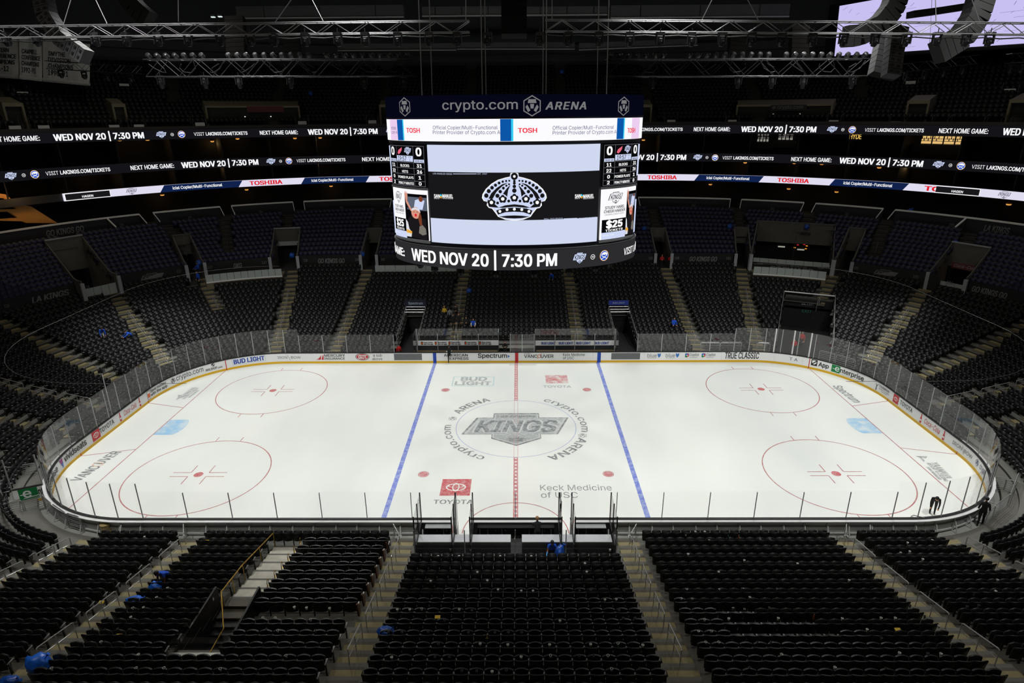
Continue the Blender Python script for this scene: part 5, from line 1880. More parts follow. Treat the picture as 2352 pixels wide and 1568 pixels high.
gbox(0, gl_, 0.2, 1.05, 0.09, 'leaf', m_white); gbox(0, gl_, 0.02, 0.2, 0.1, 'kick_plate', m_yel); gbox(0, gl_, 1.05, 1.1, 0.12, 'cap_rail', m_black)
gbox(0.03, gl_ - 0.03, 1.1, 3.1, 0.016, 'glass_pane', m_glassn); gbox(-0.03, 0.03, 0, 3.15, 0.06, 'post', m_rail); gbox(gl_ - 0.03, gl_ + 0.03, 0, 3.15, 0.06, 'post', m_rail)
gpp = Print(GS, 0.01)
gpp.rect(0.28, 0.26, 1.25, 1.02, b_grn); gpp.text('e', 0.5, 0.42, 0.6, m_white, bold=0.03); gpp.rect(0.34, 0.6, 0.9, 0.66, m_white, 0.006); gpp.text('nter', 1.28, 0.42, 0.5, b_blk, width=max(0.5, gl_ - 1.36), bold=0.03)
for o in gpp.build(g, 'advert'): base_parent(o, g)
for i, (a, b) in enumerate((((15, 1192), (58, 1181)), ((62, 1181), (105, 1168)), ((108, 1172), (128, 1190)), ((130, 1191), (160, 1212)), ((163, 1213), (192, 1222)), ((2, 1110), (48, 1102)), ((52, 1102), (92, 1094)))):
    barrier(P0(*a), P0(*b), 'steel barrier of level bars in the left corner, %s of seven' % ORD(i + 1))
for i, (a, b) in enumerate((((2276, 1126), (2302, 1132)), ((2304, 1133), (2326, 1140)), ((2258, 1214), (2276, 1196)), ((2277, 1195), (2310, 1168)), ((2311, 1167), (2330, 1118)), ((2085, 1218), (2118, 1226)))):
    barrier(P0(*a), P0(*b), 'steel barrier of level bars in the right corner, %s of six' % ORD(i + 1))
o = MB().lathe([(0.2, 0), (0.24, 0.05), (0.26, 0.7), (0.28, 0.72), (0.28, 0.76), (0.02, 0.8)], n=14).build('waste_drum', M('drum_tan', (190, 170, 120), 0.6))
o.location = P0(248, 1228); tag(o, 'tan waste drum by the first row in the near left corner', 'bin')
o = MB().box((0, 0, 0.3), (0.35, 0.35, 0.6)).build('white_box', M('carton_white', (214, 214, 210), 0.6)); o.location = P0(2072, 1214)
tag(o, 'white upright carton on the floor behind the right near boards', 'box')
# small rails at the openings onto the floor, near side
m_ylw = M('yellow_edge', (214, 176, 40), 0.6)
for i, (u0, u1, v) in enumerate(((402, 432, 1258), (888, 948, 1263), (888, 948, 1271), (1423, 1472, 1263), (1423, 1472, 1270), (1936, 1976, 1258))):
    p, q = P0(u0, v, 0.34), P0(u1, v, 0.34)
    o = MB().bar(p, q, 0.05, 0.04).build('yellow_step_edge', m_ylw)
    tag(o, 'yellow step edge at the foot of the near aisles, %s from the left' % ORD(i + 1), 'step edge', 'yellow step edges')
for i, (u, v) in enumerate(((430, 1205), (920, 1205), (1445, 1205), (1935, 1205), (1990, 1208), (285, 1208))):
    p = Vector(P0(u, v + 55)); sgn = 1 if u > 1176 else -1
    r = empty('floor_rail', p, 0, 'short steel rail at the floor end of a near aisle, %s listed' % ORD(i + 1), 'handrail', 'short floor rails')
    r['label'] = 'short steel floor rail %s' % ('left of the first row, second aisle left', 'at the foot of the first left aisle', 'at the foot of the first right aisle', 'at the foot of the second right aisle', 'beside the white carton, near right', 'beside the tan drum, near left')[i]
    MB().tube([(0, 0, 0), (0, 0, 0.85), (sgn * 0.08, 0.1, 0.95), (sgn * 0.5, 0.9, 0.95), (sgn * 0.5, 0.9, 0)], 0.025, 6).build('rail', m_rail, r)
    MB().tube([(sgn * 0.03, 0.02, 0.5), (sgn * 0.5, 0.88, 0.5)], 0.018, 5).build('middle_rail', m_rail, r)
# ============================================================ far side: benches, tunnels, openings, platforms
# player benches
FB = 15.3
for nm, u0, u1, word in (('left', 959, 1146, 'save'), ('right', 1229, 1411, 'bud')):
    x0, x1 = on_y(u0, 790, FB).x, on_y(u1, 790, FB).x
    r = empty('players_bench', ((x0 + x1) / 2, FB, 0), label='%s players bench behind the far boards with white advert board' % nm, cat='bench')
    zt_, zb_ = on_y(u0, 782.5, FB).z, on_y(u0, 793, FB).z
    ad = lambda mb, n, m: base_parent(mb.build(n, m), r)
    ad(MB().box(((x0 + x1) / 2, FB, (zt_ + zb_) / 2), (x1 - x0, 0.08, zt_ - zb_)), 'advert_board', m_white)
    ad(MB().box(((x0 + x1) / 2, FB + 0.05, zb_ / 2), (x1 - x0, 0.06, zb_)), 'back_wall', m_boxin)
    ad(MB().box(((x0 + x1) / 2, FB - 0.4, 0.45), (x1 - x0 - 0.2, 0.4, 0.07)), 'bench_seat', M('bench_wood', (92, 78, 52), 0.6, var=0.2))
    ad(MB().box(((x0 + x1) / 2, FB - 1.2, 0.03), (x1 - x0, 1.9, 0.05)), 'mat', M('mat_dark', (50, 50, 52), 0.8))
    n = 4
    ztop = on_y(u0, 755, FB).z
    for i in range(n):
        xa = x0 + (x1 - x0) * i / n; xb = x0 + (x1 - x0) * (i + 1) / n
        ad(MB().box(((xa + xb) / 2, FB + 0.04, (zt_ + ztop) / 2), (xb - xa - 0.03, 0.014, ztop - zt_)), 'glass_pane', m_glass)
    for i in range(n + 1):
        x = x0 + (x1 - x0) * i / n
        ad(MB().bar((x, FB - 0.06, 0.2), (x, FB - 0.06, ztop - (0.5 if 0 < i < n else 0)), 0.06), 'post', m_post)
    for x in (x0 - 0.05, x1 + 0.05):
        ad(MB().box((x, (FB + RH) / 2 + 0.1, 1.6), (0.016, FB - RH - 0.3, 2.4)), 'side_glass', m_glassn)
    pp = Print(lambda a, b, h: Vector((a, FB - 0.04 - h, b)), 0.008)
    hh = zt_ - zb_
    for i in range(5 if word == 'save' else 4):
        if word == 'save':
            pp.item('advert')
            x = x0 + 0.35 + (x1 - x0 - 0.5) * (0, 0.18, 0.36, 0.57, 0.76)[i]
            pp.rect(x, zb_ + 0.15 * hh, x + 0.2, zb_ + 0.85 * hh, b_blk); pp.rect(x + 0.03, zb_ + 0.25 * hh, x + 0.17, zb_ + 0.7 * hh, b_ora, 0.004)
            pp.text('Save money', x + 0.26, zb_ + 0.55 * hh, 0.3 * hh, b_blk, width=0.9, bold=0.04); pp.text('with the app', x + 0.26, zb_ + 0.16 * hh, 0.3 * hh, b_blk, width=0.95, bold=0.04)
        else:
            pp.item('advert')
            x = x0 + (x1 - x0) * (0.08, 0.3, 0.52, 0.75)[i]
            pp.text('BUD LIGHT', x, zb_ + 0.25 * hh, 0.5 * hh, b_blu, width=1.4, bold=0.06)
    for o in pp.build(r, 'advert'): base_parent(o, r)

# walkways through the lower stand: (axis, half width, sign)
def low_tunnel(name, a, b, hw, label, bars=3, sign=None, bar_m=None):
    a = Vector((a[0], a[1], 0)); b = Vector((b[0], b[1], 0))
    d = (b - a).normalized(); n = Vector((-d.y, d.x, 0))
    r = empty(name, a + d * 2.0, math.atan2(d.y, d.x) - PI / 2, label, 'tunnel')
    R_ = Matrix.Translation(r.location) @ Matrix.Rotation(r.rotation_euler.z, 4, 'Z')
    inv = R_.inverted()
    def ad(mb, nm, m):
        mb.v = [tuple(inv @ Vector(p)) for p in mb.v]
        return mb.build(nm, m, r)
    Ld = (b - a).length
    st = 2.6
    def topz(p): return tread(max(0, (soff(p.x, p.y) - 1.35) / 0.84)) + 0.12
    for sg in (-1, 1):
        mb = MB(); vs = []; fs = []
        N = 12
        for i in range(N + 1):
            p = a + d * (st + (Ld - st) * i / N) + n * sg * hw
            for o_ in (0, 0.1):
                q = p + n * sg * o_
                vs += [(q.x, q.y, 0), (q.x, q.y, topz(p))]
        for i in range(N):
            j = 4 * i
            fs += [(j, j + 4, j + 5, j + 1), (j + 2, j + 3, j + 7, j + 6), (j + 1, j + 5, j + 7, j + 3)]
        fs += [(0, 1, 3, 2), (4 * N, 4 * N + 2, 4 * N + 3, 4 * N + 1)]
        ad(mb.add(vs, fs), 'side_wall', m_dark)
        pts = [a + d * (st + (Ld - st) * t) + n * sg * (hw + 0.05) for t in (0, 0.33, 0.66, 1)]
        up = lambda p, h: Vector((p.x, p.y, topz(p) + h))
        for h in (0.55, 0.98): ad(MB().tube([up(p, h) for p in pts], 0.03, 5), 'rail', m_rail)
        for i in range(7):
            p = a + d * (st + (Ld - st) * i / 6) + n * sg * (hw + 0.05)
            ad(MB().bar(up(p, -0.05), up(p, 0.98), 0.035), 'post', m_rail)
    pb = b
    zt_ = topz(pb)
    ad(MB().box((0, 0, 0), (2 * hw + 0.1, Ld - 0.5, 0.03), M4=Matrix.Translation(((a + b) / 2 + d * 0.25) + Vector((0, 0, 0.015))) @ Matrix.Rotation(math.atan2(d.y, d.x) - PI / 2, 4, 'Z')), 'dark_floor', M('tunnel_floor_dark', (24, 24, 25), 0.8))  # black sheet laid over the concrete floor
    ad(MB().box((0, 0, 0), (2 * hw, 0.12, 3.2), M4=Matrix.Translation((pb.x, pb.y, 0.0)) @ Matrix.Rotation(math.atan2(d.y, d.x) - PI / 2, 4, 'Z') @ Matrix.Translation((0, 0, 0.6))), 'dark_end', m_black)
    for i in range(bars):
        p = b - d * (0.1 + 0.55 * i)
        ad(MB().tube([p + n * hw + Vector((0, 0, zt_ + 0.95 - 0.12 * i)), p - n * hw + Vector((0, 0, zt_ + 0.95 - 0.12 * i))], 0.035 if not bar_m else 0.07, 5), 'cross_bar', bar_m or m_rail)
    if sign:
        txt, m_, w_, h_, z_ = sign
        M4 = Matrix.Translation((pb.x, pb.y, zt_ + z_)) @ Matrix.Rotation(math.atan2(d.y, d.x) - PI / 2, 4, 'Z')
        ad(MB().box((0, 0, 0), (w_, 0.08, h_), M4=M4), 'sign_board', m_)
        pp = Print(lambda x, z, h: M4 @ Vector((x, -0.05 - h, z)), 0.008)
        pp.text(txt, 0, -0.16 * h_, 0.34 * h_, M('sign_text', (190, 196, 214), 0.5), align='c', bold=0.03)
        for _, mb, m2 in pp.items: ad(mb, 'sign_lettering', m2)
    return r, ad, d, n, b


low_tunnel('player_tunnel', (-10.85, 13.2), (-10.75, 21.6), 1.0, 'left players walkway through the far stand with tube rails and navy sign', 3, ('Spectrum', M('sign_navy', (26, 32, 52), 0.5), 2.3, 0.75, 1.35))
low_tunnel('player_tunnel', (11.0, 13.2), (10.9, 21.5), 1.0, 'right players walkway through the far stand with tube rails and blue sign', 3, ('BUD LIGHT', M('sign_blue', (44, 66, 168), 0.5), 2.1, 0.5, 1.35))
r, ad, d, n, b = low_tunnel('vehicle_tunnel', (27.0, 12.5), (31.5, 22.6), 2.45, 'wide dark vehicle tunnel through the far right stand behind the glass', 1, ('ULTRA', M('sign_black', (16, 16, 18), 0.5), 4.7, 0.8, -0.2), M('bar_white', (240, 240, 240), 0.5))
M4 = Matrix.Translation((b.x - d.x * 0.15, b.y - d.y * 0.15, 1.9)) @ Matrix.Rotation(math.atan2(d.y, d.x) - PI / 2, 4, 'Z')
pp = Print(lambda x, z, h: M4 @ Vector((x, -h, z)), 0.02)
pp.text('EXIT', 0, 0, 0.3, E('exit_green', (26, 52, 40)), align='c', bold=0.03)
for _, mb, m2 in pp.items: ad(mb, 'exit_lettering', m2)

# stair openings in the parapet of the second tier
m_vw = M('opening_wall', (98, 96, 90), 0.8, var=0.08, scale=1.0)
m_pad = M('corner_pad', (170, 172, 178), 0.6)
ZF = tread(19) + 0.03
for nm, (a, b, hw) in VOMS.items():
    a = Vector((a[0], a[1], 0)); b = Vector((b[0], b[1], 0))
    d = (b - a).normalized(); n = Vector((-d.y, d.x, 0))
    rz = math.atan2(d.y, d.x) - PI / 2
    wide = nm == 'VS'
    r = empty('stair_opening', (a.x, a.y, ZF), rz, {'V1': 'broad grey opening in the parapet left, with front glass', 'V2': 'narrow grey opening in the parapet left of the glass platform', 'V3': 'tall opening with a hanging banner right of the left glass platform', 'V4': 'narrow grey opening in the parapet just left of the scoreboard', 'V5': 'narrow grey opening in the parapet just right of the scoreboard', 'V6': 'slim opening left of the broadcast suite', 'VS': 'broadcast suite with glass front let into the right seating', 'V7': 'narrow grey opening right of the broadcast suite', 'V8': 'broad opening in the parapet far right with a red advert inside'}[nm], 'opening')
    Ld = (b - a).length
    LM = lambda x, y, z: Vector((x, y, z - ZF))       # local: x across, y inwards
    def tz(t):
        p = a + d * (Ld * t)
        return max(6.75, PR_Z + PR_R * max(0, (soff(p.x, p.y) - PR_S + 0.62) / PR_D) + 0.95)
    MB().box((0, Ld / 2 + 0.3, 0.0), (2 * hw, Ld + 1.5, 0.06)).build('landing', m_ptread, r)
    for sg in (-1, 1):
        vs = []; fs = []; N = 8
        for i in range(N + 1):
            y = Ld * i / N
            for o_ in (0, 0.12):
                vs += [(sg * (hw + o_), y, -0.3), (sg * (hw + o_), y, tz(i / N) - ZF)]
        for i in range(N):
            j = 4 * i
            fs += [(j, j + 4, j + 5, j + 1), (j + 2, j + 3, j + 7, j + 6), (j + 1, j + 5, j + 7, j + 3)]
        fs += [(0, 1, 3, 2), (4 * N, 4 * N + 2, 4 * N + 3, 4 * N + 1)]
        MB().add(vs, fs).build('side_wall', m_vw, r)
        MB().box((sg * (hw + 0.1), -0.12, 1.0), (0.34, 0.2, 1.9)).build('corner_pad', m_pad, r)
    th = tz(1) - ZF
    lint = 2.35 if not wide else 2.5
    MB().box((0, Ld, (lint + th) / 2), (2 * hw + 0.2, 0.15, th - lint)).build('lintel', m_vw, r)
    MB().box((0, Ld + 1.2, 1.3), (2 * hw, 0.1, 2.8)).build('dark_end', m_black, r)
    MB().box((0, Ld - 0.05, th + 0.06), (2 * hw + 0.24, 0.2, 0.12)).build('top_edge', m_pad if nm in ('V3', 'V1', 'V8') else m_vw, r)
    if nm in ('V1', 'V8'):
        for i in range(4):
            MB().box((-hw * 0.9 + hw * 1.8 * (i + 0.5) / 4 - 0.0, 0.1, 0.75), (hw * 1.8 / 4 - 0.03, 0.02, 1.1)).build('glass_pane', M('pane_reflection', (176, 184, 180), 0.3), r)  # pale colour in place of the reflection in the glass
    if nm == 'V8':
        MB().box((0, Ld - 0.12, lint + 0.15), (2.6, 0.06, 0.6)).build('red_sign', M('sign_dull_red', (120, 60, 62), 0.5), r)
        pp = Print(lambda x, z, h: Vector((x, Ld - 0.15 - h, z)), 0.01); pp.text('Coca-Cola', 0, lint + 0.02, 0.3, M('sign_text', (190, 196, 214), 0.5), align='c', shear=0.3)
        pp.build(r, 'sign_lettering')
        MB().box((0.7, Ld + 1.12, 1.2), (0.8, 0.04, 2.2)).build('lit_doorway', E('warm_door', (150, 96, 20), 0.8), r)
    if nm == 'V3':
        MB().box((0, Ld - 0.12, lint + 0.2), (2 * hw, 0.06, 0.5)).build('banner', M('banner_white', (190, 192, 196), 0.6), r)
    if wide:
        MB().box((0, 0.3, 0.2), (2 * hw, 0.1, 1.5)).build('front_wall', m_para, r)
        for i in range(9):
            MB().box((-hw + 2 * hw * (i + 0.5) / 9, 0.28, 1.2), (2 * hw / 9 - 0.03, 0.03, 0.5)).build('glass_pane', M('pane_reflection', (176, 184, 180), 0.3), r)  # reflection of the glass rail put into the pane colour
        MB().box((0.2, 2.0, 2.2), (0.06, 0.06, 3.6)).build('mullion', m_dark, r)
        for x, z, c_ in ((-1.2, 1.9, 'w'), (1.0, 1.7, 'w'), (0.6, 2.25, 'r'), (1.3, 2.35, 'r'), (1.6, 2.2, 'y'), (0.3, 1.9, 'y'), (1.55, 1.85, 'y')):
            MB().box((x, Ld + 0.5, z), (0.8 if c_ == 'w' else 0.22, 0.05, 0.16 if c_ == 'w' else 0.1)).build('small_screen', {'w': E('tv_pale', (150, 150, 140)), 'r': E('tv_red', (190, 30, 40)), 'y': E('tv_amber', (230, 150, 40))}[c_], r)
        pp = Print(lambda x, z, h: Vector((x, 0.25 - h, z)), 0.02)
        m_dt = M('dim_text', (120, 120, 122), 0.6)
        pp.text('LEGACY MOVES US', 0.2, 0.72, 0.16, m_dt, width=3.2, align='c', bold=0.02)
        pp.text('FORWARD', 0.2, 0.05, 0.55, m_dt, width=4.6, align='c', bold=0.06, shear=0.2)
        for x in (-3.2, 3.2): pp.text('104', x, 0.7, 0.22, m_dt, align='c', bold=0.02)
        pp.build(r, 'lettering')

# viewing platforms with pane fronts at the top of the lower stand
m_tanw = M('tan_wall', (120, 108, 84), 0.8)
m_pane_refl = M('pane_reflection', (176, 184, 180), 0.3)  # opaque pale colour paints the reflection on the glass fronts
for nm, (xa, ya), (xb, yb_), s0, npn in (('left', (-34.6, 25.0), (-27.2, 28.6), s_row(16) + 0.45, 11), ('centre-left', (-16.55, 30), (-7.0, 30), s_row(17) + 0.5, 8), ('right', (27.3, 28.4), (34.3, 25.2), s_row(16) + 0.45, 9)):
    cv = Curve(s0); a0, a1 = cv.arc(xa, ya), cv.arc(xb, yb_)
    r = empty('viewing_platform', cv.surf((a0 + a1) / 2, ZF), 0, 'flat platform fronted by pale panes above the %s far lower seats' % nm, 'platform', 'viewing platforms')
    mb = MB(); strip(mb, cv, a0, a1, [(0, 3.6), (0, ZF + 0.08), (-(S_WALL - s0 - 0.03), ZF + 0.08), (-(S_WALL - s0 - 0.03), 3.6)]); base_parent(mb.build('deck', m_tanw), r)
    mb = MB(); strip(mb, cv, a0, a1, [(0.05, ZF + 0.02), (0.05, ZF + 0.14), (-0.05, ZF + 0.14), (-0.05, ZF + 0.02)]); base_parent(mb.build('white_edge', m_lrail), r)
    for i in range(npn):
        mb = MB(); strip(mb, cv, a0 + (a1 - a0) * i / npn + 0.02, a0 + (a1 - a0) * (i + 1) / npn - 0.02, [(0.0, ZF + 0.14), (0.0, ZF + 0.95), (-0.03, ZF + 0.95), (-0.03, ZF + 0.14)]); base_parent(mb.build('pane', m_pane_refl), r)

# lettering on the parapet and on the rail walls
cP = Curve(S_WALL)
m_pt = M('parapet_text', (128, 128, 130), 0.6)
PPt = Print(cP.surf, 0.03)
def pt(s, u0, u1, v, ht, **k):
    a0 = on_curve(cP, u0, v)[0]; a1 = on_curve(cP, u1, v)[0]
    PPt.item('parapet_lettering'); PPt.text(s, a0, 5.75 + k.pop('dz', 0.0), ht, m_pt, width=a1 - a0, **k)
for s, u0, u1, v in (('118', 697, 705, 591), ('118', 815, 823, 588), ('119', 875, 883, 588), ('117', 477, 487, 612), ('117', 601, 612, 600), ('117', 406, 415, 622), ('116', 193, 205, 659), ('116', 8, 20, 700),
                     ('102', 1490, 1500, 587), ('103', 1550, 1560, 587), ('103', 1668, 1678, 590), ('105', 1961, 1971, 617), ('105', 2097, 2110, 638), ('106', 2174, 2188, 654)): pt(s, u0, u1, v, 0.3, bold=0.03, dz=0.25)
for s, u0, u1, v in (('GO KINGS GO', 730, 791, 592), ('GKG', 536, 555, 606), ('LA KINGS', 70, 160, 680), ('GO KINGS GO', 1584, 1647, 591), ('GO KINGS GO', 2230, 2314, 676)): pt(s, u0, u1, v, 0.55, bold=0.05, shear=0.22)
for u, v in ((350, 636), (2033, 634)):
    a = on_curve(cP, u, v)[0]; PPt.item('parapet_crest'); crest(PPt, (a, 5.9), 2.4, 0.95, m_para, m_pt)
par = bpy.data.objects['parapet_middle']
PPt.build(par, 'parapet_lettering')
PW = Print(cW.surf, 0.04)
rw = [o for o in bpy.data.objects if o.name.startswith('rail_wall')]
def wt(s, u0, u1, v, ht, i):
    a0 = on_curve(cW, u0, v)[0]; a1 = on_curve(cW, u1, v)[0]
    p = Print(cW.surf, 0.02); p.text(s, a0, 10.75, ht, m_pt, width=a1 - a0, bold=0.04, shear=0.2 if len(s) > 3 else 0)
    for o in p.build(rw[i], 'wall_lettering'): base_parent(o, rw[i])
wt('GO KINGS GO', 102, 191, 520, 0.6, 0); wt('LA KINGS', 2262, 2322, 519, 0.6, 9); wt('205', 2183, 2194, 506, 0.3, 8); wt('219', 272, 281, 504, 0.3, 1)
for i, u in ((2, 431), (3, 597), (4, 784), (6, 1593), (7, 1775), (8, 1949)): wt({2: '217', 3: '216', 4: '215', 6: '203', 7: '204', 8: '205'}[i], u - 4, u + 4, 470, 0.26, i)

# ============================================================ LED ribbons on the suite fronts
e_rib = E('ribbon_black', (20, 20, 24)); e_rw = E('ribbon_white', (224, 220, 240), 1.0, True); e_rn = E('ribbon_navy', (16, 34, 76)); e_rtx = E('ribbon_text', (248, 248, 252)); e_rred = E('ribbon_red', (222, 28, 40))
for i in range(3):
    cv = Curve(S_R[i]); z0, z1 = R_Z[i]
    zc_ = (z0 + z1) / 2; hh = z1 - z0
    r = empty('led_ribbon', cv.surf(0, z0), 0, '%s LED ribbon board along the suite fronts' % ('lowest white and navy', 'middle black, white-lettered', 'topmost black, white-lettered')[i], 'LED board')
    n = 200; vs = []; fs = []
    qa = -3.05 if i else None
    aL_ = -cv.q(3.05) if i else on_curve(cv, 144, 446)[0]; aR_ = cv.q(3.05)
    mb = MB(); strip(mb, cv, aL_, aR_, [(0.05, z0), (0.05, z1), (-0.12, z1), (-0.12, z0)], step=0.6); base_parent(mb.build('ribbon_case', e_rib if i else e_rw), r)
    P = Print(cv.surf, 0.08)
    A = lambda u, v: on_curve(cv, u, v)[0]
    if i == 0:
        vv = lambda u: 411 + abs(u - 1160) ** 2 / 1.01e6 * 34
        for u0, u1 in ((366, 547), (691, 840), (1594, 1742), (1904, 2073)):
            P.item('navy_panel'); P.rect(A(u0, vv(u0)), z0, A(u1, vv(u1)), z1, e_rn, 0, step=0.5, sl=0.55)
        for u0, u1 in ((145, 252), (2146, 2250)):
            P.item('name_box'); P.rect(A(u0, vv(u0)), z0, A(u1, vv(u1)), z1, e_rtx, 0.01, step=0.5); P.rect(A(u0, vv(u0)) + 0.1, z0 + 0.08, A(u1, vv(u1)) - 0.06, z1 - 0.08, e_scr, 0.02, step=0.5)
            um = (u0 + u1) / 2; P.text('HAGEN', A(um, vv(um)), z0 + 0.25 * hh, 0.3 * hh, e_rtx, align='c', bold=0.04, dh=0.03)
        for u0, u1 in ((574, 648), (1487, 1553), (1785, 1856)): P.item('ribbon_lettering'); P.text('TOSHIBA', A(u0, vv(u0)), z0 + 0.2 * hh, 0.6 * hh, e_rred, width=A(u1, vv(u1)) - A(u0, vv(u0)), bold=0.06, dh=0.01)
        P.item('ribbon_lettering'); P.text('TOS', A(872, 412), z0 + 0.2 * hh, 0.6 * hh, e_rred, width=1.9, bold=0.06, dh=0.01); P.item('ribbon_lettering'); P.text('TO', A(2124, 436), z0 + 0.2 * hh, 0.6 * hh, e_rred, width=1.5, bold=0.06, dh=0.008)
        for u0, u1 in ((396, 510), (716, 812), (1622, 1720), (1936, 2048)): P.item('ribbon_lettering'); P.text('icial Copier/Multi-Functional', A(u0, vv(u0)), z0 + 0.3 * hh, 0.42 * hh, e_rtx, width=A(u1, vv(u1)) - A(u0, vv(u0)), bold=0.03, dh=0.01)
        for u in (301, 2306): P.item('ribbon_crest'); crest(P, (A(u, vv(u)), zc_), 1.15, hh * 0.9, e_rw, ink, dh=0.01)
    else:
        if i == 1:
            vv = lambda u: 362 + abs(u - 1160) ** 2 / 1.01e6 * 22
            L_ = (('V', 101, 250), ('N', 298, 398), ('W', 416, 592), ('V', 681, 793), ('N', 832, 934), ('W', 1410, 1575), ('V', 1659, 1776), ('N', 1817, 1909), ('W', 1928, 2119), ('V', 2232, 2395)); K_ = (20, 622, 1602, 2155)
        else:
            vv = lambda u: 303 + abs(u - 1160) ** 2 / 1.01e6 * 9
            L_ = (('N', -32, 89), ('W', 122, 329), ('V', 445, 568), ('N', 597, 684), ('W', 708, 867), ('V', 1430, 1567), ('N', 1593, 1676), ('W', 1702, 1873), ('V', 1985, 2120), ('N', 2155, 2268), ('W', 2302, 2510)); K_ = (370, 897, 1910)
        for t, u0, u1 in L_:
            a0, a1 = A(u0, vv(u0)), A(u1, vv(u1))
            P.item('ribbon_lettering')
            if t == 'W': P.text('WED NOV 20 | 7:30 PM', a0, zc_ - 0.31, 0.62, e_rtx, width=a1 - a0, bold=0.06)
            elif t == 'N': P.text('NEXT HOME GAME:', a0, zc_ - 0.23, 0.46, e_rtx, width=a1 - a0, bold=0.035)
            else:
                P.text('VISIT', a0, zc_ - 0.19, 0.37, e_rtx, width=(a1 - a0) * 0.19); P.text('LAKINGS.COM/TICKETS', a0 + (a1 - a0) * 0.22, zc_ - 0.19, 0.37, e_rtx, width=(a1 - a0) * 0.78, bold=0.04)
        for u in K_:
            a = A(u, vv(u)); P.item('ribbon_badges'); crest(P, (a, zc_), 1.25, 0.8, e_pale, ink); versus(P, (a + 1.15, zc_), 0.17); sabre(P, (a + 2.15, zc_), 0.4)
    for o in P.build(r, 'ribbon_picture'): base_parent(o, r)

# inside the suites: warm lamps, counters, lit bars, partitions
e_lamp = E('suite_lamp_glow', (255, 178, 84), 0.75)
m_shade = M('lamp_shade', (120, 90, 50), 0.6)
lamp0 = None
for i, (u, v, s_) in enumerate(((274, 318, 2.5), (338, 317, 2.5), (487, 321, 4), (545, 315, 3), (677, 314, 3), (735, 313, 3), (213, 395, 3.5), (350, 383, 3), (492, 376, 3), (552, 373, 3), (733, 369, 3), (1825, 371, 3), (1888, 373, 3), (2020, 381, 3), (1712, 370, 3.5), (2092, 376, 3), (372, 444, 4), (566, 432, 3.5), (760, 424, 4), (1632, 420, 3), (1812, 430, 3), (1922, 437, 3), (2318, 465, 2), (1478, 318, 3), (1512, 366, 3))):
    lev = 2 if v < 340 else 1 if v < 400 else 0
    cv = Curve(S_R[lev] + s_)
    a, z = on_curve(cv, u, v)
    p = cv.surf(a, z)
    if lamp0 is None:
        lamp0 = empty('suite_lamp', p)
        MB().lathe([(0.2, -0.14), (0.24, 0.0), (0.06, 0.16)], n=10).build('shade', m_shade, lamp0)
        MB().lathe([(0.02, -0.3), (0.2, -0.26), (0.24, -0.14), (0.02, -0.12)], n=10).build('glow', e_lamp, lamp0)
        MB().tube([(0, 0, 0.12), (0, 0, 0.7)], 0.02, 4).build('stem', m_black, lamp0)
        o = lamp0
    else: o = dup(lamp0, p)
    tag(o, 'small warm hanging lamp in the %s suite level, %s from the left' % (('lowest', 'middle', 'top')[lev], ORD(1 + sum(1 for q in range(0)) + i)), 'lamp', 'warm lamps in the suites')
    L2 = bpy.data.lights.new('suite_lamp_light', 'POINT'); L2.energy = 14; L2.color = (1, 0.62, 0.25); L2.shadow_soft_size = 0.15
    lo = bpy.data.objects.new('suite_lamp_light', L2); lo.location = p + Vector((0, 0, -0.45)); COL.objects.link(lo)
m_ctr = M('counter', (52, 44, 38), 0.5)
lampn = {}
for o in [o for o in bpy.data.objects if o.name.startswith('suite_lamp') and o.type == 'EMPTY']:
    lev = o['label'].split(' suite')[0].split()[-1]
    lampn.setdefault(lev, []).append(o)
for lev, ls in lampn.items():
    for j, o in enumerate(sorted(ls, key=lambda o: o.location.x)): o['label'] = 'small warm hanging lamp in the %s suite level, %s from the left' % (lev, ORD(j + 1))
for lev in range(3):
    cv = Curve(S_R[lev] + 0.9)
    z = R_Z[lev][1] - 0.3 if lev else 0
    for j in range(-11, 12):
        a = j * 5.6 + 2.0
        if abs(a) > cv.q(2.3): continue
        x, y, nx, ny = cv.at(a)
        zf, zc_ = R_Z[lev][1] - 0.3, (R_Z[lev + 1][0] if lev < 2 else 20.9 + 3)
        if lev == 2: continue
        mb = MB(); mb.box((x + nx * 2.3, y + ny * 2.3, (zf + zc_) / 2), (0.12, 4.6, zc_ - zf), math.atan2(ny, nx) - PI / 2)
        tag(mb.build('wall_partition', m_suite), kind='structure')
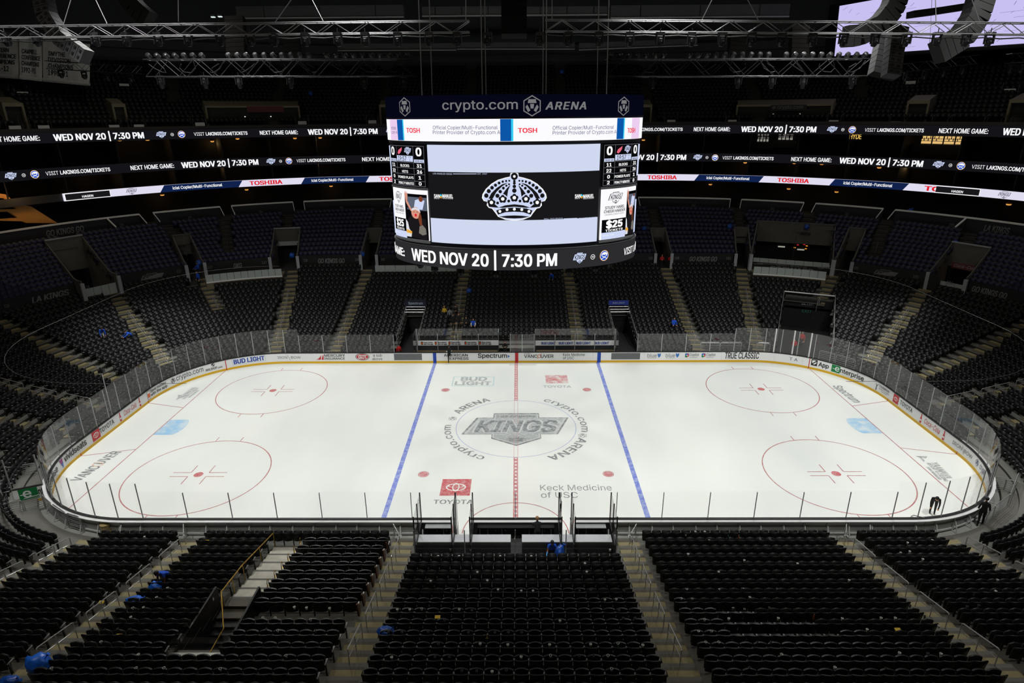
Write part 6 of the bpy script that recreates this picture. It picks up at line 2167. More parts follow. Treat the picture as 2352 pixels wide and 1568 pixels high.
# lit bars and the lounge sign under the top ribbon
def bar_unit(u0, u1, v0, v1, s_, label, warm):
    cv = Curve(S_R[2] + s_); a0, z1 = on_curve(cv, u0, v0); a1, z0 = on_curve(cv, u1, v1)
    r = empty('back_bar', cv.surf((a0 + a1) / 2, z0), 0, label, 'bar')
    mb = MB(); strip(mb, cv, a0, a1, [(0, z0), (0, z1), (-0.1, z1), (-0.1, z0)]); base_parent(mb.build('lit_back', E('bar_glow_' + warm, (250, 206, 130) if warm == 'a' else (206, 200, 190), 0.8 if warm == 'a' else 0.45)), r)
    n = 4
    for i in range(n + 1):
        a = a0 + (a1 - a0) * i / n
        base_parent(MB().bar(cv.surf(a, z0 - 0.2, 0.12), cv.surf(a, z1 + 0.1, 0.12), 0.1).build('upright', m_black), r)
    for t in (0.33, 0.62):
        z = z0 + (z1 - z0) * t
        mb = MB(); strip(mb, cv, a0, a1, [(0.02, z), (0.02, z + 0.05), (0.2, z + 0.05), (0.2, z)]); base_parent(mb.build('shelf', m_black), r)
    for i in range(22):
        a = a0 + (a1 - a0) * (i + 0.5) / 22
        if i in (9, 10, 11): continue
        b_ = cv.surf(a, z0 + (z1 - z0) * (0.33 if i % 2 else 0.62) + 0.05, 0.1)
        base_parent(MB().lathe([(0.05, 0), (0.05, 0.2), (0.02, 0.28), (0.02, 0.36)], b_, 6).build('bottle', M('bar_bottle', (90, 44, 14), 0.2)), r)
    mb = MB(); strip(mb, cv, a0 - 0.6, a1 + 0.6, [(0.9, z0 - 0.9), (0.9, z0 - 0.05), (0.5, z0 - 0.05), (0.5, z0 - 0.9)]); base_parent(mb.build('counter', m_ctr), r)
bar_unit(2118, 2220, 312, 332, 4.0, 'warm lit back bar with bottles in the far right suites', 'a')
bar_unit(1740, 1766, 308, 325, 4.5, 'small pale lit bar right of the scoreboard, left one', 'b')
bar_unit(1788, 1822, 308, 321, 4.5, 'small pale lit bar right of the scoreboard, right one', 'b')
cv = Curve(S_R[2] + 0.6); P = Print(cv.surf, 0.02)
a0 = on_curve(cv, 1951, 318)[0]; a1 = on_curve(cv, 1978, 318)[0]; z = on_curve(cv, 1964, 319)[1]
P.text('HYDE', a0, z, 0.55, E('sign_amber', (240, 196, 96)), width=a1 - a0, bold=0.03)
r = empty('lounge_sign', cv.surf((a0 + a1) / 2, z), 0, 'amber lit lounge sign under the top ribbon on the right', 'sign')
for o in P.build(r, 'lettering'): base_parent(o, r)
# ochre lattice canopy of the end lounge at far left
m_och = M('canopy_ochre', (226, 160, 78), 0.6)
cv = Curve(S_RAIL + 1.2)
def LP(u, v):
    a, z = on_curve(cv, u, v); return a, z
r = empty('lattice_canopy', cv.surf(*LP(40, 480)), 0, 'ochre lattice canopy with rounded openings at the far left end', 'canopy')
outer = [(-40, 440), (12, 446), (40, 468), (72, 474), (132, 512), (60, 512), (40, 500), (-40, 506)]
holes = [[(-30, 455), (8, 455), (30, 470), (38, 480), (-30, 481)], [(-30, 487), (20, 486), (52, 508), (-30, 502)]]
rings = [[Vector((*LP(u, v), 0)) for u, v in q] for q in [outer] + holes]
flat = [v for q in rings for v in q]
tr = tessellate_polygon(rings)
N = len(flat)
mb = MB(); mb.add([cv.surf(v.x, v.y, 0.0) for v in flat] + [cv.surf(v.x, v.y, -0.3) for v in flat], [tuple(t) for t in tr] + [tuple(i + N for i in reversed(t)) for t in tr])
base_parent(mb.build('lattice', m_och), r)
L2 = bpy.data.lights.new('lounge_light', 'POINT'); L2.energy = 90; L2.color = (1, 0.62, 0.28); L2.shadow_soft_size = 0.4
lo = bpy.data.objects.new('lounge_light', L2); lo.location = cv.surf(LP(30, 470)[0], 15.5, 2.2); COL.objects.link(lo)
# ============================================================ under the roof: trusses, lamps, speakers, banners, video wall
m_trs = M('truss_alu', (150, 150, 152), 0.35, 0.8)
m_trd = M('truss_dark', (70, 70, 72), 0.4, 0.7)
m_lampb = M('lamp_body', (20, 20, 22), 0.4)
m_lens = M('lamp_lens', (120, 124, 130), 0.1, 0.6)


def truss(name, p, q, h, label, mat, cell=0.8, r=0.03):
    p = Vector(p); q = Vector(q)
    root = empty(name, (p + q) / 2, 0, label, 'truss')
    W = q - p; L_ = W.length; d = W / L_; n = Vector((-d.y, d.x, 0)).normalized()
    o0 = -W / 2
    for i, (a, b) in enumerate(((-0.5, 0), (0.5, 0), (-0.5, -1), (0.5, -1))):
        s = o0 + n * a * h + Vector((0, 0, b * h))
        MB().tube([s, s + W], r, 5).build('chord', mat, root)
    k = max(2, int(L_ / cell))
    mb = MB()
    for i in range(k):
        s0 = o0 + W * (i / k); s1 = o0 + W * ((i + 1) / k)
        zt_, zb_ = Vector((0, 0, 0)), Vector((0, 0, -h))
        for a in (-0.5, 0.5):
            A_, B_ = (s0 + n * a * h + zt_, s1 + n * a * h + zb_) if i % 2 else (s0 + n * a * h + zb_, s1 + n * a * h + zt_)
            mb.tube([A_, B_], r * 0.6, 4, False)
        mb.tube([s0 + n * 0.5 * h, s0 - n * 0.5 * h], r * 0.5, 4, False)
    o = mb.build('lacing', mat, root); o['kind'] = 'stuff'
    return root


def moving_head(p, s, tilt=0.3, name='moving_head_lamp', long=False):
    r = empty(name, p)
    MB().box((0, 0, -0.1 * s), (0.62 * s, 0.4 * s, 0.2 * s)).build('base', m_lampb, r)
    for sg in (-1, 1):
        MB().box((sg * 0.31 * s, 0, -0.5 * s), (0.08 * s, 0.24 * s, 0.66 * s)).build('yoke_arm', m_lampb, r)
    R_ = Matrix.Translation((0, 0, -0.62 * s)) @ Matrix.Rotation(tilt, 4, 'X')
    hl = 1.5 if long else 1.0
    MB().lathe([(0.1 * s, 0.26 * s * hl), (0.22 * s, 0.2 * s * hl), (0.26 * s, -0.05 * s), (0.2 * s, -0.36 * s * hl), (0.17 * s, -0.4 * s * hl)], n=10, M4=R_).build('head', m_lampb, r)
    MB().lathe([(0.01 * s, -0.41 * s * hl), (0.15 * s, -0.41 * s * hl), (0.15 * s, -0.385 * s * hl), (0.01 * s, -0.385 * s * hl)], n=10, M4=R_).build('lens', m_lens, r)
    MB().lathe([(0.0, -0.02), (0.05 * s, -0.02), (0.05 * s, 0.02), (0.0, 0.02)], n=6, M4=R_ @ Matrix.Translation((0, -0.25 * s, 0.05 * s)) @ Matrix.Rotation(PI / 2, 4, 'X')).build('badge', m_lens, r)
    MB().tube([(0, 0, 0), (0, 0, 0.3 * s)], 0.04 * s, 5).build('clamp', m_trd, r)
    return r


Y1 = -9.0
tl0, tl1 = on_y(-60, 62, Y1), on_y(1078, 48, Y1 + 0.6)
tr0, tr1 = on_y(1253, 46, Y1 + 0.6), on_y(2430, 54, Y1)
truss('lighting_truss', tl0, tl1, 0.5, 'long bright lighting truss across the top left of the hall', m_trs)
truss('lighting_truss', tr0, tr1, 0.5, 'long bright lighting truss across the top right of the hall', m_trs)
mh = moving_head((0, 0, 0), 0.62)
first = True
LU = (10, 80, 217, 288, 361, 430, 503, 573, 627, 700, 775, 838, 913, 985, 1050, 1120, 1240, 1305, 1376, 1447, 1517, 1590, 1660, 1728, 1797, 1868, 1940, 2013, 2085, 2155, 2223, 2276)
for i, u in enumerate(LU):
    p = on_y(u, 74, Y1 + 0.2)
    o = mh if first else dup(mh)
    first = False
    o.location = p; o.rotation_euler = (0, 0, random.uniform(-0.3, 0.3))
    tag(o, 'black moving-head lamp under the bright upper truss, %s from left' % ORD(i + 1), 'lamp', 'moving heads under the long truss')
r = empty('cable_rope', (0, Y1 + 0.2, 25), label='dark supply cable run under the long bright trusses', cat='cable')
for a, b in ((tl0, tl1), (tr0, tr1)):
    pts = [a.lerp(b, i / 30) + Vector((0, 0.1, -0.62 - 0.05 * (i % 2))) for i in range(31)]
    base_parent(MB().tube(pts, 0.03, 4).build('cable', m_black), r)
    r.location = r.location
for i, (u0, v0, u1, v1) in enumerate(((172, -30, 146, 55), (206, -30, 246, 54), (690, -30, 632, 50), (702, -30, 742, 48), (1070, -60, 1070, 46), (1268, -60, 1268, 46), (1650, -30, 1612, 46), (1702, -30, 1742, 48), (2148, -30, 2150, 50), (2222, -30, 2250, 50), (409, -40, 410, 50), (1330, 100, 1330, 250))):
    if i == 11: continue
    a, b = on_y(u0, v0, Y1 + 0.4), on_y(u1, v1, Y1 + 0.2)
    o = MB().tube([Vector((0, 0, 0)), b - a], 0.022, 5).build('hoist_wire', m_trs); o.location = a
    tag(o, 'taut hoist wire holding the long truss, %s listed' % ORD(i + 1), 'wire', 'hoist wires of the long trusses')
    o['label'] = 'taut hoist wire holding the upper truss, %s from left' % ORD((1, 2, 4, 5, 6, 7, 8, 9, 10, 11, 3)[i])
# lower, deeper trusses with rows of cans and long-nosed heads
Y2 = -1.0
for nm, u0, u1, v0, v1, heads in (('left', 338, 948, 138, 136, (367, 468, 547, 665, 835, 925)), ('right', 1392, 1990, 137, 136, (1397, 1500, 1697, 1775, 1847, 1960))):
    a, b = on_y(u0, v0, Y2), on_y(u1, v1, Y2)
    truss('lower_truss', a, b, 0.95, 'dark cluttered box truss lower down on the %s' % nm, m_trd, 1.0, 0.035)
    n = 30
    can = None
    for j in range(n):
        t = (j + 0.5) / n
        if 0.22 < t < 0.3 or 0.62 < t < 0.66: continue
        p = a.lerp(b, t) + Vector((0, -0.3, 0.22))
        if can is None:
            mb = MB(); R_ = Matrix.Rotation(0.9, 4, 'X'); mb.lathe([(0.08, 0.16), (0.15, 0.1), (0.16, -0.15), (0.12, -0.16)], n=9, M4=R_); mb.box((0, 0, -0.12), (0.06, 0.06, 0.24)); can = o = mb.build('par_can', m_trd)
        else: o = can.copy(); link(o)
        o.location = p; o.rotation_euler = (0, 0, random.uniform(-0.4, 0.4))
        tag(o, 'small round can lamp on top of the %s lower truss, %s from left' % (nm, ORD(j + 1)), 'lamp', 'can lamps on the lower trusses')
    for j, u in enumerate(heads):
        p = on_y(u, 173, Y2)
        o = moving_head(p, 0.62, random.uniform(-0.1, 0.25), 'long_nosed_lamp', True)
        tag(o, 'long-nosed moving lamp hanging under the %s lower truss, %s from left' % (nm, ORD(j + 1)), 'lamp', 'long-nosed lamps under the lower trusses')
    for j in range(9):
        t = 0.05 + 0.9 * j / 8
        p = a.lerp(b, t) + Vector((0, -0.5, -0.1))
        pts = [Vector((0, 0, 0)) + Vector((0.5 * math.sin(x * 0.9 + j), 0, -0.45 * math.sin(x * 0.8) - 0.1 * x)) for x in range(6)]
        o = MB().tube(pts, 0.03, 4).build('cable_loop', m_black); o.location = p
        tag(o, 'loose black cable loop hung on the %s lower truss, %s from left' % (nm, ORD(j + 1)), 'cable', 'cable loops on the lower trusses')
for nm, u0, v0, u1, v1, y in (('left, in front of the white banners', 108, 140, 322, 152, 14.0), ('right, under the video wall', 2066, 148, 2242, 127, 10.0), ('right edge of the frame', 2318, 124, 2420, 118, 6.0)):
    a, b = on_y(u0, v0, y), on_y(u1, v1, y)
    truss('small_truss', a, b, 0.6, 'small dark truss at the %s' % nm, m_trd, 0.7)
    for j in range(4):
        p = a.lerp(b, 0.12 + 0.25 * j) + Vector((0, 0, -0.65))
        o = moving_head(p, 0.6, 0.1)
        tag(o, 'dark moving head under the small truss, %s, %s from left' % (nm.split(',')[0], ORD(j + 1)), 'lamp', 'lamps of the small trusses')


# hanging speaker arrays: boxes chained along a curve
m_spk = M('speaker_black', (11, 11, 12), 0.7); m_spg = M('speaker_grey', (66, 66, 68), 0.6)
def speaker_array(pts, wpx, D, label, mat=m_spk, holes=False):
    P = [at_dist(u, v, D) for u, v in pts]
    w_ = wpx / FPX * D
    # resample evenly
    ln = [0]
    for a, b in zip(P[:-1], P[1:]): ln.append(ln[-1] + (b - a).length)
    n = max(3, int(ln[-1] / 0.42))
    def at(s):
        for i in range(len(P) - 1):
            if s <= ln[i + 1] + 1e-6: return P[i].lerp(P[i + 1], (s - ln[i]) / max(1e-6, ln[i + 1] - ln[i]))
        return P[-1]
    r = empty('speaker_array', P[0], 0, label, 'loudspeaker')
    fw = Vector(_F); fw.z = 0; fw.normalize()
    for i in range(n):
        a, b = at(ln[-1] * i / n) - P[0], at(ln[-1] * (i + 1) / n) - P[0]
        d = (b - a).normalized(); x = d.cross(fw).normalized(); y = x.cross(d)
        M4 = Matrix((x, y, d)).transposed().to_4x4(); M4.translation = (a + b) / 2
        L_ = (b - a).length
        MB().box((0, 0, 0), (w_, 0.8, L_ * 0.93), M4=M4).build('speaker_box', mat, r)
        if holes:
            for sx in (-1, 1):
                MB().box((0, 0, 0), (w_ * 0.2, 0.05, L_ * 0.3), M4=M4 @ Matrix.Translation((sx * w_ * 0.22, -0.42, 0))).build('port', m_black, r)
    return r


speaker_array([(98, -10), (108, 36), (140, 88), (200, 132)], 34, 40, 'curved grey loudspeaker array in front of the white banners', m_spg, True)
speaker_array([(292, -10), (312, 20), (345, 48)], 40, 42, 'black slanted loudspeaker array at the top left')
speaker_array([(540, 40), (545, 132)], 42, 62, 'straight black hanging speaker column left of the scoreboard, outer')
speaker_array([(668, 62), (674, 132)], 36, 62, 'straight black hanging speaker column left of the scoreboard, inner')
speaker_array([(1180, -20), (1181, 84)], 58, 46, 'broad black speaker column hanging above the scoreboard')
speaker_array([(1836, 62), (1834, 135)], 40, 62, 'straight black hanging speaker column right of the scoreboard')
speaker_array([(1695, 70), (1690, 128)], 36, 66, 'slim black speaker column behind the right lower truss')
speaker_array([(2062, -20), (2050, 20), (2020, 58), (1972, 82), (1940, 84)], 44, 38, 'big curved black loudspeaker array before the left part of the video wall')
speaker_array([(2258, -20), (2240, 40), (2210, 84), (2150, 122)], 50, 36, 'big curved black loudspeaker array before the right part of the video wall')
speaker_array([(2052, 60), (2028, 176)], 62, 48, 'tall black speaker column below the left video wall array')
speaker_array([(2060, 66), (2046, 176)], 34, 46, 'tall grey speaker column with square ports under the video wall', m_spg, True)
speaker_array([(2090, 34), (2150, 26), (2215, 16)], 14, 40, 'thin black bumper frame crossing the video wall')

# video wall in the far right corner under the roof
q = [at_dist(1916, 129, 80), at_dist(2400, 96, 66), at_dist(2400, -70, 66), at_dist(1928, 14, 80)]
vwl = empty('video_wall', q[0], 0, 'lavender lit video wall with pencil-like strokes at the upper right', 'screen')
e_lv = E('led_violet', (200, 192, 240), 1.0, True)
ux = (q[1] - q[0]); uz = (q[3] - q[0]); nn = ux.cross(uz).normalized()
if nn.dot(Vector(CAM) - q[0]) < 0: nn = -nn
quad = lambda a, b, h: Vector(q[0] * (1 - a) * (1 - b) + q[1] * a * (1 - b) + q[2] * a * b + q[3] * (1 - a) * b) + nn * h
NA = 4
for i in range(NA):
    a0, a1 = i / NA + 0.0015, (i + 1) / NA - 0.0015
    ps = [quad(a, b, h) for h in (0.02, -0.3) for a, b in ((a0, 0), (a1, 0), (a1, 1), (a0, 1))]
    base_parent(MB().add(ps, [(0, 1, 2, 3), (7, 6, 5, 4), (0, 4, 5, 1), (1, 5, 6, 2), (2, 6, 7, 3), (3, 7, 4, 0)]).build('screen_panel', e_lv), vwl)
VP = Print(quad, 0.05)
e_st = E('led_stroke', (70, 66, 96))
rr = random.Random(3)
for i in range(60):
    a, b = rr.uniform(0.02, 0.97), rr.uniform(0.04, 0.95)
    if i % 3 == 0: VP.line((a, b), (min(0.99, a + rr.uniform(0.03, 0.14)), b + rr.uniform(-0.004, 0.004)), 0.003, e_st)
    else: VP.line((a, b), (a + rr.uniform(0.01, 0.03), b + rr.uniform(0.02, 0.06)), 0.0022, e_st)
for o in VP.build(vwl, 'stroke_picture'): base_parent(o, vwl); o['kind'] = 'stuff'
ps = [quad(a, b, h) for h in (-0.02, -0.5) for a, b in ((-0.06, -0.06), (1.02, -0.06), (1.02, 1.05), (-0.06, 1.05))]
base_parent(MB().add(ps, [(3, 2, 1, 0), (4, 5, 6, 7), (0, 1, 5, 4), (1, 2, 6, 5), (2, 3, 7, 6), (3, 0, 4, 7)]).build('frame', m_black), vwl)

# championship banners, upper left
m_ban = M('banner_cloth', (178, 180, 180), 0.8, var=0.06, scale=1)
m_bantx = M('banner_text', (26, 27, 30), 0.8)
BAN = [((-70, 84, 168), (43, 88, 176), ('WESTERN', 'CONFERENCE', 'CHAMPIONS', '2011-12')), ((45, 88, 176), (97, 92, 182), ('CAMPBELL', 'CONFERENCE', 'CHAMPIONS', '1992-93')), ((99, 92, 182), (206, 101, 192), ('SMYTHE', 'DIVISION', 'CHAMPIONS', '1990-91'))]
for i, ((u0, t0, b0), (u1, t1, b1), words) in enumerate(BAN):
    D0, D1 = 66 + i * 1.0, 67 + i * 1.0
    c_ = [at_dist(u0, b0, D0), at_dist(u1, b1, D1), at_dist(u1, t1, D1), at_dist(u0, t0, D0)]
    r = empty('hanging_banner', c_[0], 0, 'grey hanging championship banner, %s, upper left' % ('outermost on the left', 'middle one', 'rightmost of the three')[i], 'banner', 'championship banners')
    bq = lambda a, b, h: c_[0] * (1 - a) * (1 - b) + c_[1] * a * (1 - b) + c_[2] * a * b + c_[3] * (1 - a) * b + Vector((0.35, -0.9, 0)).normalized() * (h + 0.12 * math.sin(a * 9 + b * 2))
    vs = []; fs = []
    NX, NY = 8, 6
    for s_ in (0.0, -0.04):
        for a in range(NX + 1):
            for b in range(NY + 1): vs.append(bq(a / NX, b / NY, s_))
    m_ = NY + 1; N_ = (NX + 1) * m_
    for a in range(NX):
        for b in range(NY):
            k_ = a * m_ + b
            fs += [(k_, k_ + m_, k_ + m_ + 1, k_ + 1), (N_ + k_, N_ + k_ + 1, N_ + k_ + m_ + 1, N_ + k_ + m_)]
    base_parent(MB().add(vs, fs).build('cloth', m_ban), r)
    base_parent(MB().tube([bq(0, 0, 0.05) + Vector((0, 0, -0.05)), bq(1, 0, 0.05) + Vector((0, 0, -0.05))], 0.22, 6).build('hem_bar', m_ban), r)
    P = Print(bq, 0.05)
    wd = 0.8
    x0 = 0.4 if i == 0 else 0.12
    wd = 0.55 if i != 1 else 0.8
    for j, wds in enumerate(words):
        P.text(wds, x0, 0.62 - 0.155 * j - (0.03 if j == 3 else 0), 0.11 if j < 3 else 0.13, m_bantx, width=wd * min(1, len(wds) / 9.5), bold=0.04)
    for o in P.build(r, 'lettering'): base_parent(o, r)

# pale ducts along the far roof edge and thin lit ledges under them
m_duct = M('duct_grey', (112, 113, 116), 0.7, var=0.08, scale=0.5)
for i, (u0, u1, v0, v1) in enumerate(((545, 928, 14, 41), (970, 1152, 16, 37), (1210, 1394, 16, 35), (1402, 1811, 12, 40))):
    y = 47.0
    a, b = on_y(u0, v1, y), on_y(u1, v1, y); t = on_y(u0, v0, y)
    r = empty('roof_duct', (a + b) / 2, 0, 'long grey duct with a pale lower edge under the roof, %s from left' % ORD(i + 1), 'duct', 'roof ducts')
    L_ = (b - a).length; h = t.z - a.z
    MB().box((0, 0.6, h / 2 + 0.05), (L_, 1.4, h)).build('duct_body', m_duct, r)
    MB().box((0, -0.15, 0.0), (L_, 0.25, 0.16)).build('lower_edge', M('duct_edge', (225, 225, 225), 0.5), r)
    for j in range(3): MB().box((-L_ / 2 + L_ * (j + 0.5) / 3, -0.12, h / 2), (0.12, 0.06, h)).build('strap', m_trd, r)
for i, (u0, u1, va, vb) in enumerate(((776, 1048, 116.5, 115), (1050, 1320, 113, 113), (1330, 1602, 115, 104))):
    y = 56.0
    a, b = on_y(u0, va, y), on_y(u1, vb, y)
    r = empty('wall_ledge', (a + b) / 2, 0, 'thin pale ledge on the wall above the top tier, %s from left' % ORD(i + 1), 'ledge', 'thin wall ledges')
    MB().bar(a - (a + b) / 2, b - (a + b) / 2, 0.3, 0.12).build('edge', M('duct_edge', (225, 225, 225), 0.5), r)
    MB().bar(a - (a + b) / 2 + Vector((0, 0.3, 0.5)), b - (a + b) / 2 + Vector((0, 0.3, 0.5)), 0.2, 0.85).build('backing', m_duct, r)

# grey wall shields, upper left and the pale wall blocks
for i, (u0, v0, u1, v1, D, g) in enumerate(((440, 62, 522, 106, 92, 70), (18, 22, 110, 35, 86, 84), (690, 78, 776, 125, 96, 62), (1555, 76, 1680, 128, 96, 60), (1700, 96, 1830, 132, 96, 66))):
    a, b, c_ = at_dist(u0, v1, D), at_dist(u1, v1, D), at_dist(u0, v0, D)
    r = MB().box(((a + b) / 2 + Vector((0, 0, (c_.z - a.z) / 2))), ((b - a).length, 0.4, c_.z - a.z)).build('wall_panel', m_duct)
    tag(r, 'plain grey panel on the dark wall above the top tier, %s listed' % ORD(i + 1), 'panel', 'grey wall panels')
    r['label'] = 'plain grey wall panel above the top tier, %s from left' % ORD((2, 1, 3, 4, 5)[i])
# small floodlight, lit, upper left
for i, (u, v) in enumerate(((490, 39), (506, 38), (437, 76))):
    p = at_dist(u, v, 70)
    r = empty('work_light', p, 0, 'small white work light burning under the roof, %s from left' % ORD((2, 3, 1)[i]), 'lamp', 'work lights upper left')
    MB().box((0, 0, 0.12), (0.5, 0.35, 0.2)).build('housing', m_lampb, r)
    MB().box((0, -0.05, -0.02), (0.4, 0.3, 0.1)).build('glow', E('work_glow', (226, 240, 240)), r)

# openings, guards and signs of the top tier
m_conl = M('lintel_tan', (120, 114, 94), 0.8)
SU = UP_S + 0.9
cU = Curve(SU)
def alcove(u0, u1, v0, v1, label, kind):
    a0, z1 = on_curve(cU, u0, v0); a1, z0 = on_curve(cU, u1, v1)
    z0 = UP_Z
    r = empty('top_tier_opening', cU.surf((a0 + a1) / 2, z0), 0, label, 'opening')
    h = z1 - z0
    ad = lambda mb, n, m: base_parent(mb.build(n, m), r)
    dp = 2.2
    mb = MB(); strip(mb, cU, a0, a1, [(0.0, z1 - 0.35 * (1 if kind == 'n' else 0.6)), (0.0, z1), (-dp, z1 + 0.6), (-dp, z1 - 0.3)]); ad(mb, 'lintel', m_conl)
    mb = MB(); strip(mb, cU, a0, a1, [(-0.4, z0), (-0.4, z1 - 0.2), (-0.5, z1 - 0.2), (-0.5, z0)]); ad(mb, 'dark_back', m_black)
    for a in (a0, a1):
        p = cU.surf(a, (z0 + z1) / 2, -dp / 2); x, y, nx, ny = cU.at(a)
        ad(MB().box(p, (0.2, dp, h), math.atan2(ny, nx) - PI / 2), 'side_wall', m_conl)
    if kind != 'n':
        P = Print(cU.surf, 0.05)
        am = (a0 + a1) / 2 + (0.6 if kind == 'c' else 1.4)
        if kind == 'c':
            P.rect(am - 2.1, z1 - 0.75, am + 2.1, z1 - 0.05, M('sign_black', (16, 16, 18), 0.5)); P.text('crypto.com', am + 0.2, z1 - 0.5, 0.4, M('dim_text', (120, 120, 122), 0.6), width=2.9, align='c', dh=0.01); helmet_hex(P, (am - 1.7, z1 - 0.38), 0.2, M('dim_text', (120, 120, 122), 0.6), dh=0.01)
        else: P.rect(am - 2.2, z1 - 0.75, am + 2.2, z1 - 0.05, M('sign_dark_red', (84, 20, 24), 0.5))
        for o in P.build(r, 'sign'): base_parent(o, r)
        for t in (0.4, 0.68):
            p = cU.surf(a0 + (a1 - a0) * t, z0 + h * 0.55, -0.3); ad(MB().lathe([(0.02, -0.06), (0.08, -0.04), (0.08, 0.03), (0.02, 0.05)], p, 8), 'spot_glow', E('spot_white', (246, 240, 226)))
alcove(472, 690, 243, 282, 'wide alcove with a dark red sign in the top tier left', 'r')
alcove(1694, 1905, 241, 282, 'wide alcove with a black lettered sign in the top tier right', 'c')
for i, (u0, u1, v0) in enumerate(((258, 294, 238), (6, 62, 236), (872, 898, 240), (1466, 1494, 240), (2087, 2124, 231), (2322, 2380, 228))):
    alcove(u0, u1, v0, 282, 'narrow lintelled opening in the top tier, %s from left' % ORD((2, 1, 3, 4, 5, 6)[i]), 'n')
m_plate = M('plate_sheen', (236, 238, 240), 0.4)  # white stands in for the light reflected off the plates
GRD = [(285, 194), (52, 213), (34, 291), (100, 290), (262, 289), (319, 288), (459, 283), (694, 280), (855, 278), (1542, 277), (1682, 277), (1915, 278), (2058, 281), (2157, 284), (2092, 188), (2320, 206), (2278, 285), (2340, 286)]
for i, (u, v) in enumerate(sorted(GRD)):
    s_ = UP_S - 0.35 if v > 250 else UP_S + UP_D * max(1, (on_curve(Curve(UP_S + 7), u, v)[1] - UP_Z) / UP_R) * 0.9
    for _ in range(6):
        if v <= 250:
            z = on_curve(Curve(s_), u, v)[1]; s_ = UP_S + UP_D * (z - 0.7 - UP_Z) / UP_R - 0.3
    cv = Curve(s_); a, z = on_curve(cv, u, v); p, nn_, ang = cv.dirs(a)
    r = empty('aisle_guard', Vector((p.x, p.y, z - 0.7)), ang - PI / 2, 'pale plate guard between two hoop rails in the top tier, %s from left' % ORD(i + 1), 'guard', 'aisle guards of the top tier')
    MB().box((0, 0, 0.6), (1.05, 0.05, 0.4)).build('plate', m_plate, r)
    for sg in (-1, 1):
        MB().tube([(sg * 0.75, 0, 0), (sg * 0.75, 0, 1.2), (sg * 0.85, 0.3, 1.4), (sg * 0.85, 0.9, 1.6), (sg * 0.85, 0.9, 0.6)], 0.035, 5).build('hoop_rail', M('dull_rail', (130, 130, 130), 0.4, 0.6), r)
# section number on the right wall
cB = Curve(S_BACK - 0.4); P = Print(cB.surf, 0.15)
a, z = on_curve(cB, 2238, 159)
P.rect(a - 1.1, z - 0.55, a + 1.1, z + 0.55, M('sign_black', (16, 16, 18), 0.5)); P.text('306', a, z - 0.3, 0.6, M('sign_text', (190, 196, 214), 0.5), align='c', dh=0.03, bold=0.03, shear=0.15)
r = empty('section_sign', cB.surf(a, z), 0, 'small black section number sign on the grey wall, upper right', 'sign')
for o in P.build(r, 'number'): base_parent(o, r)
# ============================================================ people
m_skin1 = M('skin_light', (206, 152, 122), 0.6); m_skin2 = M('skin_brown', (112, 70, 48), 0.6)
m_hairb = M('hair_black', (18, 15, 14), 0.6); m_hairf = M('hair_fair', (150, 110, 70), 0.6); m_shoe = M('shoe_black', (14, 14, 15), 0.5)
CL = {n: M('cloth_' + n, c, 0.85, var=0.12, scale=14) for n, c in dict(black=(18, 18, 20), dark=(30, 30, 34), navy=(24, 28, 48), grey=(132, 134, 138), yellow=(214, 176, 36), red=(190, 26, 32), blue=(26, 84, 206), white=(226, 226, 222), tan=(120, 100, 70)).items()}


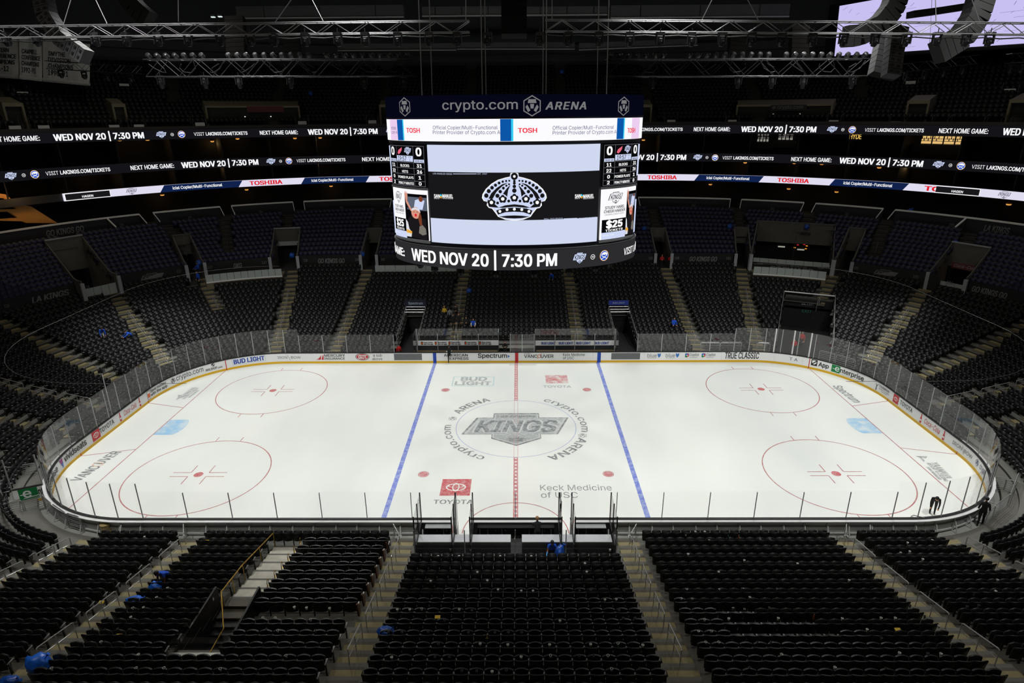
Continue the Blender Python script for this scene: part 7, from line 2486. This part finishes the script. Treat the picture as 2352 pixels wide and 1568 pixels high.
def person(label, loc, rz, top='black', legs='black', sleeve=None, skin=None, hair=None, bend=0.0, arms='down', sit=False, stride=0.0, h=1.76, glove=None, under=None):
    skin = skin or m_skin1; hair = hair or m_hairb
    V = []; Ed = []; Rr = []; Lb = []

    def a(p, r, lb, par=None):
        V.append(Vector(p)); Rr.append(r); Lb.append(lb)
        if par is not None: Ed.append((par, len(V) - 1))
        return len(V) - 1
    hz = 0.50 if sit else 0.94
    R_ = Matrix.Rotation(-bend, 3, 'X')
    hip = Vector((0, 0, hz))
    T = lambda x, y, z: hip + R_ @ Vector((x, y, z))
    pel = a(hip, 0.135, 'legs')
    bel = a(T(0, 0.01, 0.14), 0.13, 'top', pel); chs = a(T(0, 0.0, 0.34), 0.155, 'top', bel); nb = a(T(0, -0.01, 0.50), 0.085, 'top', chs)
    nk = a(T(0, 0.01, 0.57), 0.052, 'skin', nb)
    Hd = Matrix.Rotation(-bend * 0.75 - 0.12, 3, 'X')
    hb = V[nk]
    HT = lambda x, y, z: hb + Hd @ Vector((x, y, z))
    jw = a(HT(0, 0.03, 0.07), 0.066, 'skin', nk); fc = a(HT(0, 0.022, 0.14), 0.088, 'skin', jw); tp = a(HT(0, 0.0, 0.21), 0.07, 'skin', fc)
    a(HT(0, 0.125, 0.115), 0.016, 'skin', fc)
    for s in (-1, 1): a(HT(s * 0.088, 0.0, 0.12), 0.016, 'skin', fc)
    for s in (-1, 1):
        sw = sleeve or top
        sh = a(T(s * 0.17, 0, 0.44), 0.072, 'top', chs)
        S0 = V[sh]
        if arms == 'down': el, wr = S0 + R_ @ Vector((s * 0.07, -0.03, -0.29)), S0 + R_ @ Vector((s * 0.08, 0.06, -0.54))
        elif arms == 'fold': el, wr = S0 + R_ @ Vector((s * 0.08, 0.02, -0.27)), S0 + R_ @ Vector((-s * 0.10, 0.20, -0.24))
        elif arms == 'hang': el, wr = S0 + Vector((s * 0.04, 0.05, -0.27)), S0 + Vector((s * 0.02, 0.10, -0.50))
        elif arms == 'reach': el, wr = S0 + Vector((s * 0.05, 0.2, -0.2)), S0 + Vector((s * 0.02, 0.42, -0.30))
        else: el, wr = (S0 + Vector((s * 0.06, 0.1, -0.26)), S0 + Vector((s * 0.1, 0.3, -0.34))) if s > 0 else (S0 + Vector((-0.1, 0.02, -0.28)), S0 + Vector((-0.14, 0.06, -0.54)))
        e_ = a(el, 0.05, 'sleeve', sh); w_ = a(wr, 0.036, 'glove' if glove else 'sleeve', e_)
        d = (wr - el).normalized()
        pm = a(wr + d * 0.06, 0.036, 'glove' if glove else 'skin', w_)
        x = d.cross(Vector((0, 1, 0.3))).normalized(); cu = d.cross(x)
        for j, ln in enumerate((0.06, 0.075, 0.07, 0.055)):
            b0 = wr + d * 0.09 + x * (-0.027 + 0.018 * j)
            f1 = a(b0, 0.011, 'glove' if glove else 'skin', pm); f2 = a(b0 + d * ln * 0.6 + cu * 0.01, 0.010, 'glove' if glove else 'skin', f1); a(b0 + d * ln * 0.85 + cu * 0.035, 0.008, 'glove' if glove else 'skin', f2)
        t1 = a(wr + d * 0.05 - x * 0.04 * s, 0.012, 'glove' if glove else 'skin', pm); a(wr + d * 0.085 - x * 0.062 * s + cu * 0.015, 0.010, 'glove' if glove else 'skin', t1)
        hp = a(hip + Vector((s * 0.095, 0, -0.06)), 0.105, 'legs', pel)
        if sit: kn, an = hip + Vector((s * 0.12, 0.42, -0.02)), hip + Vector((s * 0.12, 0.44, -0.42))
        else:
            st = stride * s
            kn, an = hip + Vector((s * 0.10, st * 0.22 + 0.03, -0.46)), hip + Vector((s * 0.11, st * 0.4, -0.86))
        k_ = a(kn, 0.066, 'legs', hp); n_ = a(an, 0.046, 'legs', k_)
        f_ = a(an + Vector((0, 0.05, -0.045)), 0.042, 'shoe', n_); a(an + Vector((0, 0.17, -0.052)), 0.034, 'shoe', f_)
        a(an + Vector((0, -0.05, -0.05)), 0.034, 'shoe', n_)
    me = bpy.data.meshes.new('p'); me.from_pydata(V, Ed, [])
    ob = bpy.data.objects.new('p', me); COL.objects.link(ob)
    sk = ob.modifiers.new('s', 'SKIN'); sk.use_smooth_shade = True
    for i, r in enumerate(Rr):
        d_ = me.skin_vertices[0].data[i]; d_.radius = (r, r * (0.8 if Lb[i] == 'top' and i in (bel, chs) else 1.0)); d_.use_root = (i == 0)
    ss = ob.modifiers.new('u', 'SUBSURF'); ss.levels = 1; ss.render_levels = 1
    dg = bpy.context.evaluated_depsgraph_get()
    bm_ = bpy.data.meshes.new_from_object(ob.evaluated_get(dg))
    bpy.data.objects.remove(ob)
    bm_.name = 'body'
    slots = ['top', 'legs', 'sleeve', 'skin', 'shoe', 'glove']
    for m in (CL[top], CL[legs], CL[sleeve or top] if sleeve != 'skin' else skin, skin, m_shoe, CL.get(glove) or M('glove_blue', (60, 150, 220), 0.5)): bm_.materials.append(m)
    sv = np.array([tuple(v) for v in V]); sr = np.array(Rr)
    for p in bm_.polygons:
        c = np.array(p.center)
        i = int(np.argmin(np.linalg.norm(sv - c, axis=1) - sr * 0.9))
        p.material_index = slots.index(Lb[i])
    lo_ = min(v.co.z for v in bm_.vertices)
    r = empty('person', loc, rz, label, 'person')
    r.scale = (h / 1.76,) * 3
    o = bpy.data.objects.new('body', bm_); link(o, r); o.location = (0, 0, -lo_)
    O = Vector((0, 0, -lo_))
    Hm = Matrix.Translation(HT(0, -0.01, 0.155) + O) @ Hd.to_4x4()
    MB().lathe([(0.096, -0.05), (0.104, 0.0), (0.10, 0.05), (0.07, 0.095), (0.02, 0.115)], n=12, M4=Hm @ Matrix.Translation((0, -0.018, 0)) @ Matrix.Diagonal((0.95, 1.05, 1, 1))).build('hair', hair, r, smooth=True)
    for s in (-1, 1):
        MB().lathe([(0.003, -0.008), (0.012, 0), (0.003, 0.008)], n=6, M4=Matrix.Translation(HT(s * 0.034, 0.104, 0.135) + O)).build('eye', m_hairb, r)
    MB().box((0, 0, 0), (0.045, 0.012, 0.01), M4=Matrix.Translation(HT(0, 0.096, 0.068) + O) @ Hd.to_4x4()).build('mouth', M('lip', (150, 80, 74), 0.6), r)
    return r


def ground(u, v, y=None, z=0.0):
    return on_y(u, v, y) if y is not None else on_z(u, v, z)


def row_pos(u, v):
    """foot point on the lower or second tier under a line of sight"""
    d = ray(u, v); t = 8.0
    while t < 140:
        P = CAM + d * t; s = soff(P[0], P[1])
        z = -1 if s < 0.3 else tread(max(0, math.floor((s - 1.35 + 0.62) / 0.84))) if s < S_WALL else PR_Z + PR_R * max(0, math.floor((s - PR_S + 0.62) / PR_D))
        if P[2] < z: return Vector((P[0], P[1], z))
        if P[2] < 0: return Vector(P)
        t += 0.03
    return Vector(P)


person('person in black with pale grey sleeves standing on the ice before the far boards', on_z(1033, 833), PI * 0.1, 'black', 'black', 'white', arms='fold', h=1.8)
person('person bending over the ice by the near right corner, dark jacket', on_z(2150, 1187) + Vector((0, 0.4, 0)), 2.6, 'black', 'dark', bend=1.05, arms='hang', h=1.82)
p = on_z(2250, 1205); person('person in black walking outside the boards at the near right corner', p, -0.6, 'black', 'black', arms='down', stride=0.45, h=1.84)
person('cleaner in blue vest stooping over the first near row, blue gloves', (1.9, -15.45, 0.05), PI, 'blue', 'navy', 'skin', skin=m_skin2, bend=0.5, arms='wipe', glove='gl', h=1.75)
person('person in dark jacket with fair hair inside the timekeeper box', (1.2, -13.9, 0.03), 0.1, 'dark', 'dark', hair=m_hairf, bend=0.15, arms='reach', h=1.74)
p = row_pos(395, 1352); person('cleaner in blue vest bent over the near left seats', p, PI * 0.9, 'blue', 'black', 'skin', skin=m_skin2, bend=0.95, arms='hang', h=1.75)
for (u, v, lab, kw) in ((1022, 734, 'woman in a bright yellow jacket among the far seats', dict(top='yellow', legs='navy', arms='fold', hair=m_hairf, h=1.68)), (1034, 739, 'man in a grey sweater seen from behind among the far seats', dict(top='grey', legs='dark', arms='down', rz=0.3)),
                        (1048, 733, 'person all in black standing beside the far aisle rail', dict(top='black', legs='black', arms='fold')), (1042, 758, 'person in black with pale collar in the lowest far rows', dict(top='black', legs='black', arms='down')),
                        (1055, 752, 'person with reddish hair and dark coat by the far aisle', dict(top='dark', legs='black', hair=M('hair_red', (120, 52, 30), 0.6))), (1072, 760, 'person in dark clothes right of the far aisle foot', dict(top='dark', legs='black', arms='fold')),
                        (1088, 765, 'person in blue and white at the lowest far row', dict(top='blue', legs='dark', sleeve='white', arms='reach'))):
    rz = kw.pop('rz', PI); q_ = row_pos(u, v + 4); person(lab, q_, rz, **kw)
p = on_z(928, 806); person('person in a red jacket standing at the left walkway mouth', Vector((p.x, RH + 0.7, 0.02)), 0.6, 'red', 'dark', h=1.7)
for i, (u, v, lab) in enumerate(((1519, 612, 'left one of two ushers in red at the opening right of the scoreboard'), (1538, 613, 'right one of two ushers in red at the opening right of the scoreboard'))):
    q_ = row_pos(u, v); person(lab, Vector((q_.x, q_.y, ZF + 0.03)), PI, 'red', 'black', arms='fold')
for (u, v, lab, kw) in ((238, 786, 'cleaner in blue with pale trousers stooping in the far left stand', dict(top='blue', legs='white', bend=0.8, arms='hang')), (308, 790, 'cleaner in a bright blue top bent over a far left row', dict(top='blue', legs='navy', bend=0.9, arms='reach')),
                        (460, 642, 'cleaner in blue at the mouth of the narrow left opening', dict(top='blue', legs='navy', arms='reach')), (459, 662, 'cleaner in blue one step below the narrow left opening', dict(top='blue', legs='black', arms='down')),
                        (1269, 659, 'cleaner in blue below the scoreboard, bent between the far rows', dict(top='blue', legs='black', bend=0.7, arms='hang')), (1546, 768, 'cleaner in blue standing at the lowest far right row', dict(top='blue', legs='navy', arms='reach'))):
    person(lab, row_pos(u, v), PI * random.uniform(0.7, 1.3), **kw)
p = on_z(1797, 806); person('person in red behind the glass in the vehicle tunnel mouth', Vector((27.0, 14.6, 0.02)), 2.2, 'red', 'dark', arms='fold')
person('second person in red further inside the vehicle tunnel', Vector((28.6, 16.6, 0.02)), 2.4, 'red', 'dark', arms='down')
person('dark seated person in the booth between the players benches', Vector((on_y(1160, 790, 14.3).x, 14.3, 0.02)), PI, 'black', 'black', arms='fold', h=1.75)
person('person in black standing by the steel barriers at the right edge', on_z(2312, 1082) + Vector((1.2, 0, 0.6)), 0.7, 'black', 'black', arms='down')
# ============================================================ litter: bags, cups, bottles
m_bag = M('bag_blue', (36, 112, 232), 0.35, var=0.2, scale=6); m_bagd = M('bag_deep_blue', (24, 78, 170), 0.35, var=0.2, scale=6)


def trash_bag(p, sx, sy, sz, label, mat=None, seed=1, lie=0.0):
    rr = random.Random(seed)
    bm = bmesh.new(); bmesh.ops.create_icosphere(bm, subdivisions=3, radius=1)
    ph = [rr.uniform(0, 6.28) for _ in range(6)]
    for v in bm.verts:
        x, y, z = v.co
        k_ = 1 + 0.10 * math.sin(5 * x + ph[0]) * math.cos(4 * y + ph[1]) + 0.08 * math.sin(9 * z + 4 * x + ph[2]) + 0.05 * math.sin(14 * y + ph[3] + 6 * z)
        zz = max(-0.75, z) * (1.0 if z < 0.4 else 1.12)
        v.co = Vector((x * k_ * sx, y * k_ * sy, (zz + 0.75) * k_ * sz))
    me = bpy.data.meshes.new('sack'); bm.to_mesh(me); bm.free()
    me.materials.append(mat or m_bag)
    me.polygons.foreach_set('use_smooth', [True] * len(me.polygons))
    r = empty('trash_bag', p, lie, label, 'bag')
    o = bpy.data.objects.new('sack', me); link(o, r)
    MB().tube([(0.5 * sx, 0, 1.3 * sz), (0.75 * sx, 0.1 * sy, 1.7 * sz), (0.9 * sx, 0.25 * sy, 1.95 * sz)], [0.12 * sz, 0.05 * sz, 0.22 * sz], 7).build('gathered_neck', mat or m_bag, r)
    return r


def seat_top(u, v, dz=0.55):
    q_ = row_pos(u, v + 0)
    d = ray(u, v); t = 8.0
    while t < 120:
        P = CAM + d * t; s = soff(P[0], P[1])
        k_ = max(0, round((s - 1.35) / 0.84))
        if s > 0.3 and P[2] < tread(k_) + dz: break
        t += 0.02
    return Vector((P[0], P[1], P[2]))


for i, (u, v, sx, sy, sz, lab, m) in enumerate(((92, 1522, 0.44, 0.32, 0.34, 'large blue trash bag on the seats at the lower left', m_bag), (312, 1368, 0.44, 0.2, 0.14, 'flat blue trash bag draped over an aisle seat on the near left', m_bag), (358, 1340, 0.3, 0.22, 0.22, 'blue trash bag held by the bent cleaner on the near left', m_bag),
                                                 (22, 1562, 0.36, 0.25, 0.2, 'dark blue bag at the bottom left corner of the seats', m_bagd), (886, 1443, 0.34, 0.24, 0.18, 'blue trash bag on the aisle seat left of the near centre block', m_bagd), (965, 1291, 0.2, 0.16, 0.05, 'scrap of blue plastic on the third near centre row', m_bagd))):
    trash_bag(seat_top(u, v + 10, 0.62) - Vector((0, 0, 0.1)), sx, sy, sz, lab, m, i + 2)
trash_bag((2.3, -15.6, 0.35), 0.28, 0.24, 0.5, 'blue trash bag hanging from the hand of the cleaner by the boxes', m_bagd, 21)
for i, (u, v) in enumerate(((1078, 682), (155 + 520, 617), (835, 614), (462, 630), (2187, 574), (1674, 533), (1850, 535), (2086, 505), (1478, 538), (1290, 178), (715, 228))):
    q_ = row_pos(u, v) if v > 300 else on_curve(Curve(UP_S + 6), u, v)
    if v <= 300: q_ = Curve(UP_S + 6).surf(*q_)
    trash_bag(q_ + Vector((0, -0.1, 0.45)), 0.3, 0.25, 0.3, 'small blue bag, %s' % ('by the middle left aisle, far stand', 'by the tall opening left', 'below the opening left of scoreboard', 'at the narrow left opening', 'above the far right opening', 'on the violet seats right', 'on the broadcast suite roof', 'under the far right rail wall', 'right beside the scoreboard', 'high in the top tier, centre right', 'high in the top tier, left')[i], m_bagd, 40 + i)

# cups and bottle tops in the holders on the backs of the near seats
m_cup = M('paper_cup', (224, 224, 222), 0.5); m_cupc = M('clear_cup', (96, 98, 100), 0.2); m_ppr = M('paper_yellow', (222, 186, 60), 0.7); m_bot = M('bottle_green', (14, 74, 66), 0.15); m_can = M('amber_can', (150, 84, 40), 0.4)
def cup_proto(name, m, r_, h_):
    b_ = MB().lathe([(r_ * 0.75, 0), (r_, h_), (r_ * 1.08, h_ + 0.006), (r_ * 0.9, h_ + 0.006), (r_ * 0.68, 0.015)], n=10)
    return b_.build(name, m)
CUPS_W = [(666, 524), (807, 524), (1085, 524), (1295, 524), (1365, 530), (1826, 480), (1656, 572), (930, 632), (1669, 630), (616, 692), (998, 688), (1070, 750), (1227, 758), (1306, 758), (1792, 818), (1868, 815), (390, 884), (474, 884), (555, 880), (808, 884), (1488, 960), (949, 1116), (1136, 1122), (1418, 1122), (1695, 1120), (1880, 1114), (2048, 1126), (1226, 1205), (1425, 1196), (1812, 1196), (352, 1208), (1836, 1286), (1030, 1304)]
CUPS_C = [(748, 480), (884, 486), (735, 522), (1436, 522), (560, 632), (782, 636), (1808, 640), (755, 758), (1620, 758), (1697, 755), (1920, 758), (893, 893), (1315, 897), (1888, 892), (709, 958), (1914, 945), (1995, 945), (330, 1040), (422, 1040), (598, 1038), (870, 1042), (1049, 1043), (1140, 1042), (1229, 1043), (668, 1120), (855, 1120), (645, 1208), (742, 1208), (1618, 1202), (1715, 1200), (826, 1302), (926, 1304), (1126, 1298), (2030, 1288)]
C_L = [(818, 870), (898, 874), (970, 870), (1058, 802), (1438, 812), (884, 936), (684, 1104), (936, 1188), (920, 1280), (1108, 1280), (1488, 1286), (350, 1282), (1776, 940), (1858, 940), (2098, 952), (1876, 1026), (1932, 1196), (2226, 876), (2070, 872), (1988, 868), (1132, 738), (977, 392)]
C_LC = [(1136, 800), (1212, 804), (726, 946), (626, 1020), (712, 1022), (796, 1018), (878, 1020), (1798, 1022), (2130, 1030), (836, 560), (1646, 418)]
C_R = [(68, 376), (133, 358), (195, 358), (226, 418), (1732, 416), (1566, 432), (1622, 428), (1518, 500), (1580, 492), (1668, 544), (84, 510), (463, 552), (822, 574), (290, 630), (1270, 608), (1170, 686), (2028, 630), (2172, 684), (2160, 760), (500, 802), (692, 944), (1124, 946), (1386, 942), (1292, 1020), (1776, 996), (202, 1106), (290, 1106), (714, 1188), (1510, 1178), (1790, 1184), (1074, 1276), (1482, 942), (195, 952), (358, 946)]
C_RC = [(570, 412), (636, 412), (1452, 512), (1706, 476), (1926, 506), (722, 688), (1243, 684), (74, 750), (297, 752), (450, 746), (682, 748), (36, 815), (112, 816), (388, 880), (464, 886), (633, 876), (1494, 802), (1582, 860), (1680, 932), (154, 1036), (240, 1036), (552, 1110), (643, 1110), (1388, 1080), (1700, 1184), (497, 1282), (1420, 1286), (1768, 735), (2014, 780), (2085, 772), (1966, 866), (2045, 858)]
pw_ = cup_proto('paper_cup', m_cup, 0.05, 0.1); pc_ = cup_proto('clear_cup', m_cupc, 0.045, 0.12)
cnt = {}
n_c = {'w': 0, 'c': 0}
for lst, ox, proto, ky in ((CUPS_W, 780, pw_, 'w'), (CUPS_C, 780, pc_, 'c'), (C_L, 0, pw_, 'w'), (C_LC, 0, pc_, 'c'), (C_R, 1552, pw_, 'w'), (C_RC, 1552, pc_, 'c')):
    for x, y in lst:
        u, v = ox + x / 2.94, 1100 + y / 2.94
        # on the back of the seat row in view: plane of seat backs
        d = ray(u, v); best = None
        t = 8.0
        while t < 60:
            P = CAM + d * t; s = soff(P[0], P[1]); k_ = math.floor((s - 1.35 + 0.42) / 0.84)
            fr = s - s_row(k_)
            if s > 0.4 and k_ >= 0 and fr < 0.15 and P[2] < tread(k_) + 0.84: break
            t += 0.01
        P = Vector(P)
        z = max(P.z - 0.05, tread(k_) + 0.42)
        if n_c[ky] == 0: o = proto
        else: o = proto.copy(); link(o)
        n_c[ky] += 1
        o.location = (P.x, P.y, z)
        blk = block_of(P.x)
        key = (ky, blk, k_); cnt.setdefault(key, []).append(o)
for (ky, blk, k_), lst in cnt.items():
    lst.sort(key=lambda o: o.location.x)
    for j, o in enumerate(lst):
        tag(o, '%s cup in seat-back holder, %s from left, %s near row, %s block' % ('white paper' if ky == 'w' else 'clear', ORD(j + 1), ORD(k_ + 1), blk), 'cup', 'cups left in the near seat backs')
# yellow papers, green bottles
for i, (u, v, m, nm, lab) in enumerate(((1117, 1462, m_ppr, 'paper', 'crumpled yellow paper on the ninth near centre row'), (1005, 1417, m_ppr, 'paper', 'yellow paper scraps on the left of the near centre block'), (475, 1243, m_ppr, 'paper', 'yellow wrapper on the second near left row'), (233, 1383, m_ppr, 'paper', 'yellow wrapper by the near left aisle rail'), (273, 1460, m_ppr, 'paper', 'yellow wrapper on the near left block'),
                                        (1420, 1492, m_bot, 'bottle', 'green bottle in the near centre block, right half'), (1672, 1238, m_bot, 'bottle', 'green bottle in the near right block'), (1696, 1238, m_can, 'can', 'amber can beside the green bottle in the near right block'), (1868, 1422, m_can, 'can', 'amber can in the lower near right block'), (2062, 1446, m_ppr, 'paper', 'folded yellow paper on the lower near right seats'))):
    P = seat_top(u, v, 0.8)
    if nm == 'paper': o = MB().box((0, 0, 0), (0.22, 0.14, 0.03), M4=Matrix.Rotation(0.3, 4, 'X')).build('paper', m); 
    else: o = MB().lathe([(0.035, 0), (0.035, 0.15), (0.015, 0.2), (0.015, 0.24)], n=8).build('drink_' + nm, m)
    o.location = P + Vector((0, 0, 0.01)); tag(o, lab, nm)

# thin net cables round the ends and the barriers behind the right glass
for sx, nm in ((-1, 'left'), (1, 'right')):
    r = empty('net_cable', (sx * 21.5, 13.2, 9.45), 0, 'thin cable strung round the %s end above the glass' % nm, 'cable')
    cc_ = Curve(0.25)
    pts = [cc_.surf(sx * (21.5 + 42 * i / 40), 9.45) for i in range(41)]
    base_parent(MB().tube(pts, 0.011, 4).build('cable', M('cable_dull', (58, 58, 58), 0.6)), r)
p = on_curve(Curve(0.6), 256, 945); q = Curve(0.6).surf(p[0], 0)
r = empty('camera_pole', q, 0, 'slim pale pole with a small camera behind the left corner glass', 'pole')
MB().tube([(0, 0, 0), (0, 0, 4.3)], 0.035, 6).build('pole', m_post, r)
MB().box((0, 0, 4.4), (0.4, 0.25, 0.22)).build('camera_body', m_lampb, r)
MB().lathe([(0.05, 0.0), (0.09, 0.05), (0.09, 0.2), (0.02, 0.22)], (0.0, 0.0, 4.5), 8).build('lens_hood', m_lampb, r)
for i, (u0, u1) in enumerate(((1608, 1652), (1654, 1702), (1738, 1768), (1880, 1915), (1918, 1962))):
    cc_ = Curve(0.95)
    a0, a1 = on_curve(cc_, u0, 800 + max(0, u0 - 1800) * 0.28)[0], on_curve(cc_, u1, 800 + max(0, u1 - 1800) * 0.28)[0]
    barrier(cc_.surf(a0, 0.3), cc_.surf(a1, 0.3), 'steel barrier behind the far right glass, %s from left' % ORD(i + 1), h=1.35)
